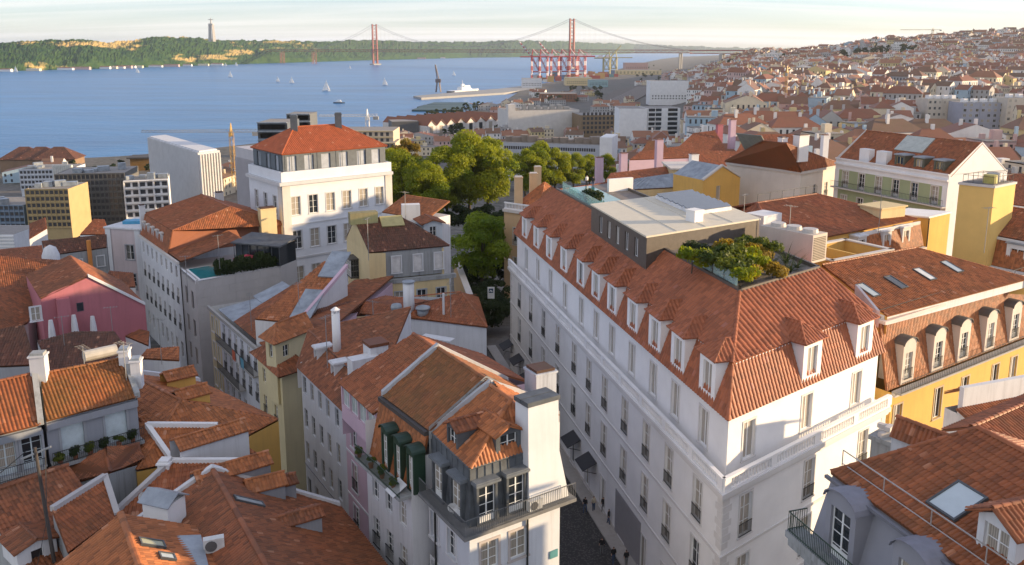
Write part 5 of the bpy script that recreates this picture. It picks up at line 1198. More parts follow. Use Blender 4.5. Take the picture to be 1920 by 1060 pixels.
def build_slate():
    zb=48.7;K=Z(871,1011,zb);Lb=Z(784,924,zb);Rb=Z(1081,934,zb);dl=(Lb-K).normalized();dr=(Rb-K).normalized()
    bal=[K,Rb,Rb+dl*6,Lb];root=thing('slate_mansard_house','white corner house with dark slate mansard, tall white chimney slab and iron balcony','building',V3(cen(bal),29.5))
    W=inset(bal,.72);c=cen(W)
    def tt(a,b,px):L=(b-a).length;d=(b-a).normalized();return[(hitp(u,v,vplane(a,b))-V3(a,0)).dot(d)/L for u,v in px]
    SUR=plaster('pinkish_stone',(.50,.45,.43),.2);WB=W_BLUEW
    facade(root,W[0],W[3],29.3,zb-.2,WB,c,[(zb-2.95,1.75,'sash'),(zb-6.6,2.1,'sash'),(zb-10.2,2.1,'sash'),(zb-14,2.1,'sash')],ts=tt(W[0],W[3],((815,982),(847,1016)))[::1],w=1.0,sur=W_OLDW)
    facade(root,W[0],W[1],29.3,zb-.2,WB,c,[(zb-2.95,1.75,'sash'),(zb-6.6,2.1,'sash'),(zb-10.2,2.1,'sash')],ts=tt(W[0],W[1],((918,1028),(972,1003))),w=1.15,sur=SUR)
    body(root,W,29.3,zb-.2,WB,{0:dict(z0=29.3,z1=29.35),3:dict(z0=29.3,z1=29.35)})
    m=MB();m.prism(bal,zb-.22,zb);m.build('balcony',plain('balcony_slab',(.17,.17,.17),.8),root)
    ib=inset(bal,.06);railing(root,[ib[3],ib[0],ib[1]],zb,1.0,.13,name='balcony_railing',mat=plain('rail_grey',(.12,.125,.13),.5))
    zE=52.0;eK=Z(881,880,zE);eL=Z(808,810,zE);eR=Z(995,844,zE);eR=eK+(eR-eK)*1.35
# slate mansard: two leaning faces with standing seams
    b0=[V3(p,zb+.01) for p in inset(bal,.8)];t0=[eK,eR,None,eL]
    mm=MB();mm.quad(b0[0],b0[1],eR,eK);mm.quad(b0[3],b0[0],eK,eL);mo=mm.build('mansard',SLATE,root)
    sm=MB()
    for(a,b,a2,b2) in((b0[0],b0[1],eK,eR),(b0[0],b0[3],eK,eL)):
        L=(b-a).length;k=int(L/.55);nn=newell([a,b,b2,a2]);nn=nn if nn.dot(a-V3(c,50))>0 else-nn
        for i in range(k+1):p,q=a.lerp(b,i/k),a2.lerp(b2,i/k);d=(b-a).normalized();sm.obox(p-d*.02,d*.04,nn*.05,q-p)
    sm.build('standing_seam',SLATE,mo)
    kw=(1.4,2.42,1.0,'flat',SLATE,plain('lead_sheet',(.15,.165,.18),.45),1.08,2.2,.06,'tall',PAINT,GLASS)
    n_l=Vector((dl.y,-dl.x,0));n_l=n_l if n_l.dot(c-K)<0 else-n_l;n_r=Vector((dr.y,-dr.x,0));n_r=n_r if n_r.dot(c-K)<0 else-n_r
    i1=inset(bal,.62)
    for px,(a,b),n in((((820,905),(854,938)),(i1[0],i1[3]),n_l),(((914,948),(969,930)),(i1[0],i1[1]),n_r)):
        for u,v in px:q=hitp(u,v,vplane(a,b));place_dormer(root,V3(q,zb+.02),n,'slate',*kw)
# roof
    pl=splane(eK,eL,36,eK+dr*3);r0=hitp(918,722,pl);r1=hitp(958,751,pl);top=hitp(806,812,pl)
    rf=Roof(T_ORANGE,cw=.24,rl=.42);ov=.0
    rf.plane([eL,eK,r1,r0]);rf.plane([eK,eR,r1]);back=V3(r0+dr*4.6,eR.z+.3);rf.plane([r1,eR,back,r0]);rf.ridge(eK,r1,.14).ridge(r0,r1,.14);rf.build(root)
    gt=MB();gt.tube([eL,eK,eR],.08,6);gt.build('gutter',SLATE,root)
    bw=MB();bw.quad(V3(eR,zb),V3(back,zb),back,eR);bw.quad(V3(eL,zb),V3(r0,zb),r0,eL);bw.quad(V3(r0,zb),V3(back,zb),back,r0);bw.build('party_wall',W_OLDW,root)
# two small gabled roof dormers
    q=hitp(841,800,pl);q=hitp(848,838,pl);place_dormer(root,V3(q,q.z-.25)+n_l*.0,n_l,'slg',1.35,1.45,3.0,'gable',SLATE,T_OLDRED,.95,1.1,.25,'small',PAINT,GLASS,pitch=28,over=.16)
    nr=newell([eK,eR,r1]);nr=nr if nr.z>0 else-nr;q=hitp(954,846,(eK,nr));place_dormer(root,V3(q,q.z-.2),n_r,'slg2',1.75,1.3,2.6,'gable',SLATE,T_ORANGE,1.15,1.0,.25,'small',PAINT,GLASS,pitch=26,over=.18)
# parapet towards the brown roof
    pp=MB()
    a,b,c2=eL+Vector((0,0,.0)),r0,V3(back,back.z)
    for p,q in((a,b),(b,c2)):d=(q-p);s=Vector((d.y,-d.x,0)).normalized()*.3;pp.obox(p-s*.5-Vector((0,0,.6)),d,s,(0,0,.95))
    pp.build('parapet',plaster('grey_white_parapet',(.45,.46,.48),.3),root);
# chimney slab with flared foot
    a=W[0];b=W[1];p0=hitp(1000,930,vplane(a,b));p1=hitp(1072,905,vplane(a,b));d=(b-a).normalized();inn=-n_r
    ch=MB();wv=(p1-p0);wv.z=0;L=4.1;o=V3(hitp(988,900,vplane(W[0],W[1])),zb)
    prof=[(zb,.0,2.9,.0),(zb+1.6,.0,2.55,.05),(zb+3.2,-.0,2.2,.1),(55.0,.0,2.15,.15)]
    for(z0,s0,w0,y0),(z1,s1,w1,y1) in zip(prof,prof[1:]):
        A=[V3(o+d*s0-inn*(.25-y0),z0),V3(o+d*(s0+w0)-inn*(.25-y0),z0),V3(o+d*(s0+w0)+inn*1.2,z0),V3(o+d*s0+inn*1.2,z0)];B=[V3(o+d*s1-inn*(.25-y1),z1),V3(o+d*(s1+w1)-inn*(.25-y1),z1),V3(o+d*(s1+w1)+inn*1.2,z1),V3(o+d*s1+inn*1.2,z1)]
        for i in range(4):ch.quad(A[i],A[(i+1)%4],B[(i+1)%4],B[i])
    co=ch.build('chimney',plaster('clean_white_chimney',(.68,.69,.71),.12),root);cp=MB()
    for k in range(2):cp.obox(V3(o-d*.08-inn*.2+inn*(.02+k*.74),55.0),d*2.3,inn*.68,(0,0,.28))
    cp.build('chimney_cap',SLATE,co)
    ac_unit(root,V3(hitp(1002,950,vplane(inset(bal,.3)[0],inset(bal,.3)[1])),zb+.05),math.atan2(d.y,d.x));dish(root,V3(inset(bal,.3)[0]+dl*1.6,zb+.9),.3)
    dp=MB();q=W[0]+dr*3.9+n_r*.1;dp.tube([V3(q,zb-.25),V3(q,29.5)],.07,6);dp.build('downpipe',IRON,root);dp=MB();q=W[3]-dl*.3+n_l*.1;dp.tube([V3(q,zb-.25),V3(q,29.5)],.07,6);dp.build('downpipe',IRON,root)
    sg=MB();q=hitp(1030,1040,vplane(W[0],W[1]));sg.obox(V3(q,q.z-.3)+n_r*.02,dr*.6,n_r*.04,(0,0,.5));sg.build('wall_plaque',plain('teal_plaque',(.10,.28,.30),.5),root)
    return dict(W=W,dl=dl,dr=dr,n_l=n_l,K=K,eL=eL,r0=r0,back=back,zb=zb)
SL=build_slate()
# ================================================================== brown mossy roof with three green dormers
def build_brown():
    zE=52.2;a=Z(716,742,zE);b=SL['eL']+Vector((0,0,.1));b=Z(804,808,zE);dl=SL['dl'];n=SL['n_l'];up=-n
    pl=splane(a,b,35,a+up*5);r0=hitp(820,652,pl);r1=hitp(912,713,pl)
    root=thing('brown_roofed_house','narrow white house with mossy brown roof and three dark green dormers','building',V3((a+b)*.5+up*5,29.5))
    q0=V3(r0+up*5.6,r0.z-3.6);q1=V3(r1+up*5.6,r1.z-3.6);rf=Roof(T_BROWN,cw=.24,rl=.40);rf.plane([a,b,r1,r0]);rf.plane([r0,r1,q1,q0]);rf.ridge(r0,r1,.14);rf.build(root)
    zb=48.2;w0,w1=V3(a+n*1.0,zb),V3(b+n*1.0,zb);ms=Roof(T_ORANGE,cw=.22,rl=.34,amp=.035);ms.plane([w0,w1,V3(b+n*.1,zE-.25),V3(a+n*.1,zE-.25)]);ms.build(root,'mansard_slope')
    gt=MB();gt.obox(V3(a,zE-.3),b-a,n*.3,(0,0,.28));gt.build('gutter',plain('dark_gutter',(.06,.05,.045),.6),root)
    f0,f1=w0+n*.25,w1+n*.25;L=(f1-f0).length
    facade(root,f0,f1,29.3,zb-.1,W_OLDW,a+up*5,[(zb-2.6,1.7,'sash'),(zb-6.1,2.1,'french'),(zb-9.6,2.1,'french'),(zb-13,2.1,'french')],n=3,w=.95,m0=.3,m1=.3)
    body(root,[f0,f1,q1,q0],29.3,zE-1.5,W_OLDW,{0:dict(z0=29.3,z1=29.35)})
    for s0,s1,s2 in((a,r0,q0),(b,r1,q1)):
        m=MB();m.quad(V3(s0,zE-2),V3(s0,s0.z+.25),s1+Vector((0,0,.3)),V3(s2,s2.z+.25),V3(s2,zE-2));m.build('party_wall',W_STAIN,root)
    pp=MB()
    for p,q in((a,r0),(r0,q0)):d=q-p;s=Vector((d.y,-d.x,0)).normalized()*.34;pp.obox(p-s*.5-Vector((0,0,.3)),d,s,(0,0,.62))
    pp.build('parapet',plaster('grey_white_parapet',(.45,.46,.48),.3),root)
    bl=MB();bl.obox(V3(w0,zb-.12),w1-w0,n*1.1,(0,0,.2));bl.build('balcony',W_STAIN,root);railing(root,[w0+n*1.05,w1+n*1.05],zb+.08,1.0,.13,GREENP,'balcony_railing')
    for u,v in((720,806),(744,832),(768,855)):q=hitp(u,v,vplane(w0+n*.12,w1+n*.12));place_dormer(root,V3(q,zb+.1),n,'gd',1.05,2.7,.8,'barrel',GREENP,plain('green_dome',(.022,.05,.035),.45),.78,2.35,.06,'tall',PAINT,GLASS_C)
    pm=MB();bl_=[(w0+dl*0+n*.8)+(w1-w0)*t+Vector((0,0,.45)) for t in(.02,.3,.55,.8)];
    for i,p in enumerate(bl_):
        t_=thing('potted_plant',['leafy pot plant at the far end','trailing pot plant second along','small pot plant third along','pot plant at the near end'][i]+' of the green dormers balcony','plant',V3(p,zb+.09),'balcony pots');k=MB();k.tube([V3(p,zb+.09),V3(p,zb+.4)],[.13,.18],8);k.build('pot',plain('terracotta_pot',(.32,.12,.06),.8),t_);o=obj('foliage',PLANTS[('bush',i%3)],t_);o.scale=(.4,.4,.45);o.location=(0,0,.25)
    aw=MB();q=hitp(757,918,vplane(f0,f1));aw.slab([q+n*.05+Vector((0,0,.6))-dl*.6,q+n*.05+Vector((0,0,.6))+dl*.6,q+n*1.0+dl*.6,q+n*1.0-dl*.6],.04);aw.build('window_awning',W_OLDW,root)
    ar=V3(lerp(r1,q1,.72),0);chimney(root,V3(ar,r1.z-3.2),1.5,1.5,3.0,plaster('sooty_chimney',(.50,.54,.60),.75,(.06,.07,.09)),.5)
    return dict(a=a,b=b,n=n,up=up,zE=zE,r0=r0,q0=q0)
BR=build_brown()
# ================================================================== pink house with glazed attic, white street house, red roofs
def build_pink():
    n=BR['n'];up=-n;dl=SL['dl'];zE=50.2;e0=Z(633,717,zE);e1=Z(698,777,zE);pl=splane(e0,e1,30,e0+up*5);r0=hitp(775,626,pl);r1=BR['r0']-n*.2;r1=r0+(e1-e0);
    root=thing('pink_house','narrow pale pink house with glazed attic gallery under a red roof','building',V3((e0+e1)*.5+up*4,29.5));rf=Roof(T_RED,cw=.24,rl=.4);rf.plane([e0,e1,r1,r0]);bk0,bk1=V3(r0+up*6,r0.z-2.8),V3(r1+up*6,r1.z-2.8);rf.plane([r0,r1,bk1,bk0]);rf.ridge(r0,r1);rf.build(root)
    g0,g1=e0+up*.25,e1+up*.25;facade(root,g0,g1,zE-3.0,zE-.1,W_PINK,e0+up*5,[(zE-1.75,1.45,'plain2',1.5)],n=4,m0=.1,m1=.1,w=1.5,glass=plain('frosted_glass',(.42,.50,.47),.2),frame=W_OLDW)
    zs=46.4;s0,s1=Z(640,770,zs),Z(722,852,zs);d=(s1-s0).normalized();nn=Vector((d.y,-d.x,0));nn=nn if nn.x<0 else-nn
    st=Roof(T_RED,cw=.24,rl=.4);st.plane([s0,s1,V3(s1-nn*1.6,zs+1.1),V3(s0-nn*1.6,zs+1.1)]);st.build(root,'lower_roof')
    f0,f1=s0-nn*.3,s1-nn*.3;TRM=W_OLDW
    facade(root,f0,f1,29.3,zs-.05,W_PINK,f0-nn*5,[(zs-2.6,1.9,'small'),(zs-6.3,2.3,'railed'),(zs-10,2.3,'french'),(zs-13.6,2.3,'sash')],ts=[.2,.62],w=1.0,sur=TRM)
    band(root,[f0,f1] if d.cross(Vector((0,0,1))).dot(nn)>0 else[f1,f0],zs-3.4,.16,.06,TRM,'string_course');band(root,[f0,f1] if d.cross(Vector((0,0,1))).dot(nn)>0 else[f1,f0],zs-7.2,.16,.06,TRM,'string_course')
    body(root,[f0,f1,f1-nn*9,f0-nn*9],29.3,zs-.1,W_PINK,{0:dict(z0=29.3,z1=29.35)});body(root,[g0,g1,bk1,bk0],zs-.5,bk0.z-.2,W_PINK,{0:dict(z0=29.3,z1=29.35)})
    q=hitp(750,645,pl);p=q-(e1-e0)*0+Vector((0,0,.25));m=MB();s=(r0-e0).normalized();
    return dict(s0=s0,s1=s1,nn=nn,d=d,pl=pl,e0=e0,r0=r0)
PK=build_pink()
def build_white_street():
    zE=45.7;e0=Z(557,690,zE);e1=Z(641,772,zE);d=(e1-e0).normalized();n=Vector((d.y,-d.x,0));n=n if n.x<0 else-n;up=-n
    root=thing('white_street_house','white four-storey house with small square windows and a tall thin chimney','building',V3((e0+e1)*.5+up*5,29.5));pl=splane(e0,e1,40,e0+up*4);b0=hitp(579,620,pl);b1=hitp(668,708,pl)
    rf=Roof(T_OLDRED,cw=.24,rl=.4);rf.plane([e0,e1,b1,b0]);pl2=splane(b0,V3(b1,b0.z),20,b0+up*5);t0=hitp(770,577,pl2);t1=hitp(738,655,pl2);b1=V3(b1,zat(pl2,b1));rf.plane([b0,b1,t1,t0]);rf.ridge(b0,t0).ridge(b0,b1,.1);rf.ridge(e0,b0,.12);rf.build(root)
    f0,f1=e0+up*.35,e1+up*.35;L=(f1-f0).length
    ts=[((hitp(u,v,vplane(f0,f1))-V3(f0,0)).dot(d))/L for u,v in((571,717),(585,732),(600,751),(615,768),(632,785))]
    facade(root,f0,f1,29.3,zE-.05,W_BLUEW,f0+up*5,[(zE-2.35,1.7,'sash'),(zE-5.75,1.9,'sash'),(zE-9.1,1.9,'sash'),(zE-13.2,2.3,'single')],ts=ts,w=.95,sur=None,frame=plain('weathered_frame',(.45,.46,.46),.5))
    band(root,[f0,f1] if d.cross(Vector((0,0,1))).dot(n)>0 else[f1,f0],zE-9.8,.12,.05,W_GREY,'string_course')
    dr=MB();q=f0+d*2.2;dr.obox(V3(q,29.5)+n*.01,d*1.9,n*.03,(0,0,3.1));dr.build('street_door',plain('dark_door',(.02,.02,.02),.6),root)
    body(root,[f0,f1,f1+up*8,f0+up*7],29.3,zE+.5,W_BLUEW,{0:dict(z0=29.3,z1=29.35)})
    bk=MB();bk.quad(V3(e0,zE-2),V3(t0,zE-2),t0,b0,e0);bk.quad(V3(t0,38),V3(t1,38),t1,t0);bk.build('back_wall',W_OLDW,root)
    q=hitp(632,658,pl2);m=MB();m.tube([Vector((q.x,q.y,q.z-.5)),Vector((q.x,q.y,q.z+3.6))],.38,12);o=m.build('chimney',W_WHITE,root,smooth=True);c=MB()
    for k in range(6):a=k*math.pi/3;c.box((q.x+.3*math.cos(a),q.y+.3*math.sin(a),q.z+3.6),(.12,.12,.3),a)
    c.tube([(q.x,q.y,q.z+3.9),(q.x,q.y,q.z+4.15)],[.45,.1],10);c.build('chimney_cap',W_WHITE,o)
    for u,v in((594,672),(626,702)):q=hitp(u,v,pl);place_dormer(root,V3(q,q.z-.5)+n*.1,n,'wsd',.95,1.5,1.6,'flat',W_OLDW,W_OLDW,.6,1.0,.3,'single',PAINT,GLASS)
# white chimney block and stepped parapet between the roofs
    q=hitp(690,690,pl2);ch=MB();ch.box(V3(Z(682,690,49.0),46),(2.4,1.2,4.0),math.atan2(n.y,n.x));ch.box(V3(Z(705,672,49.3),46),(1.6,1.6,4.6),math.atan2(n.y,n.x));o=ch.build('chimney_block',W_OLDW,root);k=MB();k.box(V3(Z(705,672,49.3),50.6),(1.75,1.75,.25),math.atan2(n.y,n.x));k.build('chimney_cap',T_OLDRED,o)
    return dict(t0=t0,t1=t1,n=n,up=up,d=d,e0=e0,pl2=pl2)
WS=build_white_street()
def build_vent_house():
    z=46.0;a=Z(783,598,z);b=Z(914,614,z);c_=Z(706,625,z+.6);d=(b-a).normalized();up=Vector((-d.y,d.x,0));up=up if up.y>0 else-up
    root=thing('white_gabled_house','white walled house with low red roof, round metal vents and thin chimneys','building',V3((a+b)*.5+up*4,30));pl=splane(a,b,22,a+up*5);r0=hitp(769,577,pl);r1=hitp(864,548,pl)
    rf=Roof(T_RED,cw=.26,rl=.42);rf.plane([a,b,r1,r0]);back0,back1=V3(r0+up*5,z),V3(r1+up*5,z);rf.plane([r0,r1,back1,back0]);rf.plane([b,back1,r1]);
    l0=Z(700,640,z+.3);l0=V3(l0,z);rf.plane([V3(a-d*7-up*.5,z),a,r0,V3(r0-d*6,r0.z)]);rf.plane([r0,V3(r0-d*6,r0.z),V3(back0-d*6,z),back0]);rf.ridge(V3(r0-d*6,r0.z),r1).ridge(b,r1,.12).ridge(a,r0,.12);rf.build(root)
    body(root,[a+up*.2,b+up*.2-d*.2,back1,back0-d*6,a-d*7],30,z-.05,W_BLUEW)
    w=MB();w.obox(V3(c_,z-2.2),(a-c_)*.6+Vector((0,0,0)),up*.3,(0,0,2.4));w.build('parapet_wall',W_BLUEW,root)
    q=hitp(745,600,pl);v=MB();p=Z(744,605,47.2);v.tube([V3(p,43),V3(p,48.6)],.22,10);v.tube([V3(p,48.6),V3(p,48.9),V3(p,49.15),V3(p,49.25)],[.55,.6,.5,.12],14);v.build('vent_cowl',ZINC,root,smooth=True)
    p=hitp(793,588,pl);v=MB();v.tube([p-Vector((0,0,.3)),p+Vector((0,0,.55))],.62,14);v.tube([p+Vector((0,0,.55)),p+Vector((0,0,.75)),p+Vector((0,0,.98))],[.85,.8,.1],14);v.build('vent_cowl',ZINC,root,smooth=True)
    p=hitp(832,590,pl);v=MB();v.tube([p-Vector((0,0,.3)),p+Vector((0,0,2.4))],.13,8);v.build('flue_pipe',W_OLDW,root)
    p=hitp(767,582,pl);v=MB();v.tube([V3(p,p.z-1),V3(p,p.z+3.2)],.62,14);o=v.build('round_chimney',W_OLDW,root,smooth=True);k=MB();k.tube([V3(p,p.z+3.2),V3(p,p.z+3.35)],.7,14);k.build('chimney_cap',ZINC,o)
# flat panel on a pole over the pink house roof
    pn=thing('roof_panel','white slatted panel on a short pole above the red roofs','panel',Z(822,648,46));p=Z(820,632,50.2);t=MB();t.tube([V3(p,46.5),V3(p,50.1)],.07,6);t.build('pole',IRON,pn);m=MB();dx=Vector((.9,-.42,0));dy=Vector((.42,.9,0))
    for i in range(6):m.obox(V3(p,50.1)-dx*1.5+dy*(-.45+i*.16),dx*3.0,dy*.13,(0,0,.05))
    m.build('slats',W_OLDW,pn)
build_vent_house()
# ================================================================== cream house with lantern window and mossy roof
def build_lantern_house():
    z=50.0;a=Z(692,474,z);b=Z(843,461,z);d=(b-a).normalized();up=Vector((-d.y,d.x,0));up=up if up.y>0 else-up;n=-up
    root=thing('cream_mossy_house','cream house with dark mossy roof, shuttered attic windows and a glazed corner oriel','building',V3((a+b)*.5+up*4,30));pl=splane(a,b,33,a+up*4);r0=hitp(664,411,pl);r1=hitp(751,408,pl)
    rf=Roof(T_DARK,cw=.27,rl=.42,amp=.065);rf.plane([a,b,r1,r0]);bk0=V3(r0+up*6,z-.3);bk1=V3(b+up*11,z);rf.plane([b,bk1,r1]);rf.plane([r0,r1,bk1,bk0]);rf.ridge(r0,r1).ridge(b,r1);rf.build(root)
    A0=Z(714,486,z-.3);w0=a+up*.2;w1=b+up*.2-d*.8
    c=(w0+w1)*.5+up*4;D=11;P=[w0,w1,w1+up*D,V3(r0+up*6,0)]
    L=(w1-w0).length
    ts=[((hitp(u,v,vplane(w0,w1))-V3(w0,0)).dot(d))/L for u,v in((743,505),(783,497),(822,488))]
    facade(root,w0+d*1.8,w1,z-3.6,z-.1,W_STAIN,c,[],n=0);
    for t in ts:place_window(root,V3(lerp(w0,w1,t),z-2.9)+n*.22,n,1.1,2.1,'shutter',plain('shutter_white',(.62,.60,.58),.6),W_OLDW,GLASS)
    lg=MB();lg.obox(V3(w0+d*1.5,z-4.2)+n*.0,w1-w0,n*.7,(0,0,.5));lg.build('ledge',W_STAIN,root)
    low0,low1=w0+n*.55,w1+n*.55+d*.6
    facade(root,low0+d*1.3,low1,30,z-3.9,W_CREAM,c,[(z-7.4,2.0,'small')],ts=[((hitp(u,v,vplane(low0,low1))-V3(low0+d*1.3,0)).dot(d))/((low1-low0).length-1.3) for u,v in((750,570),(791,553),(827,540))],w=1.15,sur=plaster('grey_blue_trim',(.40,.43,.46),.2))
    gb=MB();gl=V3(r0+up*.3,0);left=hitp(658,414,pl)
    lw=[V3(a,z),V3(r0,r0.z-.1),V3(bk0,z-.3)]
    gb.quad(V3(a,30),V3(a,z-.1),V3(r0,r0.z-.12),V3(bk0,z-.4),V3(bk0,30));gb.quad(V3(a,30),V3(a+d*2.0+n*.4,30),V3(a+d*2.0+n*.4,z-.1),V3(a,z-.1));gb.build('gable',W_CREAM,root)
    body(root,[w1+n*.2,w1+up*D,bk0],30,z-.2,W_CREAM)
# oriel
    g=bk0-a;g.z=0;gd=g.normalized();gn=Vector((-gd.y,gd.x,0));gn=gn if gn.x<0 else-gn;q=V3(a,0)+gd*4.2
    q=hitp(668,498,vplane(a,bk0));o=MB();q=V3(q,q.z-1.2);ob=MB();ob.obox(q-gd*1.3+Vector((0,0,-.2)),gd*2.6,gn*1.1,(0,0,.2));ob.obox(q-gd*1.4+Vector((0,0,2.3)),gd*2.8,gn*1.25,(0,0,.14));oo=ob.build('oriel',plain('dark_oriel',(.06,.055,.05),.6),root)
    for sidep,sd,ln in((q-gd*1.3+gn*1.05,gd,2.6),(q-gd*1.3,gn,1.1),(q+gd*1.27,gn,1.1)):
        m=MB();k=6 if ln>2 else 3
        for i in range(k+1):m.obox(sidep+sd*((ln-.05)*i/k),sd*.05,sd.cross(Vector((0,0,1)))*.05,(0,0,2.3))
        for j in range(4):m.obox(sidep+Vector((0,0,j*.75)),sd*ln,sd.cross(Vector((0,0,1)))*.04,(0,0,.05))
        m.build('glazing_bars',PAINT,oo);gq=MB();gq.quad(sidep+sd*.02+gn*-.01,sidep+sd*(ln-.02)+gn*-.01,sidep+sd*(ln-.02)+Vector((0,0,2.3))+gn*-.01,sidep+sd*.02+Vector((0,0,2.3))+gn*-.01);gq.build('pane',GLASS,oo)
    gw=hitp(668,447,vplane(a,bk0));place_window(root,V3(gw,gw.z-.7)+gn*.05,gn,.9,1.5,'small',PAINT,None,GLASS)
# mossy chimney blocks and attic dormer to the right
    p=hitp(681,413,pl);m=MB();m.box((p.x,p.y,p.z-.4),(3.6,1.4,1.5),math.atan2(d.y,d.x));m.build('chimney_block',plaster('mossy_block',(.28,.25,.14),.6,(.10,.09,.04)),root)
    p=hitp(735,417,pl);s=(Vector((0,0,1))-pl[1]*pl[1].z).normalized();m=MB();m.obox(p-d*1.5-s*.9+pl[1]*.1,d*3.0,s*1.9,pl[1]*.15);m.build('roof_hatch',plain('pale_moss_panel',(.42,.36,.16),.7),root)
    q=Z(812,440,50.6);place_dormer(root,V3(q,49.8),n,'lhd',2.6,2.3,4.0,'gable',plaster('blue_white',(.55,.60,.64),.2),T_OLDRED,.9,1.3,.6,'small',PAINT,GLASS,pitch=18,over=.4)
# small red roof behind, with white box chimney
    r2=thing('low_red_roof','low red tiled roof with white box chimney behind the mossy roof','roof',Z(740,400,50));e0,e1=Z(716,398,51),Z(800,412,51);u2=Vector((-(e1-e0).y,(e1-e0).x,0)).normalized();rr=Roof(T_ORANGE);rr.plane([e0,e1,V3(e1+u2*5,53),V3(e0+u2*5,53)]);rr.build(r2);m=MB();m.prism([(p.x,p.y) for p in(e0,e1,e1+u2*5,e0+u2*5)],32,50.9);m.build('wall',W_OLDW,r2);p=Z(770,397,52);m=MB();m.box(V3(p,50),(2.6,1.4,3.1),.2);m.build('chimney_block',W_OLDW,r2)
build_lantern_house()
# ================================================================== left side of the old town
def skirt(root,pts,z0,mat,drop=.14,name='wall',edges=None):
    m=MB();n=len(pts)
    for i in(edges if edges is not None else range(n)):
        a,b=Vector(pts[i]),Vector(pts[(i+1)%n]);m.quad(V3(a,z0),V3(b,z0),b-Vector((0,0,drop)),a-Vector((0,0,drop)))
    return m.build(name,mat,root)
def px_plane(z,e0,e1,pitch,away=True):
    a,b=Z(*e0,z),Z(*e1,z);d=(b-a).normalized();up=Vector((-d.y,d.x,0));up=up if(up.dot(Vector((a.x,a.y,0)))>0)==away else-up
    return splane(a,b,pitch,a+up*4),a,b,up
def copings(root,chain,w=.3,h=.3,mat=None,name='coping'):
    m=MB()
    for p,q in zip(chain,chain[1:]):
        p,q=Vector(p),Vector(q);d=q-p;s=Vector((d.y,-d.x,0)).normalized()*w;m.obox(p-s*.5-Vector((0,0,.1)),d,s,(0,0,h+.1))
    return m.build(name,mat or W_OLDW,root)
def tiled_dormer(root,ridge0,ridge1,half,drop,wallz,rmat,wmat,wind=None,tk=None):
    """long dormer: ridge from roof (ridge0) out to its front (ridge1)"""
    a,b=Vector(ridge0),Vector(ridge1);d=(b-a);d.z=0;d.normalize();x=Vector((d.y,-d.x,0));L=MB()
    r=Roof(rmat,th=.08,**(tk or{}))
    for s in(-1,1):r.plane([a,b,b+x*(s*half)-Vector((0,0,drop)),a+x*(s*half)-Vector((0,0,drop))])
    r.ridge(a,b,.11);m=MB();k=half-.18
    for s in(-1,1):m.quad(V3(a+x*s*k,wallz),V3(b-d*.2+x*s*k,wallz),V3(b-d*.2+x*s*k,b.z-drop-.02),V3(a+x*s*k,a.z-drop-.02))
    m.quad(V3(b-d*.2-x*k,wallz),V3(b-d*.2+x*k,wallz),V3(b-d*.2+x*k,b.z-drop),V3(b-d*.2,b.z-.1),V3(b-d*.2-x*k,b.z-drop));o=m.build('dormer',wmat,root)
    r.deck.np+=r.tiles.np+r.rc.np;r.deck.build('dormer_roof',rmat,o)
    if wind:place_window(o,V3(b-d*.02,b.z-drop-wind[1]-.15),d,wind[0],wind[1],'small',PAINT,None,GLASS,flat=True)
    return o
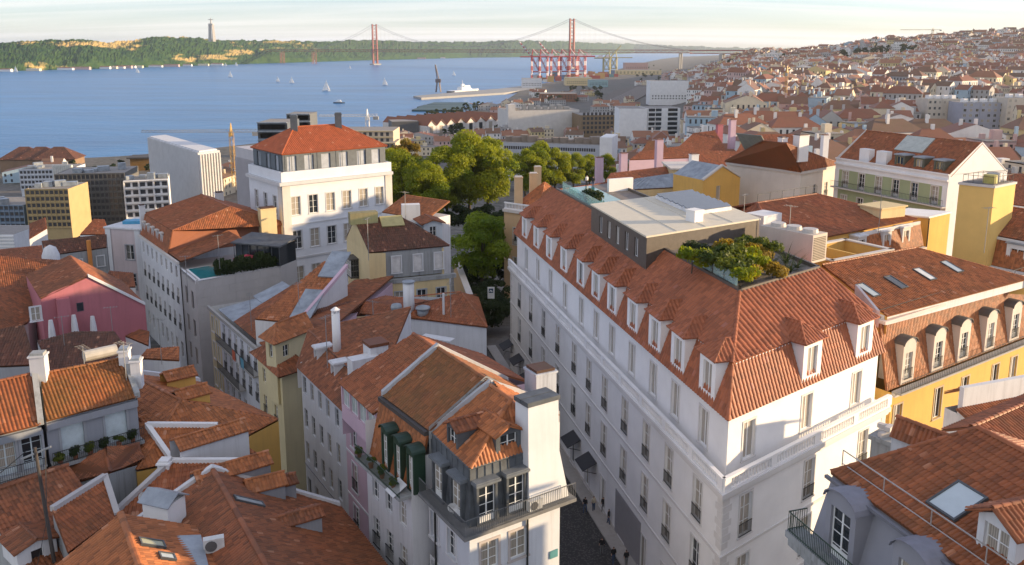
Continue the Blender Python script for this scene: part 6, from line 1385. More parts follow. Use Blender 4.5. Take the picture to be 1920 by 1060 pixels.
# ---- two grey balcony houses facing the camera
def build_grey_pair():
    z=49.5
    for key,e0,e1,poly,mat,lab,wm in(('r',(87,790),(258,745),((87,790),(258,745),(232,672),(75,702)),T_BROWN,'grey balcony house with mossy brown tiled roof and tall white shutters',W_GREY),('l',(-90,838),(77,796),((-90,838),(77,796),(65,700),(-100,738)),T_RED,'grey house with arched white French windows at the left edge',plaster('dark_grey_render',(.24,.26,.29),.3))):
        pl,a,b,up=px_plane(z,e0,e1,36);P=[hitp(u,v,pl) for u,v in poly];d=(b-a).normalized();n=-up
        root=thing('grey_balcony_house',lab,'building',V3((a+b)*.5+up*4,29.5));r0,r1=P[3],P[2];q0,q1=V3(r0+up*5,z),V3(r1+up*5,z)
        rf=Roof(mat,cw=.25,rl=.38,amp=.06);rf.plane(P,single=300 if key=='r' else 0);rf.plane([r0,r1,q1,q0]);rf.ridge(r0,r1);rf.build(root)
        f0,f1=a+up*.3,b+up*.3;L=(f1-f0).length;zb=z-3.2
        tt=[((hitp(u,v,vplane(f0,f1))-V3(f0,0)).dot(d))/L for u,v in(((137,820),(218,797)) if key=='r' else((12,868),(61,850)))]
        facade(root,f0,f1,29.5,z-.1,wm,f0+up*5,[(zb+.05,2.5,'shutter' if key=='r' else 'tall',1.5 if key=='r' else 1.25),(zb-3.6,2.3,'tall',1.2),(zb-7,2.3,'tall',1.2)],ts=tt,w=1.3,sur=plaster('grey_trim',(.33,.34,.36),.2),frame=plain('bluewhite_paint',(.55,.62,.64),.5))
        body(root,[f0,f1,q1,q0],29.5,z-.2,wm,{0:dict(z0=29.5,z1=29.55)})
        g=MB()
        for e,r_,q in((a,r0,q0),(b,r1,q1)):g.quad(V3(e,z-.3),r_+Vector((0,0,.15)),V3(q,z-.3))
        g.build('gable',W_STAIN,root);copings(root,[b+Vector((0,0,.05)),r1+Vector((0,0,.05)),q1],.38,.3,W_STAIN)
        co=[f0,f1] if d.cross(Vector((0,0,1))).dot(n)>0 else[f1,f0];band(root,co,z-.75,.5,.28,wm)
        bl=MB();bl.obox(V3(f0,zb-.25),f1-f0,n*1.0,(0,0,.25));bl.build('balcony',W_STAIN,root);railing(root,[f0+n*.95,f1+n*.95],zb,1.0,.13,name='balcony_railing')
        if key=='r':
            for i in range(6):
                p=f0+d*(L*(.08+.16*i))+n*.75;t_=thing('potted_plant',['leftmost','second','third','fourth','fifth','rightmost'][i]+' pot plant along the grey house balcony','plant',V3(p,zb),'grey balcony pots');k=MB();k.tube([V3(p,zb),V3(p,zb+.35)],[.15,.2],8);k.build('pot',MATS['terracotta_pot'],t_);o=obj('foliage',YBUSH[2] if i%2 else PLANTS[('bush',i%3)],t_);o.scale=(.55,.5,.55);o.location=(0,0,.2)
            chimney(root,V3(hitp(76,705,pl),z+1.6),1.0,.9,2.2,W_OLDW,.2,cap=W_STAIN);chimney(root,V3(r1-up*.3,r1.z-1.2),.7,.9,1.9,W_OLDW,.2,cap=ZINC);chimney(root,V3(b.lerp(r1,.5)+d*.5,z+.2),.7,.9,2.1,W_OLDW,.2,cap=ZINC)
            h=MB();c=(r0+r1)*.5+d*2.0+up*2.6;h.tube([V3(c-d*1.2,z+2.1),V3(c+d*1.2,z+2.1)],.45,12);h.build('roof_light_vault',plain('milky_plastic',(.40,.38,.35),.5),root)
build_grey_pair()
# ---- terracotta house with yellow-cheeked dormers
def build_yellow_dormers():
    z0=47.6;a=Z(252,706,z0);b=Z(402,784,z0);d=(b-a).normalized();nf=Vector((-d.y,d.x,0));nf=nf if nf.dot(V3(a,0))>0 else-nf
    root=thing('yellow_dormer_house','terracotta roofed house with yellow-walled dormers beside the narrow street','building',V3((a+b)*.5,29.5));a=a-d*1.0
    ea,eb=V3(a-nf*5.5,z0-2.6),V3(b-nf*5.5,z0-2.6);fa,fb=V3(a+nf*9,z0-3.6),V3(b+nf*6,z0-2.6);fa.z=z0-3.6;fb.z=z0-3.6;fb=V3(b+nf*9,z0-3.6)
    rf=Roof(T_ORANGE,cw=.26,rl=.4);fa=V3(a+nf*6.5,z0-2.8);eb=eb-d*1.5;fb=V3(b+nf*6.5-d*1.5,z0-2.8);b=b-d*5.0;rf.plane([a,b,eb,ea]);rf.plane([a,b,fb,fa]);hm=V3(lerp(eb,fb,.42)+d*1.2,z0-3.0);rf.plane([b,eb,hm]);rf.plane([b,hm,fb]);rf.ridge(a,b,.14).ridge(b,eb,.12);rf.build(root);skirt(root,[ea,eb,hm,fb,fa,a],29.5,W_YELLOW)
    pl=(a,newell([a,b,fb]));tk=dict(cw=.24,rl=.36)
    for r0,r1,hz in(((305,699),(363,686),48.0),((326,734),(388,718),48.0)):
        p0,p1=Z(*r0,hz),Z(*r1,hz);tiled_dormer(root,p0,p1,1.15,.5,43.5,T_ORANGE,W_YELLOW,(.8,.9),tk)
    p0,p1=Z(308,762,46.6),Z(318,784,46.6);tiled_dormer(root,V3(p0+d*.6,46.6),V3(p0-nf*2.4+d*.6,46.6),1.6,.6,43.2,T_ORANGE,W_YELLOW,(1.0,.8),tk)
    copings(root,[a-d*.3+Vector((0,0,.1)),V3(fa-d*.3,fa.z+.1)],.5,.3,W_BLUEW)
build_yellow_dormers()
# ---- white-edged red roofs stepping down to the street, with long street dormers
def build_street_roofs():
    z=45.2;root=thing('white_edged_house','red roofed house with white edge copings and one long street dormer','building',Z(380,830,40));pl,a,b,up=px_plane(z,(322,864),(482,850),27);P=[hitp(u,v,pl) for u,v in((322,864),(482,850),(408,800),(276,799))]
    rf=Roof(T_ORANGE,cw=.25,rl=.4);rf.plane(P);rf.build(root);skirt(root,P,29.5,W_OLDW);copings(root,[P[0],P[3],P[2]],.35,.3,W_WHITE);p0,p1=Z(326,824,48.0),Z(459,785,48.0);tiled_dormer(root,p0,p1,1.15,.5,43,T_ORANGE,W_OLDW,None,dict(cw=.25,rl=.38))
    r2=thing('red_roof_house','long low red roof with two tiled street dormers below the white-edged roof','building',Z(400,890,40));z2=44.6;pl2,a2,b2,up2=px_plane(z2,(200,1000),(560,955),24);Q=[hitp(u,v,pl2) for u,v in((214,962),(330,945),(520,905),(480,868),(322,866))]
    P2=[hitp(u,v,pl2) for u,v in((215,965),(400,980),(540,935),(490,866),(322,866))];rf=Roof(T_RED,cw=.25,rl=.4);rf.plane(P2);rf.build(r2);skirt(r2,P2,29.5,W_STAIN);copings(r2,[P2[4],P2[3]],.35,.25,W_WHITE);copings(r2,[P2[4],P2[0]],.35,.3,STONE_G)
    for(u0,v0),(u1,v1),hz in(((362,886),(503,846),48.0),((458,902),(533,884),47.4)):
        tiled_dormer(r2,Z(u0,v0,hz),Z(u1,v1,hz),1.0,.5,42,T_ORANGE,W_GREY,None,dict(cw=.25,rl=.38))
    pt=Z(309,858,47.2);chimney(r2,V3(pt,44.0),.8,.8,2.8,W_WHITE,0,cap=W_WHITE)
# the broad roof nearest the street
    zr=48.0;A=Z(398,880,zr);B=Z(487,1040,zr);d=(B-A).normalized();B=B+d*7;nr=Vector((d.y,-d.x,0));nr=nr if nr.x>0 else-nr
    r3=thing('broad_roof_house','broad terracotta roof in the lower left with street dormers and air conditioner','building',Z(470,980,40));eR0,eR1=V3(A+nr*8.2+d*1.0,zr-4.6),V3(B+nr*8.2,zr-4.6);eL0,eL1=V3(A-nr*7.5-d*.6,zr-4.0),V3(B-nr*7.5,zr-4.0)
    rf=Roof(T_OLDRED,cw=.24,rl=.40);rf.plane([A,B,eR1,eR0]);rf.plane([A,B,eL1,eL0],single=300);rf.ridge(A,B,.17);rf.build(r3);skirt(r3,[A,eR0,eR1,B,eL1,eL0],29.5,W_OLDW);copings(r3,[eL0,A,eR0],.4,.3,W_OLDW)
    pr=(A,newell([A,B,eR1]));pr=pr if pr[1].z>0 else(pr[0],-pr[1])
    for(u0,v0),(u1,v1) in(((508,945),(556,930)),((552,1008),(604,993))):
        p1=hitp(u1,v1,pr);p1=p1+Vector((0,0,1.7));p0=p1-nr*3.2;tiled_dormer(r3,V3(p0,p1.z),p1,.85,.35,p1.z-2.4,T_OLDRED,W_GREY,None,dict(cw=.25,rl=.36));
    skylight(r3,pr,466,943,.7,2.0);pL=(A,newell([A,B,eL1]));pL=pL if pL[1].z>0 else(pL[0],-pL[1]);q=hitp(402,1034,pL);ac_unit(r3,q+Vector((0,0,.05)),.35,s=1.25)
    return dict(A=A,B=B,d=d,nr=nr)
BRF=build_street_roofs()
def build_lower_left():
# roof left of the broad one (steep face towards the camera left)
    root=thing('tilted_red_roof_house','steep red roof with grey edging left of the white chimney boxes','building',Z(160,960,40));z=46.0;pl,a,b,up=px_plane(z,(100,1045),(222,968),30);P=[hitp(u,v,pl) for u,v in((128,1036),(220,968),(197,895),(98,957))]
    rf=Roof(T_RED,cw=.24,rl=.38);rf.plane(P);rf.build(root);skirt(root,P,29.5,W_STAIN);copings(root,[P[3],P[2],P[1]],.35,.25,STONE_G)
# bottom ridge roof with skylights
    r2=thing('ridge_tile_roof_house','orange ridge roof with skylights at the bottom edge, left of the white flues','building',Z(240,1030,42));zr=49.0;A=Z(226,964,zr);B=Z(262,1062,zr);d=(B-A).normalized();B=A+d*13;nr=Vector((d.y,-d.x,0));nr=nr if nr.x>0 else-nr
    e0,e1=V3(A+nr*5,zr-2.6),V3(B+nr*5,zr-2.6);l0,l1=V3(A-nr*5.5,zr-3.2),V3(B-nr*5.5,zr-3.2);rf=Roof(T_ORANGE,cw=.25,rl=.40,amp=.065);rf.plane([A,B,e1,e0],single=150);rf.plane([A,B,l1,l0],single=150);rf.ridge(A,B,.19);rf.build(r2);skirt(r2,[A,e0,e1,B,l1,l0],29.5,W_OLDW)
    pr=(A,newell([A,B,e1]));pr=pr if pr[1].z>0 else(pr[0],-pr[1]);skylight(r2,pr,284,1022,.8,1.4,plain('mossy_glass',(.30,.30,.20),.2));skylight(r2,pr,312,1047,.7,.9)
# white flue houses
    fl=thing('white_flue_box','white boxed roof chimney with pitched metal lid and satellite dish','chimney',Z(310,985,46));p=Z(311,985,46.4);m=MB();rz=-.35;m.box(V3(p,44.5),(1.9,1.5,3.7),rz);m.build('box',W_WHITE,fl);c,s=math.cos(rz),math.sin(rz);ex=Vector((c,s,0));ey=Vector((-s,c,0));k=MB();o=V3(p,48.2)
    k.slab([o-ex*1.15-ey*.95,o+ex*1.15-ey*.95,o+ex*1.15+Vector((0,0,.55)),o-ex*1.15+Vector((0,0,.55))],.07);k.slab([o-ex*1.15+Vector((0,0,.55)),o+ex*1.15+Vector((0,0,.55)),o+ex*1.15+ey*.95,o-ex*1.15+ey*.95],.07);k.build('lid',ZINC,fl);dish(fl,V3(p-ex*1.35,48.0),.45)
    f2=thing('white_flue_duct','long white duct box with sloping lid at the bottom edge beside the air conditioner','duct',Z(360,1050,46));a2=Z(352,1003,47.6);b2=Z(368,1075,47.6);dd=(b2-a2).normalized();x=Vector((dd.y,-dd.x,0));m=MB();m.obox(V3(a2-x*.55,44),b2-a2,x*1.1,(0,0,3.4));m.build('box',W_WHITE,f2);k=MB();k.slab([V3(a2-x*.7,47.42),V3(b2-x*.7,47.42),V3(b2+x*.7,47.75),V3(a2+x*.7,47.75)],.07);k.build('lid',ZINC,f2)
# small hip roof under the grey balcony
    r3=thing('small_hip_roof_house','small terracotta roof tucked under the grey balconies','building',Z(190,870,42));zr=46.6;A=Z(196,845,zr);up=Vector((0,1,0));R0=Z(262,828,zr-.2);L0=Z(118,876,zr-.9);F0=Z(132,908,zr-1.4);F1=Z(205,885,zr-.3);F2=Z(267,866,zr-1.4);rf=Roof(T_OLDRED,cw=.24,rl=.38);rf.plane([L0,F0,F1,A]);rf.plane([A,F1,F2,R0]);rf.ridge(A,F1,.13);rf.build(r3);skirt(r3,[L0,F0,F1,F2,R0,A],29.5,W_STAIN);q=(F1+F2)*.5;place_window(r3,V3(Z(238,895,43.8),43.5),Vector((.15,-.99,0)),.7,.6,'single',PAINT,None,GLASS)
# far lower left roof with lamp pole
    r4=thing('left_edge_roof_house','old red roof at the lower left edge with a small roof window','building',Z(40,960,42));zr=47.3;A=Z(-40,930,zr);B=Z(128,872,zr);d=(B-A).normalized();up=Vector((-d.y,d.x,0));up=up if up.y>0 else-up;e0,e1=V3(A-up*10,zr-3.6),V3(B-up*10,zr-3.6);b0,b1=V3(A+up*2.5,zr-1),V3(B+up*2.5,zr-1);rf=Roof(T_OLDRED,cw=.26,rl=.4);rf.plane([A,B,e1,e0],single=150);rf.plane([A,B,b1,b0]);rf.ridge(A,B,.16);rf.build(r4);skirt(r4,[e0,e1,B,b1,b0,A],29.5,W_STAIN);pl=(A,newell([A,B,e1]));pl=pl if pl[1].z>0 else(pl[0],-pl[1]);skylight(r4,pl,34,1030,.9,.9,plain('slate_glass',(.10,.12,.13),.15));q=hitp(72,1050,pl);place_dormer(r4,V3(q,q.z-.3),-up,'lldorm',2.2,1.3,2.5,'gable',W_OLDW,T_OLDRED,.7,.7,.3,'single',PAINT,GLASS,pitch=18)
    lp=thing('utility_pole','dark wooden utility pole with cross arm rising from the lower left roofs','pole',Z(106,1060,44));p=Z(104,1050,45);t=MB();t.tube([V3(p,43),V3(p+Vector((-.5,.1,0)),52.2)],[.13,.09],8);t.build('post',plain('weathered_wood',(.06,.05,.045),.9),lp);k=MB();q=V3(p+Vector((-.5,.1,0)),51.7);k.obox(q-Vector((.9,.05,.3)),(1.8,.1,.75),(-.03,.1,0),(0,0,.1));k.build('cross_arm',W_STAIN,lp)
    w=MB();w.tube([q+Vector((-.5,0,.3)),q+Vector((-4,-1,-2.6)),q+Vector((-9,-2,-4.2))],.025,4);w.tube([q+Vector((.6,0,.3)),q+Vector((.9,-1.2,-3.5)),q+Vector((.7,-2.5,-6))],.025,4);w.build('cable',IRON,lp)
build_lower_left()
# ---- rose gabled house
def build_rose():
    c=Vector((-41.5,96.7,0));sd=Vector((-.81,-.58,0));c=V3(Z(272,570,46),0);vp=vplane(c,c+sd);g=[hitp(u,v,vp) for u,v in((272,572),(165,520),(98,548),(76,562))];back=Vector((-.58,.81,0));zb=29.5
    root=thing('rose_gabled_house','rose pink gabled house with small chimneys along its blank side wall','building',V3((g[0]+g[3])*.5+back*5,zb));m=MB();m.quad(V3(g[0],zb),*[p for p in g],V3(g[3],zb));m.build('gable',W_ROSE,root)
    D=12;rf=Roof(T_OLDRED,cw=.26,rl=.4);pk=g[1];rf.plane([g[0]+Vector((0,0,.1)),pk+Vector((0,0,.1)),pk+back*D+Vector((0,0,.1)),g[0]+back*D+Vector((0,0,.1))]);rf.plane([pk+Vector((0,0,.1)),g[3]+Vector((0,0,.1)),g[3]+back*D+Vector((0,0,.1)),pk+back*D+Vector((0,0,.1))]);rf.ridge(pk,pk+back*D);rf.build(root)
    copings(root,[g[0]+Vector((0,0,.1)),pk+Vector((0,0,.15))],.4,.22,W_OLDW);s=MB()
    for p in(g[0],g[3]):s.quad(V3(p,zb),V3(p+back*D,zb),p+back*D,p)
    s.build('wall',W_ROSE,root);n=Vector((.58,-.81,0));
    q=hitp(150,574,vp);place_window(root,V3(q,q.z-.6)+n*.2,n,.7,1.0,'single',plain('dark_frame',(.1,.08,.1),.6),None,GLASS)
    bx=MB();q0=hitp(104,560,vp);q1=hitp(128,552,vp);bx.obox(V3(q0,38)+n*0,(q1-q0)*Vector((1,1,0)).length*0+Vector((q1.x-q0.x,q1.y-q0.y,0)),n*.8,(0,0,q0.z-38));bx.build('chimney_breast',W_ROSE,root)
    w=hitp(66,585,vp);place_window(root,V3(w,w.z-.9)+n*.3,n,.9,1.5,'small',PAINT,W_OLDW,GLASS)
    for i,(u,v) in enumerate(((97,622),(140,612),(175,614))):
        p=hitp(u,v,(vp[0]+n*1.2,vp[1]));t=MB();t.tube([V3(p,p.z-1.2),V3(p,p.z+.2),V3(p,p.z+1.3)],[.4,.32,.2],6);o=t.build('chimney_pot',W_OLDW,root)
# dark brown roof in front, blue-walled wing, and neighbours
    def simple(name,lab,z,e0,e1,pitch,poly,mat,wm=W_OLDW,cop=None,cat='building'):
        pl,a,b,up=px_plane(z,e0,e1,pitch);P=[hitp(u,v,pl) for u,v in poly];r=thing(name,lab,cat,V3(cen(P),29.5));rf=Roof(mat,cw=.26,rl=.4);rf.plane(P);rf.build(r);skirt(r,P,29.5,wm)
        if cop:copings(r,[P[i] for i in cop],.35,.3,W_BLUEW)
        return r,pl,P
    simple('dark_roof_house','flat dark brown tiled roof below the rose gable',44.0,(85,705),(240,690),20,((70,640),(100,705),(248,668),(215,622),(140,622)),T_DARK)
    r,pl,P=simple('blue_walled_wing','low tiled wing with blue-white edge wall right of the rose house',42.5,(195,620),(278,650),16,((192,612),(278,648),(280,622),(228,610)),T_OLDRED,W_BLUEW)
    simple('dark_left_house','dark brown roof at the left edge below the rose house',45.5,(-60,690),(68,684),30,((-60,690),(68,684),(45,610),(-60,628)),T_DARK,W_GREY)
    simple('orange_fin_house','orange tiled roof with pale edge left of the rose house',44.5,(-40,640),(50,610),25,((-40,655),(52,605),(85,540),(-30,540)),T_OLDRED)
    simple('left_terrace_house','weathered red roof behind the rose house at the left',42.0,(0,560),(110,545),28,((-40,545),(115,538),(140,490),(-40,478)),T_OLDRED)
    simple('garden_terrace_house','long low red roof at the left edge under the modern blocks',40.0,(-30,520),(85,500),16,((-40,520),(85,505),(80,460),(-40,472)),T_RED)
    simple('orange_gable_house','bright orange tiled gable beside a white rounded chimney',43.0,(50,545),(110,520),30,((50,545),(118,520),(150,505),(70,495)),T_ORANGE)
    simple('right_low_house','low orange tiled roof between rose house and the narrow street',43.0,(280,668),(338,672),18,((262,672),(336,676),(336,650),(275,655)),T_ORANGE,W_BLUEW)
    simple('red_wing_house','small terracotta roof right of the rose house gable',44.0,(195,545),(252,540),22,((190,540),(254,538),(250,512),(205,508)),T_OLDRED,W_OLDW)
# mossy terrace with dormer windows and orange chimney
    z=44.5;pl,a,b,up=px_plane(z,(85,478),(160,468),35);P=[hitp(u,v,pl) for u,v in((85,480),(200,464),(200,440),(78,452))];r=thing('mossy_terrace_house','dark mossy terrace roof with small dormers left of the pale pink corner house','building',V3(cen(P),29.5));rf=Roof(T_DARK,cw=.27,rl=.4);rf.plane(P);rf.build(r);skirt(r,P,29.5,W_STAIN)
    for u,v in((123,500),(147,495),(188,488)):q=hitp(u,v,vplane(a,b));place_window(r,V3(q,q.z-.9)-up*.25,-up,1.0,1.6,'small',PAINT,W_OLDW,GLASS)
    for u,v in((125,525),(150,518)):q=hitp(u,v,vplane(a,b));place_window(r,V3(q,q.z-.9)-up*.25,-up,1.0,1.6,'small',PAINT,W_OLDW,GLASS)
    q=hitp(171,505,vplane(a-up*.6,b-up*.6));m=MB();m.tube([V3(q,q.z-1),V3(q,q.z+4.6)],.33,8);m.build('chimney',plaster('orange_chimney',(.62,.24,.06),.15),r);q=hitp(98,505,vplane(a-up*3,b-up*3));m=MB();m.tube([V3(q,q.z-1.5),V3(q,q.z+2.2),V3(q,q.z+3.3),V3(q,q.z+3.7)],[1.3,1.2,.8,.1],12);m.build('rounded_chimney',W_OLDW,r,smooth=True)
    for nm,lab,e0,e1,poly,mm in(('gable_cottage','small red gabled house with white verge under the modern blocks',(55,440),(120,445),((55,448),(88,428),(85,408),(55,420)),T_OLDRED),('hip_cottage','small red hip roof left of the pale pink corner house',(152,440),(205,440),((150,440),(206,440),(196,412),(176,411)),T_RED)):
        simple(nm,lab,40.0,e0,e1,30,poly,mm)
build_rose()
# ---- right side of the narrow street: long white house, pool house, pale houses
def build_long_white():
    z=46;A=Z(262,440,z);B=Z(336,492,z);d=(B-A).normalized();n=Vector((d.y,-d.x,0));n=n if n.x<0 else-n;up=-n
    root=thing('long_white_house','long white street house with deep red roof and attic windows','building',V3((A+B)*.5+up*6,29.5));f0,f1=A,B
    facade(root,f0,f1,29.5,z-.1,W_OLDW,A+up*5,[(z-2.6,1.7,'sash'),(z-6.4,2.3,'french'),(z-10.3,2.3,'french'),(z-14.4,2.3,'sash')],n=8,w=1.0,m0=.5,m1=.5)
    band(root,[f0,f1] if d.cross(Vector((0,0,1))).dot(n)>0 else[f1,f0],z-.3,.35,.3,STONE);top=z+3.3;m=Roof(T_RED,cw=.26,rl=.4);b0,b1=V3(A+up*.9,top),V3(B+up*.9-d*6,top);B2=B-d*6
    m.plane([V3(A+up*.1,z),V3(B2+up*.1,z),b1,b0]);ridge0,ridge1=V3(A+up*10,top+2.2),V3(B2+up*10-d*2,top+2.2);m.plane([b0,b1,ridge1,ridge0]);m.plane([b1,V3(B2+up*19,z+2),ridge1]);m.plane([ridge0,ridge1,V3(B2+up*19,z+2),V3(A+up*19,z+2)]);m.ridge(ridge0,ridge1).ridge(b1,ridge1,.1);m.build(root)
    bw=MB();e=B2+up*19;bw.quad(V3(B2,40),V3(e,40),V3(e,z+2),V3(ridge1,ridge1.z-.3),V3(b1,b1.z-.1),V3(B2,z));bw.build('gable',plaster('terracotta_render',(.30,.12,.07),.25,(.2,.08,.05)),root);body(root,[A,B2,B2+up*19,A+up*19],29.5,z-.2,W_OLDW,{0:dict(z0=29.5,z1=29.55)})
    for i in range(5):q=A+d*(1.8+i*2.6)+up*.3;place_dormer(root,V3(q,z+.15),n,'lw',.95,2.1,1.1,'flat',W_OLDW,STONE,.65,1.6,.25,'single',PAINT,GLASS)
    lo=Roof(T_OLDRED,cw=.26,rl=.4);lo.plane([V3(B2+up*.2,z+.1),V3(B+up*.2,z+.1),V3(B+up*9,z+2.2),V3(B2+up*9,z+2.2)]);lo.build(root,'lower_roof');q=V3(B2+up*9-d*.0,0);chimney(root,V3(q+up*6-n*0,z-1),2.4,1.4,6.0,W_CREAM,.6);chimney(root,V3(A+up*12+d*3,top),1.2,1.0,2.6,W_OLDW,.6);chimney(root,V3(A+up*.6+d*.3,z),.8,.8,4.6,W_OLDW,.6)
# pale pink corner block at its far end
    r2=thing('pale_pink_corner_house','pale pink flat-roofed corner house with blue tank on its roof','building',V3(A-d*3+n*3,29.5));zc=46.4;a,b=Z(197,428,zc),Z(262,432,zc);dd=(b-a).normalized();u2=Vector((-dd.y,dd.x,0));u2=u2 if u2.y>0 else-u2;PP=[a,b,b+u2*8,a+u2*8];body(r2,PP,29.5,zc,plaster('greyish_pink',(.58,.49,.49),.2),{0:dict(rows=[(zc-5.0,2.4,'small'),(zc-10,2.6,'french')],ts=[.66],w=1.5,sur=GREENP and plaster('grey_trim',(.33,.34,.36)))});k=MB();k.prism(inset(PP,-.2),zc,zc+.25);k.build('cornice',W_OLDW,r2);t=MB();q=cen(PP);t.box(V3(q,zc+.25),(4.5,2.0,.5),.1);t.build('roof_tank',plain('blue_tank',(.06,.30,.50),.5),r2);w=MB();w.obox(V3(a,29.5)-u2*.05,dd*1.0,-u2*.06,(0,0,zc-29.6));w.obox(V3(b-dd*1.0,29.5)-u2*.05,dd*1.0,-u2*.06,(0,0,zc-29.6));w.build('pilaster',W_OLDW,r2)
build_long_white()
def build_pool_house():
    z=45;C=Z(367,528,z);A=Z(336,502,z);B=Z(524,500,z);P=[C,B,B+(A-C)*1.6,A+(A-C)*.6];root=thing('pool_house','pale stone-clad modern house with rooftop swimming pool and sun terrace','building',V3(cen(P),29.5));c=cen(P)
    facade(root,C,P[3],29.5,z,W_WHITE if False else STONE_G,c,[(z-4.4,2.5,'single'),(z-8.4,2.5,'single'),(z-12.4,2.5,'single')],n=4,w=1.2,m0=.8,m1=.6,frame=plain('grey_frame',(.30,.30,.30),.5));body(root,P,29.5,z,STONE_G,{3:dict(z0=29.5,z1=29.55)})
    d=(B-C).normalized();n=Vector((d.y,-d.x,0));n=n if n.y<0 else-n;L=(B-C).length;sl=[]
    sm={}
    for r in range(14):
        zz=z-.1-1.15*(r+1);s=0;k=r%2
        while s<L-.1:
            w=1.8 if not(k and s==0) else.9;w=min(w,L-s);key=round(w,2)
            if key not in sm:q=MB();q.obox((.01,0,.01),(w-.02,0,0),(0,.03,0),(0,0,1.13));sm[key]=q.mesh('stone_slab',STONE_G)
            M=Matrix((d,n,Vector((0,0,1)))).transposed().to_4x4();M.translation=V3(C+d*s,zz)-WLOC[root.name];obj('stone_slab',sm[key],root,M);s+=w
    fl=MB();fl.prism(inset(P,.3),z-.9,z-.35);fl.build('terrace',plaster('pale_terrace',(.60,.58,.56),.1),root);rim=MB();ip=inset(P,.28)
    for i in range(4):a,b=P[i],P[(i+1)%4];e=(b-a).normalized();rim.obox(V3(a,z-.4),b-a,Vector((-e.y,e.x,0))*.3*(1 if Vector((-e.y,e.x,0)).dot(c-a)>0 else-1),(0,0,.42))
    rim.build('parapet',W_OLDW,root)
    dl=(P[3]-C).normalized();po=C+d*.6+dl*.6;pp=[po,po+d*4.6,po+d*4.6+dl*6.8,po+dl*6.8];w=MB();w.prism([(p.x,p.y) for p in pp],z-.34,z-.02);w.build('pool_rim',W_WHITE,root);w=MB();w.prism(inset(pp,.25),z-.1,z+.0);w.build('pool_water',plain('swimming_water',(.03,.22,.24),.06,var=.1),root)
    um=thing('red_parasol','red folded-out parasol on the pool terrace','parasol',V3(C+d*8.5+dl*4,z-.35));q=C+d*8.2+dl*3.4;m=MB();N=8
    for i in range(N):a0,a1=2*math.pi*i/N,2*math.pi*(i+1)/N;m.quad(V3(q,z+1.7),V3(q+Vector((1.9*math.cos(a0),1.9*math.sin(a0),0)),z+1.1),V3(q+Vector((1.9*math.cos(a1),1.9*math.sin(a1),0)),z+1.1))
    m.build('canopy',plain('red_canvas',(.34,.03,.05),.8),um);t=MB();t.tube([V3(q,z-.34),V3(q,z+1.7)],.04,6);t.build('pole',PAINT,um)
    for i in range(9):
        q=B-d*(.6+i*.95)+dl*.8;t_=thing('shrub',['first','second','third','fourth','fifth','sixth','seventh','eighth','ninth'][i]+' shrub from the right in the planter row on the pool terrace','plant',V3(q,z-.3),'pool terrace planting');o=obj('foliage',YBUSH[2],t_);o.scale=(1.3,1.2,1.4+.3*(i%3));s=MB();s.tube([(0,0,-.04),(0,0,.7)],.05,5);obj('stem',s.mesh('stem',BARK),t_)
    g=thing('glass_pavilion','slate-roofed glazed pavilion on the terrace below the white palace','pavilion',Z(480,470,44));a,b=Z(432,452,48.2),Z(524,460,48.2);dd=(b-a).normalized();u2=Vector((-dd.y,dd.x,0));u2=u2 if u2.y>0 else-u2;QQ=[a,b,b+u2*5,a+u2*5];m=MB();m.slab([V3(QQ[0],48.0),V3(QQ[1],48.0),V3(QQ[2],48.5),V3(QQ[3],48.5)],.2);m.build('roof',SLATE,g);m=MB();m.prism([(p.x,p.y) for p in inset(QQ,.4)],40,45.0);m.build('base',STONE_G,g);m=MB();
    for i in range(7):p=lerp(inset(QQ,.3)[0],inset(QQ,.3)[1],i/6);m.tube([V3(p,44.9),V3(p,47.9)],.06,4)
    m.build('post',SLATE,g);m=MB();i4=inset(QQ,.45);m.prism([(p.x,p.y) for p in i4],45.0,47.9);m.build('glazing',GLASS,g)
build_pool_house()
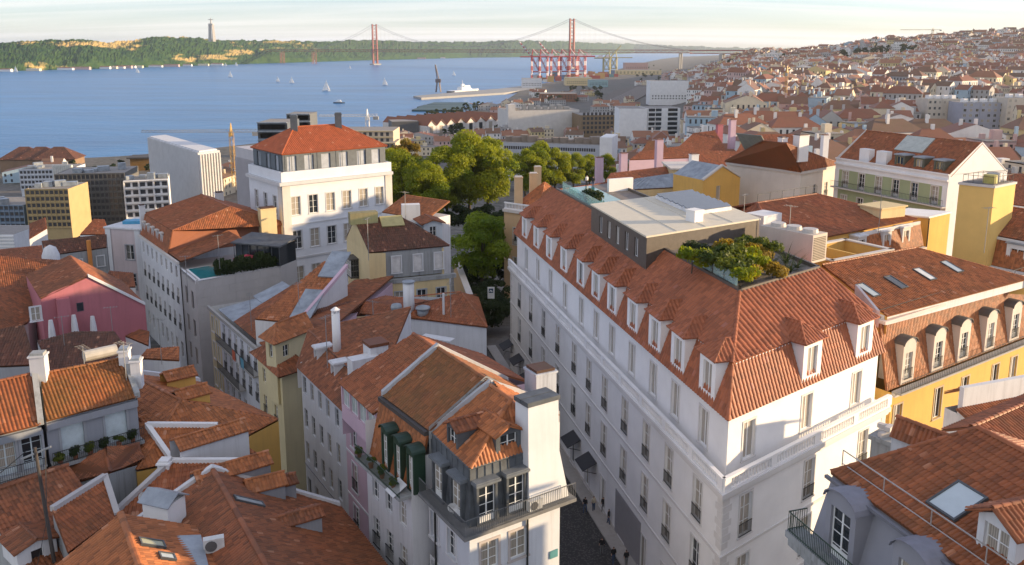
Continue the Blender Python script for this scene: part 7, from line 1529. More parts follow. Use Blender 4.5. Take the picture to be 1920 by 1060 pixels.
def build_pale_row():
    z=43;A=Z(392,574,z);B=Z(486,655,z);d=(B-A).normalized();n=Vector((d.y,-d.x,0));n=n if n.x<0 else-n;up=-n
    root=thing('pale_street_house','tall pale yellow and blue-white street house with laundry balconies and grey metal roof','building',V3((A+B)*.5+up*5,29.5))
    facade(root,A,A+d*4.5,29.5,z,W_PALEY,A+up*5,[(z-3.0,2.0,'sash'),(z-6.6,2.2,'sash'),(z-10.2,2.2,'sash')],n=2,w=.85,m0=.3,m1=.3,sur=W_OLDW)
    facade(root,A+d*4.5,B,29.5,z,W_BLUEW,A+up*5,[(z-3.0,2.2,'french'),(z-6.6,2.2,'french'),(z-10.2,2.2,'sash')],n=6,w=.95,m0=.3,m1=.3)
    body(root,[A,B,B+up*9,A+up*9],29.5,z-.1,W_OLDW,{0:dict(z0=29.5,z1=29.55)});band(root,[A,B] if d.cross(Vector((0,0,1))).dot(n)>0 else[B,A],z-.3,.4,.3,CONC)
    m=MB();m.slab([V3(A+d*3+up*.3,z+.3),V3(A+d*9+up*.3,z+.3),V3(A+d*9+up*5,z+.9),V3(A+d*3+up*5,z+.9)],.1);m.slab([V3(A+d*2+up*5,z+.95),V3(A+d*8+up*5,z+.95),V3(A+d*8+up*9,z+2.3),V3(A+d*2+up*9,z+2.3)],.1);m.build('metal_roof',ZINC,root);rf=Roof(T_OLDRED,cw=.26,rl=.4);e0,e1=V3(A+d*9+up*.4,z+.3),V3(B+d*1+up*.4,z+.3);rf.plane([e0,e1,V3(e1+up*7-d*1,z+3.6),V3(e0+up*8,z+3.8)]);rf.build(root)
    bl=MB();railing(root,[A+d*5+n*.8,B+n*.8],z-3.0,1.0,.16,name='balcony_railing');bl.obox(V3(A+d*5,z-3.2),(B-A-d*5),n*.85,(0,0,.18));bl.obox(V3(A+d*5,z-6.8),(B-A-d*5)*.6,n*.85,(0,0,.18));bl.build('balcony',CONC,root);railing(root,[A+d*5+n*.8,A+d*5+n*.8+(B-A-d*5)*.6],z-6.6,1.0,.16,name='balcony_railing')
    for i,(t,cc) in enumerate(((.62,(.45,.10,.05)),(.78,(.10,.28,.38)),(.7,(.5,.5,.5)))):
        lp=thing('laundry',['red cloth','blue cloth','pale cloth'][i]+' hung over a balcony of the pale street house','laundry',V3(lerp(A,B,t)+n*.87,z-3.2),'laundry on balconies');m=MB();p=lerp(A,B,t)+n*.87
        for k in range(5):m.quad(V3(p+d*(k*.22)+n*.03*math.sin(k*2),z-3.2),V3(p+d*((k+1)*.22)+n*.03*math.sin(k*2+2),z-3.2),V3(p+d*((k+1)*.22)+n*.03*math.sin(k*2+2),z-2.0),V3(p+d*(k*.22)+n*.03*math.sin(k*2),z-2.0))
        m.build('cloth',plain('cloth%d'%i,cc,.9),lp)
# corner house in pale yellow with tile hips
    z2=43.4;a,b=Z(482,662,z2),Z(528,702,z2);c=Z(566,690,z2);r2=thing('pale_yellow_corner_house','pale yellow corner house with spreading tiled eaves at the street bend','building',V3(b,29.5));dd=(b-a).normalized();PP=[b,c,c+(a-b),a];cc=cen(PP)
    facade(r2,a,b,29.5,z2,W_PALEY,cc,[(z2-2.7,1.6,'sash'),(z2-6.2,2.1,'french'),(z2-9.8,2.1,'french')],n=2,w=.9,m0=.3,m1=.6);body(r2,PP,29.5,z2,W_PALEY,{3:dict(z0=29.5,z1=29.55)});e=[V3(p,z2) for p in inset(PP,-.6)];cx=V3(cc,z2+2.3);rf=Roof(T_OLDRED,cw=.25,rl=.4)
    for i in range(4):rf.plane([e[i],e[(i+1)%4],cx]);rf.ridge(e[i],cx,.11)
    rf.build(r2);z3=46.6;T=[Z(498,634,z3),Z(520,640,z3)];q0,q1,q2=Z(497,632,z3),Z(516,642,z3),Z(577,618,z3);QQ=[q1,q2,q2+(q0-q1),q0];body(r2,QQ,40,z3,W_PALEY,{0:dict(rows=[(z3-1.9,1.2,'small')],ts=[.3],w=.8),3:dict(rows=[(z3-1.9,1.4,'small')],ts=[.5],w=.8)});e=[V3(p,z3) for p in inset(QQ,-.55)];rr0=V3(lerp(e[0],e[3],.5)+(e[1]-e[0])*.25,z3+1.4);rr1=V3(lerp(e[1],e[2],.5),z3+1.4);rf=Roof(T_ORANGE,cw=.25,rl=.4);rf.plane([e[0],e[1],rr1,rr0]);rf.plane([e[2],e[3],rr0,rr1]);rf.plane([e[3],e[0],rr0]);rf.ridge(e[0],rr0,.11).ridge(rr0,rr1,.11);rf.build(r2,'upper_roof')
# tangle of roofs between pool house and cream house
    def slope(nm,lab,z,e0,e1,pitch,poly,mat,wm=W_OLDW):
        pl,a,b,up=px_plane(z,e0,e1,pitch);P=[hitp(u,v,pl) for u,v in poly];r=thing(nm,lab,'building',V3(cen(P),29.5));rf=Roof(mat,cw=.26,rl=.4);rf.plane(P);rf.build(r);skirt(r,P,29.5,wm);return r,pl,P
    r,pl,P=slope('sunlit_roof_house','long steep red roof with roof hatches left of the cream house',46,(482,600),(560,605),24,((478,598),(560,606),(650,500),(608,490)),T_ORANGE,W_OLDW);copings(r,[P[1],P[2]],.4,.3,W_PINK)
    for u,v in((578,572),(628,498)):p=hitp(u,v,pl);s=(Vector((0,0,1))-pl[1]*pl[1].z).normalized();e=s.cross(pl[1]);m=MB();m.obox(p-e*1.2-s*2.4+pl[1]*.1,e*2.4,s*4.8,pl[1]*.15);m.build('roof_hatch',ZINC,r)
    w=thing('pink_side_wall_house','pale pink blank wall with red roof strip beside the lit cream house','building',Z(620,600,30));a,b=Z(540,612,46.5),Z(665,520,46.5);m=MB();dd=(b-a);x=Vector((dd.y,-dd.x,0)).normalized()*5;m.prism([(p.x,p.y) for p in(a,b,b+x,a+x)],29.5,46.0);m.build('wall',W_PINK,w);rf=Roof(T_OLDRED,cw=.26,rl=.4);x6=Vector((dd.y,-dd.x,0)).normalized()*5.2;rf.plane([V3(a,46.1),V3(b,46.1),V3(b+x6,46.9),V3(a+x6,46.9)]);rf.build(w)
    slope('brown_back_house','dark red roof in front of the lit cream house wall',46.0,(590,600),(700,580),22,((585,598),(690,590),(672,562),(595,580)),T_DARK,W_CREAM)
build_pale_row()
# ================================================================== middle distance
def grid_windows(root,A,B,z0,rows,cols,ww,wh,zstep,n,mat=None,proud=.03,name='windows',m0=.04):
    m=MB();d=(B-A);L=d.length;d=d/L
    for r in range(rows):
        for c in range(cols):
            s=L*(m0+(1-2*m0)*(c+.5)/cols);p=V3(A+d*s,z0+r*zstep)+n*proud;m.quad(p-d*ww/2,p+d*ww/2,p+d*ww/2+Vector((0,0,wh)),p-d*ww/2+Vector((0,0,wh)))
    return m.build(name,mat or plain('dark_window',(.06,.06,.065),.2),root,kind='stuff')
def px_block(name,label,ul,ur,vb,zb,vt,depth,mat,skew=0.0,cat='building',roofm=None):
    """box block standing on level zb, its camera-facing front between two photo columns"""
    a=Z(ul,vb,zb);b=Z(ur,vb,zb);b=b+Vector((0,skew,0));d=Vector((b.x-a.x,b.y-a.y,0)).normalized();n=Vector((d.y,-d.x,0));n=n if n.y<0 else-n
    zt=hitp((ul+ur)/2,vt,vplane(a,b)).z;P=[a,b,b-n*depth,a-n*depth];root=thing(name,label,cat,V3(cen(P),zb-2));w=MB();w.prism([(p.x,p.y) for p in P],zb-4,zt,top=False);w.build('wall',mat,root)
    r=MB();r.prism([(p.x,p.y) for p in inset(P,.25)],zt-.3,zt-.05);r.build('flat_roof',roofm or plain('flat_roof_grey',(.26,.24,.22),.9),root)
    return root,a,b,d,n,zt,P
# ---- white palace with red hip roof and grey attic
def build_palace():
    z=54.5;C=Z(528,347,z);A=Z(478,332,z);B=Z(734,325,z);A=C+(A-C)*1.25;P=[C,B,B+(A-C),A];c=cen(P);root=thing('white_palace','tall white palace with grey attic storey and bright red hip roof','building',V3(c,30));dR=(B-C).normalized();dL=(A-C).normalized();G=plaster('palace_white',(.68,.70,.74),.12,(.45,.45,.46))
    SU=plaster('palace_trim',(.56,.56,.57),.15)
    LR=(B-C).length;tr=[((hitp(u,v,vplane(C,B))-V3(C,0)).dot(dR))/LR for u,v in((554,366),(587,362),(619,358),(650,353),(681,350),(711,346))]
    facade(root,C,B,30,z,G,c,[(z-5.0,2.9,'sash'),(z-10.4,2.9,'sash'),(z-16.2,2.9,'sash')],ts=tr,w=1.5,sur=SU);facade(root,C,A,30,z,G,c,[(z-5.0,2.9,'sash'),(z-10.4,2.9,'sash'),(z-16.2,2.9,'sash')],ts=[.22,.5,.78],w=1.3,sur=SU);body(root,P,30,z,G,{0:dict(z0=30,z1=30.05),3:dict(z0=30,z1=30.05)})
    ch=[A,C,B];band(root,ch,z-.15,.5,.55,SU);band(root,ch,z-6.6,.2,.1,SU,'string_course');band(root,ch,z-12.0,.3,.15,SU,'string_course')
    m=MB()
    for a,d,n_ in((C,dR,None),(C,dL,None),(B,-dR,None)):
        n=Vector((d.y,-d.x,0));n=n if n.dot(c-a)<0 else-n;m.obox(V3(a,30)+n*.003,d*1.3,n*.12,(0,0,z-30.2))
    m.build('corner_pilaster',STONE,root);zp=z+1.9;pm=MB()
    for a,b in((C,B),(C,A),(A,P[2]),(B,P[2])):e=(b-a).normalized();x=Vector((-e.y,e.x,0));x=x if x.dot(c-a)>0 else-x;pm.obox(V3(a,z+.3),b-a,x*.4,(0,0,zp-z-.3))
    pm.build('parapet',G,root)
    I=inset(P,.7);zA=z+4.6;AT=plain('grey_metal_attic',(.095,.11,.125),.5,.1);facade(root,I[0],I[1],z,zA,AT,c,[(zp-.1,2.4,'single')],ts=[.08,.24,.40,.57,.75,.9],w=1.6,frame=AT,glass=plain('pale_blind',(.34,.37,.42),.5),name='attic_wall');facade(root,I[0],I[3],z,zA,AT,c,[(zp-.1,2.4,'single')],ts=[.2,.5,.8],w=1.3,frame=AT,glass=plain('pale_blind',(.34,.37,.42),.5),name='attic_wall')
    for k in(1,2):wall(root,I[k],I[k+1],z,zA,AT,((I[k]+I[k+1])*.5-c).normalized(),name='attic_wall')
    sm=MB()
    for a,b in((I[0],I[1]),(I[0],I[3])):
        e=(b-a).normalized();L=(b-a).length;x=Vector((e.y,-e.x,0));x=x if x.dot(c-a)<0 else-x
        for i in range(int(L/1.1)):
            if(i%4) in(0,1):sm.obox(V3(a+e*(i*1.1+.3),z),e*.08,x*.05,(0,0,zA-z))
    sm.build('seam',AT,root,kind='stuff')
    e=[V3(p,zA) for p in inset(P,.4)];q0=lerp(lerp(e[0],e[3],.5),lerp(e[1],e[2],.5),.27);q1=lerp(lerp(e[0],e[3],.5),lerp(e[1],e[2],.5),.70);q0.z=q1.z=zA+3.5;r=Roof(tilemat('tile_bright_orange',(.42,.105,.035),.2,0,patch=.1),cw=.32,rl=.45,amp=.06);r.plane([e[0],e[1],q1,q0]);r.plane([e[1],e[2],q1]);r.plane([e[2],e[3],q0,q1]);r.plane([e[3],e[0],q0]);r.ridge(e[0],q0).ridge(e[1],q1).ridge(e[3],q0).ridge(q0,q1);r.build(root)
    for t in(0.02,1.0):q=q0.lerp(q1,t);chimney(root,V3(q-Vector((0,.5,0)),zA+2.6),1.1,1.4,2.6,AT,.2,cap=AT)
build_palace()
# ---- ribbed concrete museum, ribbed side wall, tower cranes
def build_ribbed():
    RB=plaster('pale_ribbed_concrete',(.55,.55,.56),.08);zb=12;zt=33.5;C=Z(371,287,zt);A=Z(276,258,zt);B=Z(412,282,zt);Dd=(B-C);P=[C,B,B+(A-C),A];root=thing('ribbed_block','pale windowless block with deep vertical ribs on its sunlit end','building',V3(cen(P),zb));w=MB();w.prism([(p.x,p.y) for p in P],zb-6,zt);w.build('wall',RB,root);d=(B-C).normalized();n=Vector((d.y,-d.x,0));n=n if n.y<0 else-n;L=(B-C).length
    for i in range(8):m=MB();m.obox(V3(C+d*(L*(i+.1)/8),zb-6)+n*.01,d*(L*.055),n*1.1,(0,0,zt-zb+5.2));m.build('rib',RB,root)
    sl=MB()
    for i in range(8):sl.quad(*[V3(C+d*(L*(i+t)/8),z)+n*.02 for t,z in((.56,zb),(.98,zb),(.98,zt-2),(.56,zt-2))])
    sl.build('slot',plain('dark_slot',(.05,.05,.05),.5),root,kind='stuff');dl=(A-C).normalized();nl=Vector((dl.y,-dl.x,0));nl=nl if nl.x<0 else-nl;LL=(A-C).length;m=MB()
    for i in range(60):m.obox(V3(C+dl*(LL*i/60),zb-6)+nl*.005,dl*.12,nl*.08,(0,0,zt-zb+6))
    m.build('fine_rib',RB,root,kind='stuff');m=MB();m.prism([(p.x,p.y) for p in inset(P,1.0)],zt,zt+.6);m.build('roof_deck',W_OLDW,root)
# second ribbed block, left of the palace
    z2=51;a=Z(442,268,z2);b=Z(484,262,z2);c=Z(484,262,z2);a2,b2=Z(441,275,z2),Z(486,285,z2);root2=thing('ribbed_wall_block','grey-white ribbed wall of a modern block left of the white palace','building',V3((a2+b2)*.5,10));dd=(b2-a2).normalized();n2=Vector((dd.y,-dd.x,0));n2=n2 if n2.y<0 else-n2;L2=(b2-a2).length;w=MB();w.prism([(p.x,p.y) for p in(a2,b2,b2-n2*24,a2-n2*24)],8,z2);w.build('wall',plaster('lilac_grey_concrete',(.50,.48,.50),.1),root2);m=MB()
    for i in range(22):m.obox(V3(a2+dd*(L2*i/22),10)+n2*.005,dd*.22,n2*.25,(0,0,z2-12.5))
    m.build('rib',plaster('lilac_grey_concrete',(.50,.48,.50)),root2,kind='stuff')
# roof plant and terraces behind the palace
    for nm,lab,ul,ur,vb,zb_,vt,dep,mt in(('rooftop_plant','dark flat-topped plant room on the modern roof behind the palace',538,582,236,42,214,14,plain('dark_panel',(.13,.14,.15),.6)),('roof_terrace_block','slate grey terrace block left behind the palace roof',484,540,262,42,230,18,plain('blue_slate_panel',(.12,.14,.17),.5)),('cream_terrace_block','cream stepped terrace block behind the palace to the right',600,738,276,24,246,26,plaster('cream_block',(.56,.47,.36),.1)),('low_terrace_block','lower cream terrace block left of the yellow tree',655,742,300,18,268,20,plaster('cream_block',(.56,.47,.36)))):
        r,a,b,d,n,zt,P=px_block(nm,lab,ul,ur,vb,zb_,vt,dep,mt);m=MB()
        for k in range(3):m.obox(V3(a,zt-.2-k*3.2)+n*.01,b-a,n*.9,(0,0,.35))
        m.build('floor_slab',W_CREAM if 'cream' in lab else ZINC,r);grid_windows(r,a,b,zt-2.6,1,12,1.6,1.9,3.2,n);grid_windows(r,a,b,zt-5.8,1,12,1.6,1.9,3.2,n)
build_ribbed()
def tower_crane(name,lab,base,h,jib,back,ang,mat,mat2=None,w=1.1):
    b=Vector(base);root=thing(name,lab,'crane',b);t=MB();mat2=mat2 or mat
    for sx in(-1,1):
        for sy in(-1,1):t.tube([b+Vector((sx*w,sy*w,0)),b+Vector((sx*w,sy*w,h))],.13*w,4)
    k=int(h/2.6)
    for i in range(k):
        z0,z1=h*i/k,h*(i+1)/k;s=1 if i%2 else-1
        for(x0,y0),(x1,y1) in(((-1,-1),(1,-1)),((1,-1),(1,1)),((1,1),(-1,1)),((-1,1),(-1,-1))):t.tube([b+Vector((x0*w*s if False else x0*w,y0*w,z0)),b+Vector((x1*w,y1*w,z1))],.08*w,3,cap=False)
    t.build('mast',mat,root);j=MB();d=Vector((math.cos(ang),math.sin(ang),0));x=Vector((-d.y,d.x,0));o=b+Vector((0,0,h))
    for off,zz in((-.7,0),(.7,0),(0,1.5)):j.tube([o-d*back+x*off+Vector((0,0,zz)),o+d*jib+x*off*.6+Vector((0,0,zz*.5))],.13,4)
    n=int((jib+back)/2)
    for i in range(n):
        p=o-d*back+d*((jib+back)*i/n);q=p+d*((jib+back)/n)*.5;r=p+d*((jib+back)/n)
        for off in(-.7,.7):j.tube([p+x*off,q+Vector((0,0,1.3))],.06,3,cap=False);j.tube([q+Vector((0,0,1.3)),r+x*off],.06,3,cap=False)
    j.build('jib',mat2,root);c=MB();c.box(o-d*(back-1)+Vector((0,0,-1.8)),(3,1.6,1.9),ang);c.build('counterweight',CONC,root);c=MB();c.box(o+x*1.2+Vector((0,0,-2.0)),(1.4,1.3,1.9),ang);c.tube([o,o+Vector((0,0,4.5))],[.9,.2],4);c.build('cab',mat,root)
tower_crane('tower_crane','tower crane with golden mast and long pale jib over the river',V3(Z(436,290,24),8),27,44,13,R(180),plain('crane_gold',(.50,.30,.08),.5),plain('crane_grey',(.35,.38,.42),.5),.9)
tower_crane('tower_crane','white tower crane with short thick jib right behind the palace',V3(Z(690,260,24),14),22.7,28,6,R(178),plain('crane_offwhite',(.72,.70,.66),.5),None,1.0)
# ---- modern blocks at the left waterfront
def modern(nm,lab,ul,ur,vb,zb,vt,dep,mat,rows,cols,skew=0,grid=None,bal=False):
    r,a,b,d,n,zt,P=px_block(nm,lab,ul,ur,vb,zb,vt,dep,mat,skew);h=(zt-zb)/rows;L=(b-a).length;m=MB();fm=grid or mat
    for k in range(rows+1):m.obox(V3(a,zb+k*h-.15)+n*.01,b-a,n*(1.2 if bal else.3),(0,0,.3))
    m.build('floor_slab',fm,r);v=MB()
    if not bal:
        for c in range(cols+1):v.obox(V3(a+d*(L*c/cols-.1),zb)+n*.02,d*.2,n*.28,(0,0,zt-zb))
    else:
        for c in range(4):v.obox(V3(a+d*(L*c/3-.15),zb)+n*.02,d*.3,n*1.1,(0,0,zt-zb))
    v.build('mullion',fm,r);grid_windows(r,a,b,zb+.5,rows,cols,L/cols*.7,h*.55,h,n,proud=.015,m0=0)
    t=MB();rr=random.Random(int(ul)+5)
    for i in range(5):s=rr.uniform(.1,.9);t.box(V3(lerp(a,b,s)-n*rr.uniform(2,dep*.6),zt),(rr.uniform(2,5),rr.uniform(2,3),rr.uniform(1,2.6)),rr.uniform(0,1))
    t.build('roof_units',ZINC,r);return r,a,b,d,n,zt
def build_left_modern():
    GOLD=plaster('ochre_concrete_grid',(.46,.34,.17),.2);DK=plaster('dark_concrete_grid',(.15,.145,.135),.3)
    modern('concrete_grid_block','ochre concrete office block with a sunlit grid facade at the left',55,132,428,16,355,16,GOLD,6,9,1.0)
    modern('dark_grid_block','dark concrete grid office block behind the ochre one',112,232,420,12,326,20,DK,8,16,4)
    modern('white_balcony_block','white apartment block with long glass balconies beside the ribbed block',238,310,410,14,338,14,W_WHITE,5,6,5,W_WHITE,True)
    modern('blue_glass_block','blue glass office block at the left edge',-60,50,440,12,385,18,plain('blue_curtain_wall',(.10,.17,.26),.3),5,12,0,plain('blue_mullion',(.22,.28,.36),.4))
    modern('white_office_block','white office block with ribbon windows behind the ochre block',40,130,356,8,318,20,W_BLUEW,4,14,3)
    r,a,b,d,n,zt,P=px_block('louvred_block','low white louvred block at the left edge',-60,30,480,22,440,12,W_OLDW);m=MB()
    for k in range(9):m.obox(V3(a,zt-.6-k*.9)+n*.01,b-a,n*.4,(0,0,.35))
    m.build('louvre',W_WHITE,r)
    for i,u in enumerate((18,50,84)):
        rt=thing('market_hall',['leftmost','middle','rightmost'][i]+' of three small brown hip-roofed halls on the left quay','building',Z(u,318,3),'hip-roofed quay halls');a=Z(u-17,322,4);L=22;P=[a,a+Vector((L,3,0)),a+Vector((L-2,19,0)),a+Vector((-2,17,0))];body(rt,P,2,11,plaster('brown_render',(.26,.17,.11),.3));quadroof(rt,P,11,17.5,T_DARK,'hip',over=.8,cw=.5,rl=.8,prof=PROF4)
    st=thing('silver_flues','cluster of silver ventilation stacks on a quay roof','vents',Z(120,330,20));
    for i in range(9):m=MB();p=Z(103+i*4,330,24);m.tube([V3(p,20),V3(p,28.5)],.7,8);m.build('flue',plain('bright_steel',(.6,.58,.54),.35,.5),st)
    pav=thing('quay_pavilion','small glazed pavilion with flat dark roof on the quay left of the ribbed block','building',Z(262,305,4));a=Z(245,318,4);P=[a,a+Vector((14,2,0)),a+Vector((12,14,0)),a+Vector((-2,12,0))];m=MB();m.prism([(p.x,p.y) for p in P],3,10.5);m.build('wall',plain('amber_glass',(.30,.16,.05),.2),pav);m=MB();m.prism(inset(P,-1.5),10.5,11.3);m.build('roof',plain('dark_flat_roof',(.07,.06,.05),.7),pav)
build_left_modern()
# ---- centre waterfront
def build_center_mid():
    r,a,b,d,n,zt,P=px_block('white_warehouse','huge blank white warehouse block by the harbour',953,1088,256,5,207,40,plaster('warehouse_white',(.62,.59,.55),.08),14);m=MB()
    for i in range(9):m.box(V3(lerp(a,b,.06+.1*i)-n*10,zt),(random.uniform(3,7),6,random.uniform(1.5,4.5)),.1)
    m.build('roof_units',CONC,r);k=MB();k.obox(V3(a,zt),d*6,-n*8,(0,0,5));k.build('stair_box',MATS['warehouse_white'],r)
    r,a,b,d,n,zt,P=px_block('scaffolded_block','brown half-finished block between two white blocks',1088,1162,258,6,216,30,plaster('brown_brick',(.24,.17,.10),.3),5);grid_windows(r,a,b,9,5,9,2.0,2.2,3.6,n)
    r,a,b,d,n,zt,P=px_block('white_gable_block','tall blank white end wall of an apartment block',1160,1212,276,10,204,28,W_WHITE,0)
    r,a,b,d,n,zt,P=px_block('balcony_apartment_block','white apartment block with stacked dark balconies right of the blank wall',1213,1275,276,10,203,20,W_WHITE,4);L=(b-a).length;m=MB();g=MB()
    for k in range(8):
        zz=12+k*3.1
        for s0,s1 in((.02,.22),(.24,.42),(.62,.92)):g.quad(*[V3(a+d*L*s,z_)+n*.03 for s,z_ in((s0,zz),(s1,zz),(s1,zz+2.1),(s0,zz+2.1))]);m.obox(V3(a+d*L*s0,zz-.4)+n*.04,d*L*(s1-s0),n*.8,(0,0,.5))
    g.build('windows',GLASS,r,kind='stuff');m.build('balconies',W_WHITE,r,kind='stuff')
    r,a,b,d,n,zt,P=px_block('long_ribbed_office','long grey office building with a finely ribbed facade behind the trees',938,1118,322,14,270,18,plaster('pale_grey_office',(.42,.44,.48),.1),-14);L=(b-a).length;m=MB()
    for i in range(70):m.obox(V3(a+d*(L*i/70),14)+n*.01,d*.25,n*.3,(0,0,zt-20))
    m.build('rib',W_BLUEW,r,kind='stuff');grid_windows(r,a,b,zt-3.2,1,40,.9,1.6,3,n);m=MB()
    for i in range(12):m.box(V3(lerp(a,b,.05+.08*i)-n*8,zt),(random.uniform(3,6),5,random.uniform(1.5,3.5)),.1)
    m.build('roof_units',plaster('roof_brown',(.26,.21,.17),.3),r);w=MB();w.obox(V3(b,14),d*6,-n*18,(0,0,zt-10));w.build('stair_tower',W_WHITE,r)
# gabled market row
    wr=plaster('market_white',(.66,.62,.58),.1)
    for i in range(9):
        u0=800+i*18.5;v0=252-i*1.7;lab=['first','second','third','fourth','fifth','sixth','seventh','eighth','ninth'][i]+' gable from the left in the white market row by the river';a=Z(u0,v0,3);b=Z(u0+18,v0-1.7,3);d=(b-a);d.z=0;L=d.length;d.normalize();n=Vector((d.y,-d.x,0));n=n if n.y<0 else-n;rt=thing('market_gable',lab,'building',a,'white gabled market row');m=MB();zt=10;pk=15;D=60;mid=(a+b)*.5
        m.quad(V3(a,2),V3(b,2),V3(b,zt),V3(mid,pk),V3(a,zt));
        for p in(a,b):m.quad(V3(p,2),V3(p-n*D,2),V3(p-n*D,zt),V3(p,zt))
        m.build('wall',wr,rt);rf=MB();o=n*.8
        rf.slab([V3(a+o,zt),V3(mid+o,pk),V3(mid-n*D,pk),V3(a-n*D,zt)],.4);rf.slab([V3(mid+o,pk),V3(b+o,zt),V3(b-n*D,zt),V3(mid-n*D,pk)],.4);rf.build('roof',T_RED,rt);g=MB();g.quad(*[V3(lerp(a,b,t),z)+n*.05 for t,z in((.32,3),(.68,3),(.68,9.5),(.32,9.5))]);g.build('doorway',GLASS,rt)
    r,a,b,d,n,zt,P=px_block('dark_quay_shed','dark flat quay building left of the market row',735,784,250,4,228,24,plain('dark_shed',(.09,.09,.09),.6),6)
    for nm,lab,ul,ur,vb,vt,mt,dep in(('long_shed','long pale shed on the railway side of the harbour',830,960,226,219,ZINC,40),('brick_shed','long brown brick shed with red roof by the railway',1012,1082,190,176,plaster('brick_brown',(.25,.12,.07),.3),40),('teal_shed','pale teal harbour shed right of the container stacks',1105,1140,163,150,plain('teal_metal',(.25,.38,.40),.5),40),('cream_silo_block','cream harbour warehouse under the red cranes',1060,1110,160,146,W_CREAM,50),('white_harbour_block','white harbour office with flat roof left of the cranes',978,1016,164,148,W_OLDW,50),('far_pink_block','far pinkish warehouse beyond the yellow cranes',1172,1215,130,118,plaster('far_pink',(.50,.30,.26),.1),60),('far_cream_block','long cream warehouse on the far quay',1150,1240,140,132,W_CREAM,60),('white_terraced_block','long white modern block above the railway yard',1218,1290,192,152,W_WHITE,30)):
        r,a,b,d,n,zt,P=px_block(nm,lab,ul,ur,vb,4 if ul<1200 else 8,vt,dep,mt);grid_windows(r,a,b,7 if ul<1200 else 12,2,12,(b-a).length/30,1.6,3.2,n)
# dockside gull-grey ship mast cluster
# railway yard
    bed=MB();q=[Z(u,v,4.2) for u,v in((1118,196),(1180,196),(1236,164),(1200,160),(1150,172))];bed.prism([(p.x,p.y) for p in q],3,5.4);o=bed.build('railway',plain('ballast',(.13,.105,.085),.9,var=.3,nscale=.2));o['kind']='structure'
    for i in range(9):
        m=MB();pts=[]
        for t in range(9):s=t/8;u=lerp(1122+i*6.5,1196+i*4.2,s**.8);v=lerp(195,163,s);pts.append(Z(u,v,5.5))
        m.tube(pts,.35,4);o=m.build('rail_track',plain('rail_steel',(.28,.22,.18),.5));o['kind']='structure'
build_center_mid()
# ---- trees
def plant_trees():
    big=[tree_meshes('plane_tree',22,8.0,20,27000,.27,LEAF_A,BARK,s,46,.45,.16) for s in(1,2)]
    mid=[tree_meshes('round_tree',14,5.4,12.5,14000,.23,LEAF_B,BARK,s,32,.28,.25) for s in(5,6)];yel=tree_meshes('yellow_tree',18,5.6,12,8000,.34,LEAF_Y,BARK,9,30,.35,.35)
    T=((838,415,30,'tall plane tree in the middle of the garden group',0,1.0,'b'),(880,408,30,'tallest plane tree of the garden, right of the middle',1,1.16,'b'),(760,420,30,'plane tree at the left of the garden beside the white palace',1,.95,'b'),(800,430,30,'broad plane tree at the front of the garden group',0,.86,'b'),(915,400,30,'plane tree at the right end of the garden group',0,1.05,'b'),(735,400,30,'plane tree half hidden by the palace corner',0,.9,'b'))
    for u,v,z,lab,k,sc,_ in T:tree('plane_tree',lab,V3(Z(u,v,z),z),big[k],random.uniform(0,6),sc*.94,'plane trees in the garden')
    tree('yellow_tree','yellowing tree behind the palace at the left of the garden',V3(Z(762,352,24),24),yel,1,1.05)
    for u,v,lab,k,sc in((905,545,'bright round tree in the sloping garden by the hotel',0,1.12),(925,520,'smaller tree behind the round garden tree',1,.9)):tree('garden_tree',lab,V3(Z(u,v,31),31),mid[k],random.uniform(0,6),sc,'trees in the sloping garden')
    for i,(u,v,sc) in enumerate(((985,372,.82),(1010,366,.9),(1040,362,.78),(1075,358,.66),(1105,352,.6),(1135,346,.56))):tree('plane_tree',['leftmost','second','third','fourth','fifth','rightmost'][i]+' tree of the row behind the far hotel end',V3(Z(u,v,28),28),big[i%2],random.uniform(0,6),sc*.9,'trees behind the hotel')
    wt=[tree_meshes('quay_tree',8,3.0,6.5,420,.55,LEAF_D,BARK,s,12,.2,.25) for s in(11,12)]
    for i in range(20):
        t=i/19;u=lerp(755,905,t);v=lerp(237,204,t)+1.5;tree('quay_tree','small dark tree, number %s along the river promenade from the left'%['one','two','three','four','five','six','seven','eight','nine','ten','eleven','twelve','thirteen','fourteen','fifteen','sixteen','seventeen','eighteen','nineteen','twenty'][i],V3(Z(u,v,3),3),wt[i%2],i,random.uniform(.7,1.5),'promenade trees')
    bush=[tree_meshes('dark_shrub_mass',4,3.2,4,3500,.2,LEAF_D,BARK,s,18,.1,.1) for s in(21,22)]
    for i,(u,v) in enumerate(((880,520),(893,545),(903,570),(915,590),(930,560),(922,605),(938,590),(945,520))):tree('dark_shrub',['topmost','second','third','fourth','fifth','sixth','seventh','last'][i]+' dark shrub of the sloping garden beside the hotel street',V3(Z(u,v,31),30.5),bush[i%2],i,1.0,'dark shrubs in the sloping garden','shrub')
    for i,u in enumerate(range(735,960,25)):tree('dark_shrub',ORD[i]+' dark shrub from the left under the big garden trees',V3(Z(u,428-(i%2)*9,30),29.6),bush[i%2],i,1.25,'shrubs under the garden trees','shrub')
    return wt
WT=plant_trees()
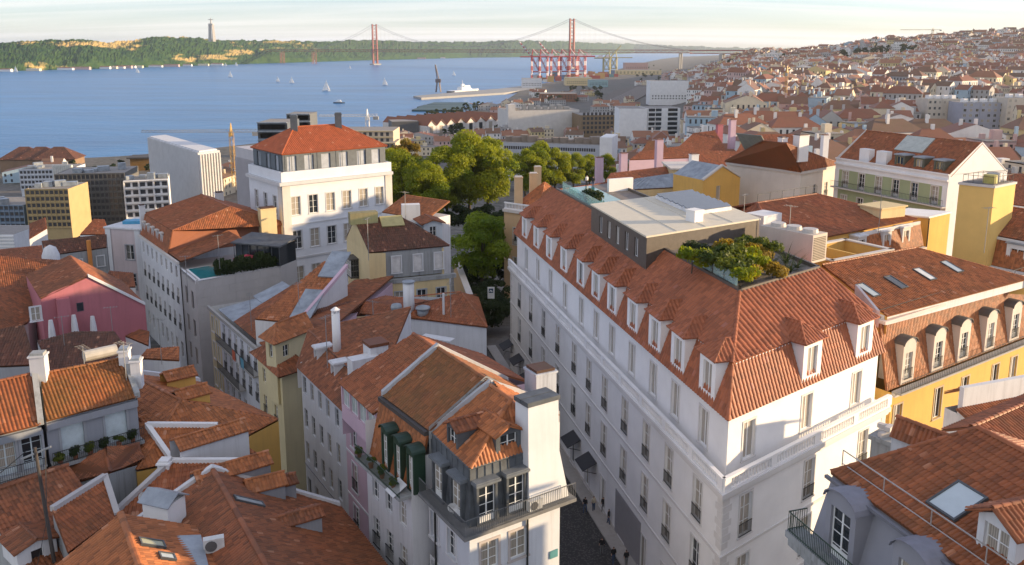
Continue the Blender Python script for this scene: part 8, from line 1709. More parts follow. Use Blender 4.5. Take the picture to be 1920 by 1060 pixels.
def build_garden_wall():
    a=Z(858,482,34.5);b=Z(908,612,34.5);d=(b-a).normalized();n=Vector((d.y,-d.x,0));root=thing('garden_wall','long ochre retaining wall running up beside the garden','wall',V3((a+b)*.5,29));m=MB();m.obox(V3(a,28),b-a,n*.8,(0,0,6.4));m.build('wall_face',plaster('ochre_wall',(.46,.30,.15),.4),root);m=MB();m.obox(V3(a,34.4)-n*.15,b-a,n*1.1,(0,0,.22));m.build('coping',STONE,root)
    sg=thing('street_sign','white and blue sign on a pole by the garden gate','sign',V3(Z(921,612,30),30));p=Z(921,605,30);t=MB();t.tube([V3(p,29.8),V3(p,36.2)],.09,6);t.build('pole',IRON,sg);m=MB();m.box(V3(p+Vector((0,-.12,0)),34.2),(1.15,.08,2.0));m.build('panel',PAINT,sg);m=MB();m.box(V3(p+Vector((0,-.18,0)),35.2),(.75,.03,.75));m.build('symbol',plain('sign_dark_blue',(.02,.06,.12),.5),sg);m=MB();m.tube([V3(p+Vector((-.3,-.22,0)),35.4),V3(p+Vector((.05,-.22,0)),35.65),V3(p+Vector((.25,-.22,0)),35.45)],.05,4);m.tube([V3(p+Vector((-.2,-.22,0)),35.7),V3(p+Vector((.2,-.22,0)),35.35)],.05,4);m.build('pictogram',PAINT,sg);m=MB();m.box(V3(p+Vector((0,-.12,0)),32.6),(.8,.06,1.0));m.build('lower_panel',plain('sign_blue',(.10,.14,.40),.5),sg)
    g=thing('garden_gate','dark iron gate between stone posts at the garden foot','gate',V3(Z(933,608,30),30));p=Z(926,612,30);x=Vector((3.2,0,0));m=MB();m.box(V3(p-Vector((.3,0,0)),29.8),(.6,.6,3.4));m.box(V3(p+x+Vector((.3,0,0)),29.8),(.6,.6,3.8));m.build('post',STONE,g);railing(g,[p,p+x],30.0,2.6,.22,name='leaf')
build_garden_wall()
# ---- houses just behind the hotel
def build_behind_hotel():
    def slope(nm,lab,z,e0,e1,pitch,poly,mat,wm=W_OLDW,z0=29.5):
        pl,a,b,up=px_plane(z,e0,e1,pitch);P=[hitp(u,v,pl) for u,v in poly];r=thing(nm,lab,'building',V3(cen(P),z0));rf=Roof(mat,cw=.28,rl=.45,prof=PROF4);rf.plane(P);rf.build(r);skirt(r,P,z0,wm);return r,pl,P
    r,pl,P=slope('long_red_roof_house','long red ridge roof behind the hotel terrace',50,(1150,345),(1345,322),22,((1128,350),(1180,345),(1370,318),(1330,303),(1145,325)),T_RED,W_OLDW)
    r,pl,P=slope('zinc_roof_hall','hall with pale grey hipped metal roof behind the hotel pavilion',50.5,(1150,357),(1262,350),24,((1148,358),(1263,352),(1262,326),(1192,336)),T_RED,W_CREAM);
    m=MB();nn=pl[1];m.slab([p+nn*.12 for p in P],.1);m.build('metal_roof',ZINC,r);k=MB();s=(Vector((0,0,1))-nn*nn.z).normalized();e=s.cross(nn)
    for i in range(11):p=lerp(P[0],P[1],(i+.5)/11);q=lerp(P[3],P[2],(i+.5)/11);k.obox(p+nn*.12,e*.08,nn*.08,q-p)
    k.build('standing_seam',ZINC,r)
# ochre pedimented house
    z=53.5;C=Z(1352,338,z);A=Z(1262,322,z);B=Z(1385,332,z);
    a,b=Z(1318,338,z),Z(1388,332,z);d=(b-a).normalized();n=Vector((d.y,-d.x,0));n=n if n.y<0 else-n;root=thing('pedimented_house','small ochre house with a white-edged triangular pediment','building',V3((a+b)*.5-n*3,34));P=[a,b,b-n*8,a-n*8];body(root,P,34,z,W_YELLOW,{0:dict(rows=[(z-3.6,2.4,'single')],ts=[.42],w=.9)});mid=(a+b)*.5;pk=z+2.2;m=MB();m.quad(V3(a,z),V3(b,z),V3(mid,pk));m.build('pediment',W_YELLOW,root);cp=MB()
    for p,q in((V3(a,z),V3(mid,pk)),(V3(mid,pk),V3(b,z))):cp.obox(p+n*.2-Vector((0,0,.1)),q-p,-n*.6,(0,0,.3))
    cp.build('coping',STONE,root);rf=MB();rf.slab([V3(a,z),V3(mid,pk),V3(mid-n*8,pk),V3(a-n*8,z)],.15);rf.slab([V3(mid,pk),V3(b,z),V3(b-n*8,z),V3(mid-n*8,pk)],.15);rf.build('roof',ZINC,root)
    r,a,b,d,n,zt,P=px_block('ochre_flat_house','flat-roofed ochre house left of the pediment',1258,1320,372,46,318,10,W_CREAM,0);m=MB();m.prism(inset(P,-.3),zt-.05,zt+.25);m.build('cornice',STONE,r);grid_windows(r,a,b,zt-3.4,1,3,1.0,1.8,3,n)
# pale ochre house with balustrade and chimneys at the hotel's far end
    z=45.5;a,b=Z(945,392,z),Z(1012,402,z);d=(b-a).normalized();n=Vector((d.y,-d.x,0));n=n if n.y<0 else-n;root=thing('peach_house','peach house with white balustrade and three tall chimneys past the hotel','building',V3((a+b)*.5-n*5,29));P=[a,b,b-n*14,a-n*14];PE=plaster('peach_render',(.66,.45,.26),.15);body(root,P,27,z,PE,{0:dict(rows=[(z-6.5,3.2,'french'),(z-12,3.0,'french')],ts=[.35,.8],w=1.4,sur=STONE)});co=[a,b] if d.cross(Vector((0,0,1))).dot(n)>0 else[b,a];band(root,co,z-.4,.5,.5,STONE);m=MB();m.obox(V3(a,z+1.1),b-a,-n*.35,(0,0,.25));m.obox(V3(a,z),b-a,-n*.35,(0,0,.25))
    for i in range(24):p=lerp(a,b,(i+.5)/24);m.tube([V3(p-n*.17,z+.2),V3(p-n*.17,z+1.15)],.1,5,cap=False)
    m.build('balustrade',W_WHITE,root);quadroof(root,inset(P,1.2),z+.3,z+4.6,T_ORANGE,'hip',over=.1,cw=.3,rl=.45)
    for u,v,h in((972,378,6),(1000,372,6.2),(1008,335,4)):p=Z(u,v,47);chimney(root,V3(p,45.5),1.5,1.2,h,PE,.1,cap=STONE)
    for nm,lab,z,e0,e1,poly,mat,wm in(('pink_chimney_house','red roofed house with pink chimneys behind the trees',49,(1190,302),(1290,296),((1180,300),(1300,296),(1290,272),(1200,285)),T_RED,W_PINK),('red_hip_house','red hip roof with white attic windows and pink gable',50,(1270,282),(1365,275),((1262,286),(1368,292),(1340,245),(1300,250)),T_RED,W_PINK),('pale_roof_house','yellow gabled house below the white apartment blocks',44,(1200,292),(1260,282),((1200,288),(1256,284),(1240,262),(1215,265)),T_BROWN,W_CREAM),('red_ridge_house','deep red roof between pink chimneys and the pediment',50,(1300,318),(1420,312),((1290,312),(1400,318),(1395,285),(1310,282)),T_RED,W_OLDW),('long_back_house','red roof strip behind the hip-roofed house',50,(1385,280),(1500,270),((1380,285),(1500,276),(1490,252),(1400,252)),T_RED,W_OLDW),('east_red_house','red roof to the right behind the stair tower',47,(1720,400),(1810,390),((1700,392),(1830,400),(1830,370),(1760,372)),T_RED,W_OLDW),('far_right_house','red roof at the right edge beyond the stair tower',48,(1880,372),(1960,380),((1875,380),(1960,392),(1960,330),(1890,325)),T_RED,W_OLDW)):
        slope(nm,lab,z,e0,e1,26,poly,mat,wm)
    for i,(u,v,z,h,mt) in enumerate(((1123,330,47,4,W_PINK),(1168,322,48,4,W_PINK),(1235,300,50,4.5,W_PINK),(1372,258,52,4.5,W_PINK),(1348,262,51,4,W_ROSE),(1300,318,51,3,W_WHITE),(1545,285,50,4,W_WHITE))):
        p=Z(u,v,z);c=thing('roof_chimney',['pale pink chimney left of the long red roof','pale pink chimney on the long red roof','pink chimney on the roof behind the trees','tall pink chimney near the hill street','rose chimney block left of the tall pink one','small white chimney beside the ochre flat house','white chimney block left of the green house'][i],'chimney',V3(p,z-3));chimney(c,V3(p,z-3),1.6,1.2,h+3,mt,.3,cap=T_OLDRED,name='stack')
build_behind_hotel()
# ================================================================== the built-up hillside on the right
HW_=[plaster('hill_white',(.76,.73,.69),.12),plaster('hill_cream',(.70,.60,.44),.12),plaster('hill_pink',(.58,.40,.36),.15),plaster('hill_yellow',(.62,.50,.26),.15),plaster('hill_grey',(.42,.41,.40),.2),plaster('hill_blue',(.38,.50,.58),.15)]
HN_=['white','cream','pink','yellow','grey','pale blue']
HR_=[tilemat('hill_tile_red',(.34,.13,.07),.3,.2),tilemat('hill_tile_old',(.30,.15,.09),.3,.3),tilemat('hill_tile_brown',(.24,.13,.08),.3,.4),tilemat('hill_tile_orange',(.42,.19,.10),.3,.1)];RN_=['red','old red','brown','orange']
WDARK=plain('dark_window',(.06,.06,.065),.2)
def house_parts(w,d,h,kind,seed):
    """local house: x across, front faces -y; returns wall, roof, windows builders"""
    rr=random.Random(seed);W,Rf,Wi=MB(),MB(),MB();x,y=w/2,d/2;base=-8
    W.prism([(-x,-y),(x,-y),(x,y),(-x,y)],base,h,top=False);o=.35;rise=min(w,d)*rr.uniform(.22,.32)
    if kind=='hip':
        k=min(x,y)*.95;A,B=(-x+k,0,h+rise),(x-k,0,h+rise);c=[(-x-o,-y-o,h),(x+o,-y-o,h),(x+o,y+o,h),(-x-o,y+o,h)]
        for f in((c[0],c[1],B,A),(c[2],c[3],A,B),(c[1],c[2],B),(c[3],c[0],A)):Rf.quad(*f)
    elif kind=='gable':
        A,B=(-x-.1,0,h+rise),(x+.1,0,h+rise);Rf.quad((-x-.1,-y-o,h-.1),(x+.1,-y-o,h-.1),B,A);Rf.quad((x+.1,y+o,h-.1),(-x-.1,y+o,h-.1),A,B)
        for s in(-x,x):W.quad((s,-y,h),(s,y,h),(s,0,h+rise-.05))
    elif kind=='cross':
        A,B=(0,-y-.1,h+rise),(0,y+.1,h+rise);Rf.quad((-x-o,-y-.1,h-.1),(-x-o,y+.1,h-.1),B,A);Rf.quad((x+o,y+.1,h-.1),(x+o,-y-.1,h-.1),A,B)
        for s in(-y,y):W.quad((-x,s,h),(x,s,h),(0,s,h+rise-.05))
    else:
        Rf.prism([(-x,-y),(x,-y),(x,y),(-x,y)],h-.3,h+.02);W.box((x*.3,0,h),(3,2.5,2.2));W.box((-x*.4,y*.3,h),(1.5,1.5,1.2))
    if kind!='flat':
        for i in range(rr.randint(1,2)):W.box((rr.uniform(-x*.6,x*.6),rr.uniform(-y*.5,y*.5),h),(1.1,.8,rise+rr.uniform(.6,1.6)))
    nf=max(1,int((h+1.5)/3.1))
    for f in range(nf):
        z=h-2.3-f*3.1;n=max(2,int(w/2.7))
        for i in range(n):
            if rr.random()<.1:continue
            s=-x+w*(i+.5)/n;Wi.quad((s-.5,-y-.03,z),(s+.5,-y-.03,z),(s+.5,-y-.03,z+1.55),(s-.5,-y-.03,z+1.55))
        n=max(2,int(d/3.2))
        for i in range(n):
            if rr.random()<.3:continue
            s=-y+d*(i+.5)/n
            for sx in(-x-.03,x+.03):Wi.quad((sx,s-.45,z),(sx,s+.45,z),(sx,s+.45,z+1.5),(sx,s-.45,z+1.5))
    return W,Rf,Wi
def px_of(p):
    dv=Vector(p)-EYE;dep=dv.y*_cp-dv.z*_sp;return 960+FOC*dv.x/dep,V0-FOC*(dv.y*_sp+dv.z*_cp)/dep
# places kept clear: (u0, u1, v0, v1) as seen from the camera, by what stands there
CLEAR_=[(1722,1930,188,292),(1110,1240,158,198),(1150,1300,198,285),(1215,1295,150,195)]
def hill_sites():
    S=[];rr=random.Random(11);D=175.0
    while D<2150:
        step=12.5 if D<700 else 15.0;a=.115 if D>300 else.30
        off=rr.uniform(0,.5)
        a+=off*step/D
        while a<.72:
            x,y=a*D/math.sqrt(1+a*a),D/math.sqrt(1+a*a);x+=rr.uniform(-2.2,2.2);y+=rr.uniform(-2.2,2.2);z=ground_z(x,y);u,v=px_of((x,y,z+4))
            a+=step*rr.uniform(.92,1.15)/D
            if u>1985 or u<1120:continue
            if any(c[0]<u<c[1] and c[2]<v<c[3]+4 for c in CLEAR_):continue
            if u<1245 and D>640:continue
            if D<215 and u<1560:continue
# hill street: a lane kept open
            ls=(v-285)/(165-285);lu=lerp(1352,1388,ls)
            if 165<v<290 and abs(u-lu-4)<lerp(10,6,max(0,min(1,ls))):continue
            park=math.sin(x*.011+1.3)+math.sin(y*.008+x*.004)+.5*math.sin(x*.023-y*.017)
            S.append((D,x,y,z,u,v,park))
        D+=step*rr.uniform(1.0,1.18)*(1.0 if D<700 else 1.05)
    return S
def where(u,v,D):
    h='far left' if u<1300 else 'left' if u<1430 else 'middle' if u<1580 else 'right' if u<1740 else 'far right'
    r='lowest rows' if v>250 else 'lower rows' if v>215 else 'middle rows' if v>180 else 'upper rows'
    return h,r
HCACHE={}
def build_hill():
    S=hill_sites();rr=random.Random(5);sizes=[(9,9,7),(11,10,9),(13,9,8),(16,10,10),(10,12,11),(22,11,12),(8,8,6)];kinds=['gable','hip','cross','gable','hip','flat']
    trees=[s for s in S if s[6]>1.45 or(s[0]>1500 and rr.random()<.25) or rr.random()<.03];hs=[s for s in S if s not in trees];far={k:(MB(),MB()) for k in()}
    hs.sort(key=lambda s:s[0]);seen={};farW=[MB() for _ in HW_];farR=[MB() for _ in HR_];farG=MB()
    for i,(D,x,y,z,u,v,park) in enumerate(hs):
        wi=rr.choices(range(6),(44,20,9,10,10,5))[0];ri=rr.choices(range(4),(40,30,12,18))[0];kind=rr.choice(kinds);si=rr.randrange(len(sizes));sz=sizes[si];th=.55*math.sin(x*.006+y*.004)+rr.choice((0,0,0,math.pi/2))+rr.uniform(-.12,.12)-.35
        hz=rr.uniform(1.0,1.45)
        if i<300:
            key=(si,kind,wi,ri,i%2)
            if key not in HCACHE:
                W,Rf,Wi=house_parts(*sz,kind,hash((si,kind,i%2))%999);HCACHE[key]=(W.mesh('wall',HW_[wi]),Rf.mesh('roof',HR_[ri] if kind!='flat' else MATS['flat_roof_grey']),Wi.mesh('windows',WDARK))
            me=HCACHE[key];hh,rw=where(u,v,D);ht='low' if sz[2]<8 else 'tall' if sz[2]>10 else 'mid-height'
            wd='wide' if sz[0]>12 else 'narrow' if sz[0]<10 else 'square'
            rf='flat roof' if kind=='flat' else RN_[ri]+{'gable':' ridge roof','hip':' hip roof','cross':' gable-fronted roof'}[kind]
            lab='%s %s %s house, %s, %s of the hillside, %s'%(ht,wd,HN_[wi],rf,rw,hh)
            seen.setdefault(lab,[]);t=thing('hillside_house',lab,'house',(x,y,z),'houses on the hillside');t.rotation_euler=(0,0,th);t.scale=(1,1,hz);seen[lab].append((u,t));obj('wall',me[0],t);obj('roof',me[1],t);o=obj('windows',me[2],t);o['kind']='stuff'
        else:
            W,Rf,Wi=house_parts(*sz,kind,i);c,s_=math.cos(th),math.sin(th)
            for src,dst in((W,farW[wi]),(Rf,farR[ri]),(Wi,farG)):
                k=len(dst.v);dst.v.extend([(x+p[0]*c-p[1]*s_,y+p[0]*s_+p[1]*c,z+p[2]*hz) for p in src.v]);dst.f.extend([tuple(j+k for j in f) for f in src.f]);dst.m.extend(src.m)
    for lab,L in seen.items():
        if len(L)>1:
            for k,(_,t) in enumerate(sorted(L,key=lambda q:q[0])):t['label']=lab.replace('of the hillside, ','')+', '+(('left one','right one')[k] if len(L)==2 else ORD[k]+' one')
# the rest reads as one mass: a single object
    A=MB();mats=HW_+HR_+[WDARK]
    for mi,b in enumerate(farW+farR+[farG]):
        k=len(A.v);A.v.extend(b.v);A.f.extend([tuple(j+k for j in f) for f in b.f]);A.m.extend([mi]*len(b.f))
    o=A.build('distant_houses',mats);tag(o,'dense mass of far houses covering the hillside up to its crest','houses',kind='stuff')
# trees between the houses
    tm=[tree_meshes('hill_tree',9,4.4,8,900,.55,LEAF_D,BARK,s,14,.25,.2) for s in(31,32,33)];rr.shuffle(trees);k=0;cnt={}
    for D,x,y,z,u,v,park in sorted(trees[:260],key=lambda t:t[4]):
        sc=rr.uniform(.8,1.5)*(1.25 if D>1500 else 1);big='large' if sc>1.3 else 'small' if sc<1.0 else 'mid-sized';rw='crest' if v<100 else 'upper part' if v<150 else 'middle part' if v<210 else 'foot';ck=(big,rw);cnt[ck]=cnt.get(ck,0)+1
        tree('hill_tree','%s %s dark green tree from the left on the %s of the hillside'%(ORD[cnt[ck]-1],big,rw),(x,y,z),tm[k%3],rr.uniform(0,6),sc,'trees on the hillside');k+=1
    p=None
    cy=[q for q in S if 1630<q[4]<1650 and q[0]>1700]
    if cy:D,x,y,z,u,v,_=cy[0];cm=tree_meshes('cypress',26,2.2,24,900,.6,LEAF_D,BARK,41,26,.3,.1);tree('cypress','tall thin cypress on the hill crest',(x,y,z),cm,0,1.2)
build_hill()
def hill_blocks():
    for nm,lab,ul,ur,vb,zb,vt,mt,rows,cols in(('cream_tower_block','cream apartment tower block on the right, left of the blue-grey one',1733,1796,266,27,186,plaster('tower_cream',(.56,.50,.42),.1),7,7),('blue_grey_tower_block','blue-grey apartment tower block between two cream ones',1797,1876,272,27,193,plaster('tower_bluegrey',(.36,.37,.43),.1),8,7),('right_edge_tower_block','cream gridded tower block at the right edge',1880,1960,274,27,184,plaster('tower_cream',(.56,.50,.42)),8,8)):
        r,a,b,d,n,zt,P=px_block(nm,lab,ul,ur,vb,zb,vt,14,mt);h=(zt-zb)/rows;L=(b-a).length
        wm=win_meshes(L/cols*.45,1.4,'plain2',PAINT,None,GLASS)
        for k in range(rows):
            for c in range(cols):
                if(k*7+c*3)%11==0:continue
                q=V3(a+d*(L*(c+.5)/cols),zb+k*h+.9)+n*.2;place_window(r,q,n,L/cols*.45,1.4,'plain2',plain('tower_frame',(.5,.48,.44),.5),None,GLASS)
        m=MB()
        for c in(0,cols//2,cols):m.obox(V3(a+d*(L*c/cols-.2),zb)+n*.02,d*.4,n*.3,(0,0,zt-zb))
        m.build('pier',mt,r);t=MB()
        for i in range(4):t.box(V3(lerp(a,b,.15+.23*i)-n*5,zt),(2.5,2.5,1.8),.3)
        t.build('roof_units',W_WHITE,r)
    p=Z(1746,82,92);q=[s for s in(0,)];x=790*1.0;y=1650;z=ground_z(x,y);pt=XYd(1746,90,1650);tower_crane('tower_crane','tall tower crane standing on the hill crest',(pt.x,pt.y,ground_z(pt.x,pt.y)),75-6+(92-58)/FOC*1650-ground_z(pt.x,pt.y)+6,62,16,R(182),plain('crane_rust',(.35,.20,.08),.5),None,1.6)
    for i,(u,v,hgt,lab) in enumerate(((1350,206,34,'thin ochre tower crane mast at the left of the hillside'),(1470,226,30,'thin ochre tower crane mast in the middle of the hillside'))):
        pt=Z(u-(80 if i==0 else 0),v,30);
        if i:tower_crane('tower_crane',lab,(pt.x,pt.y,28),hgt+2,20,6,R(70),plain('crane_gold',(.50,.30,.08),.5),None,.7)
# lane up the hill
    m=MB();prev=None
    for t in range(15):
        s=t/14;v=lerp(285,165,s);u=lerp(1352,1388,s)+4;c=Z(u,v,34);
        for _ in range(3):c=Z(u,v,ground_z(c.x,c.y)+.15)
        a,b=c-Vector((4.5,0,0)),c+Vector((4.5,0,0))
        if prev:m.quad(prev[0],prev[1],b,a)
        prev=(a,b)
    o=m.build('hill_street',plain('asphalt',(.055,.055,.058),.85));o['kind']='structure'
hill_blocks()
# ---- low houses and sheds filling the flat land by the river
def infill():
    rr=random.Random(77);sizes=[(14,10,6),(20,11,7),(11,12,9),(26,12,6)];cnt={};P=[]
    for lo_u,hi_u,lo_v,hi_v,n in((600,760,276,300,7),(742,830,262,296,10),(838,950,258,292,12),(955,1090,262,268,6),(880,1000,205,222,9),(1000,1120,178,198,14),(1110,1200,196,212,7),(1170,1290,150,163,8),(0,120,332,350,4),(310,470,330,372,9)):
        for _ in range(n):P.append((rr.uniform(lo_u,hi_u),rr.uniform(lo_v,hi_v)))
    for u,v in sorted(P):
        p=Z(u,v,6)
        for _ in range(3):p=Z(u,v,ground_z(p.x,p.y))
        wi=rr.choices(range(6),(40,25,8,8,15,4))[0];ri=rr.randrange(4);kind=rr.choice(('gable','hip','flat','gable','cross'));si=rr.randrange(4);key=('w',si,kind,wi,ri)
        if key not in HCACHE:W,Rf,Wi=house_parts(*sizes[si],kind,si*7+ri);HCACHE[key]=(W.mesh('wall',HW_[wi]),Rf.mesh('roof',HR_[ri] if kind!='flat' else MATS['flat_roof_grey']),Wi.mesh('windows',WDARK))
        me=HCACHE[key];nm=HN_[wi]+' '+('flat-roofed' if kind=='flat' else RN_[ri]+'-roofed');cnt[nm]=cnt.get(nm,0)+1
        t=thing('riverside_house','%s low %s house from the left on the flat riverside land'%(ORD[cnt[nm]-1],nm),'house',(p.x,p.y,p.z),'low houses on the riverside land');t.rotation_euler=(0,0,rr.choice((.25,-.2,.1))+rr.uniform(-.1,.1));obj('wall',me[0],t);obj('roof',me[1],t);o=obj('windows',me[2],t);o['kind']='stuff'
    tm=[tree_meshes('riverside_tree',8,3.6,7,700,.5,LEAF_D,BARK,s,12,.2,.2) for s in(51,52)];T=sorted((rr.uniform(a,b),rr.uniform(c,d)) for a,b,c,d,n in((1000,1130,168,195,22),(745,950,240,262,12),(1190,1240,120,160,14),(130,300,318,345,10)) for _ in range(n))
    for i,(u,v) in enumerate(T):
        p=Z(u,v,5)
        for _ in range(3):p=Z(u,v,ground_z(p.x,p.y))
        D=math.hypot(p.x,p.y);tree('riverside_tree','%s dark tree from the left scattered on the flat riverside land'%ORD[i],(p.x,p.y,p.z),tm[i%2],i,min(1.15,max(.8,D/900))*rr.uniform(.8,1.3),'scattered riverside trees')
infill()
# ---- far bank quay houses
def far_bank():
    rr=random.Random(2);labs=['first','second','third','fourth','fifth','sixth','seventh','eighth','ninth','tenth','eleventh','twelfth','thirteenth','fourteenth','fifteenth','sixteenth','seventeenth','eighteenth']
    me={}
    for i,u in enumerate((8,60,120,150,195,206,218,230,243,255,290,320,350,380,405,790,830,1010)):
        v=float(np.interp(u,[s[0] for s in SHORE],[s[1] for s in SHORE]));p=Z(u,v-.3,2);k=i%4
        if k not in me:W,Rf,Wi=house_parts(34+8*k,16,9+2*(k%2),['gable','flat','hip','gable'][k],k);me[k]=(W.mesh('wall',HW_[(0,1,0,2)[k]]),Rf.mesh('roof',(T_ORANGE,HW_[1],T_RED,T_ORANGE)[k]))
        t=thing('far_bank_warehouse','%s low %s building from the left along the far bank'%(labs[i],('orange-roofed white','flat cream','red-roofed white','orange-roofed pink')[k]),'building',(p.x,p.y+12,1.5),'buildings on the far bank');t.scale=(1.1,1,.62);obj('wall',me[k][0],t);obj('roof',me[k][1],t)
far_bank()
# ---- people in the street and on the hotel terrace
def person_mesh(name,stride,arms,shirt,trousers,skin,hair):
    """one continuous body grown with a skin modifier; clothing by height bands"""
    J=[(0,0,.95),(0,0,1.12),(0,.01,1.40),(0,.0,1.50),(0,-.02,1.60),(0,-.02,1.72),(-.17,0,1.42),(.17,0,1.42),(-.22,.03*arms,1.15),(.22,-.03*arms,1.15),(-.23,-.12*arms,.92),(.23,.12*arms,.92),(-.09,0,.90),(.09,0,.90),(-.10,-.10*stride,.50),(.10,.10*stride,.50),(-.10,-.16*stride+.03,.08),(.10,.22*stride,.08),(-.10,-.16*stride-.1,.04),(.10,.22*stride-.13,.04)]
    E_=[(0,1),(1,2),(2,3),(3,4),(4,5),(2,6),(2,7),(6,8),(7,9),(8,10),(9,11),(0,12),(0,13),(12,14),(13,15),(14,16),(15,17),(16,18),(17,19)]
    Rr=[.15,.145,.16,.065,.085,.08,.085,.085,.055,.055,.04,.04,.105,.105,.075,.075,.05,.05,.045,.045]
    me=bpy.data.meshes.new(name);me.from_pydata(J,E_,[]);o=bpy.data.objects.new(name,me);col.objects.link(o);md=o.modifiers.new('s','SKIN');sv=me.skin_vertices[0].data
    for k,r_ in enumerate(Rr):sv[k].radius=(r_,r_*.85)
    sv[0].use_root=True;o.modifiers.new('d','SUBSURF').levels=1;dg=bpy.context.evaluated_depsgraph_get();dg.update();m2=bpy.data.meshes.new_from_object(o.evaluated_get(dg));m2.name=name;bpy.data.objects.remove(o)
    m2.materials.clear()
    for m in(trousers,shirt,skin,hair):m2.materials.append(m)
    for p in m2.polygons:
        z=p.center.z;x=abs(p.center.x);p.material_index=0 if z<.98 and x<.2 else(2 if(x>.19 and z<1.1) else 1 if z<1.5 else 3 if(z>1.66 or(z>1.56 and p.center.y>.02)) else 2);p.use_smooth=True
    return m2
def people():
    sk=plain('skin',(.45,.27,.19),.6);hr=plain('dark_hair',(.03,.02,.015),.7);cl=[plain('cloth_'+n,c,.9) for n,c in(('black',(.02,.02,.022)),('cream',(.55,.48,.36)),('denim',(.06,.09,.16)),('grey',(.18,.18,.18)),('red',(.35,.05,.04)),('white',(.68,.66,.62)))]
    V=[person_mesh('body',.9,1,cl[0],cl[2],sk,hr),person_mesh('body',.3,-.4,cl[1],cl[2],sk,hr),person_mesh('body',.8,.8,cl[0],cl[3],sk,hr),person_mesh('body',.1,.3,cl[5],cl[0],sk,hr)]
    for i,(u,v,z,k,rz,lab) in enumerate(((1097,962,30,0,2.6,'person in black walking up the hotel street, left of a group of three'),(1113,960,30,1,.4,'person in a cream top standing in the hotel street, middle of three'),(1131,962,30,2,-.5,'person in dark clothes in the hotel street, right of three'),(1128,1040,30,2,3.0,'person in dark clothes at the bottom of the hotel street, leftmost'),(1150,1058,30,0,.3,'person in black at the bottom edge of the hotel street'),(1174,1064,30,2,3.4,'dark-clad person nearest the hotel wall at the bottom edge'),(1100,352,56.4,3,.5,'person in white on the hotel roof terrace by the pool'),(1112,354,56.4,0,3.2,'person in black on the hotel roof terrace by the pool'),(1141,985,30,0,1.2,'person in black walking close to the grey shutter'))):
        p=Z(u,v,z);t=thing('person',lab,'person',(p.x,p.y,z),None);t.rotation_euler=(0,0,rz);obj('body',V[k],t)
people()
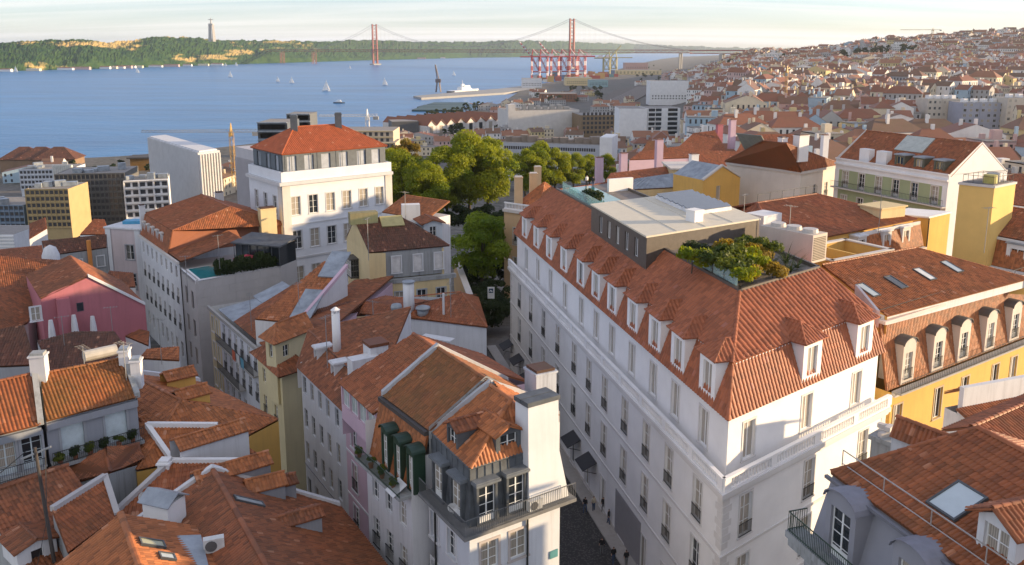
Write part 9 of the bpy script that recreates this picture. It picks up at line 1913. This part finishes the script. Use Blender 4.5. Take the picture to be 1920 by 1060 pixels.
# ---- paved street beside the hotel, aerials, street-level details
def street_bits():
    lo=HOTEL['lo'];a,b=lo[0],lo[3];d=(b-a).normalized();n=Vector((d.y,-d.x,0));n=n if n.dot(HOTEL['c']-a)<0 else-n
    m=MB();z=30.02;m.quad(V3(a-d*20+n*1.4,z),V3(b+d*14+n*1.4,z),V3(b+d*14+n*9,z),V3(a-d*20+n*9,z));mt,nt,bs=_mat('dark_cobbles');bs.inputs['Roughness'].default_value=.75;vo=nt.nodes.new('ShaderNodeTexVoronoi');vo.inputs['Scale'].default_value=5;nt.links.new(_pos(nt),vo.inputs['Vector']);nt.links.new(_mixc(nt,_ramp(nt,vo.outputs['Distance'],.25,.5),(.10,.092,.085),(.04,.037,.035)),bs.inputs['Base Color']);_bump(nt,bs,vo.outputs['Distance'],.4,.03);o=m.build('street',mt);o['kind']='structure'
    k=MB();k.obox(V3(a-d*20+n*.01,29.9),d*(b-a).length+d*30,n*1.4,(0,0,.26));o=k.build('pavement',plaster('pale_calcada',(.40,.37,.34),.35));o['kind']='structure'
# left street
    q=[Z(u,v,30.04) for u,v in((300,690),(330,660),(560,930),(660,1080),(560,1080))];s=MB();p0,p1=Vector((-62,132,30.04)),Vector((-9,52,30.04));e=(p1-p0).normalized();x=Vector((e.y,-e.x,0));s.quad(p0-x*0,p1,p1+x*7,p0+x*7);o=s.build('street',mt);o['kind']='structure'
    rr=random.Random(9);spots=((612,640,49.5),(700,600,49),(845,560,48.5),(350,520,46),(470,590,45.5),(560,560,48),(690,450,53),(120,640,46),(210,610,46),(300,640,46),(1480,430,57),(1650,400,56.5),(1395,395,57),(760,395,53.5),(1850,430,57),(410,470,49),(160,700,51),(235,690,51.5))
    w=['by the thin white chimney','on the red roof behind it','on the vent house','beside the pool','on the pale street house','on the sunlit roof','on the mossy cream house','above the rose wall, left','above the rose wall, middle','right of the rose house','by the plant room','over the broad red roof','behind the pavilion','behind the mossy roof','on the right mansard','on the long white house','on the brown grey-house roof, left','on the brown grey-house roof, right']
    for i,(u,v,z) in enumerate(spots):
        p=Z(u,v,z);t=thing('tv_aerial','thin television aerial '+w[i],'aerial',V3(p,z-2),'roof aerials');m=MB();h=rr.uniform(1.8,3.0);m.tube([V3(p,z-2.5),V3(p,z+h)],.035,4);a_=rr.uniform(0,3);dx=Vector((math.cos(a_),math.sin(a_),0));dy=Vector((-dx.y,dx.x,0));m.tube([V3(p,z+h-.1)-dx*.7,V3(p,z+h-.1)+dx*.7],.02,3)
        for j in range(5):q=V3(p,z+h-.1)+dx*(-.6+.3*j);m.tube([q-dy*.35,q+dy*.35],.014,3)
        m.build('mast',plain('aerial_metal',(.25,.25,.25),.5),t)
# wall lanterns and scooters in the left street
    W=WS;f=W['e0']+W['d']*8.2+W['up']*.35;nn=W['n']
    root=thing('street_lantern','black wall lantern on the white street house','lantern',V3(f,33.6));m=MB();m.tube([V3(f,33.4),V3(f+nn*.5,33.7),V3(f+nn*1.2,33.6)],.05,5);m.build('bracket',IRON,root);g=MB();q=f+nn*1.2;g.tube([V3(q,32.9),V3(q,33.5)],[.15,.26],6);g.build('lamp_glass',MATS['lamp_glass'],root);c=MB();c.tube([V3(q,33.5),V3(q,33.85)],[.3,.05],6);c.build('lamp_cap',IRON,root)
street_bits()
# ---- air over the river and the hill
def build_haze():
    mb=MB();mb.obox((-16000,-400,-9),(32000,0,0),(0,21000,0),(0,0,265));m=bpy.data.materials.new('haze_air');m.use_nodes=True;nt=m.node_tree;nt.nodes.clear();out=nt.nodes.new('ShaderNodeOutputMaterial');pv=nt.nodes.new('ShaderNodeVolumePrincipled');pv.inputs['Color'].default_value=(.86,.92,1.0,1);pv.inputs['Density'].default_value=HAZE;pv.inputs['Anisotropy'].default_value=.35;nt.links.new(pv.outputs[0],out.inputs['Volume']);o=mb.build('haze',m);tag(o,'thin pale haze hanging in the air over river and hill','haze',kind='stuff')
HAZE=3.6e-5
build_haze()
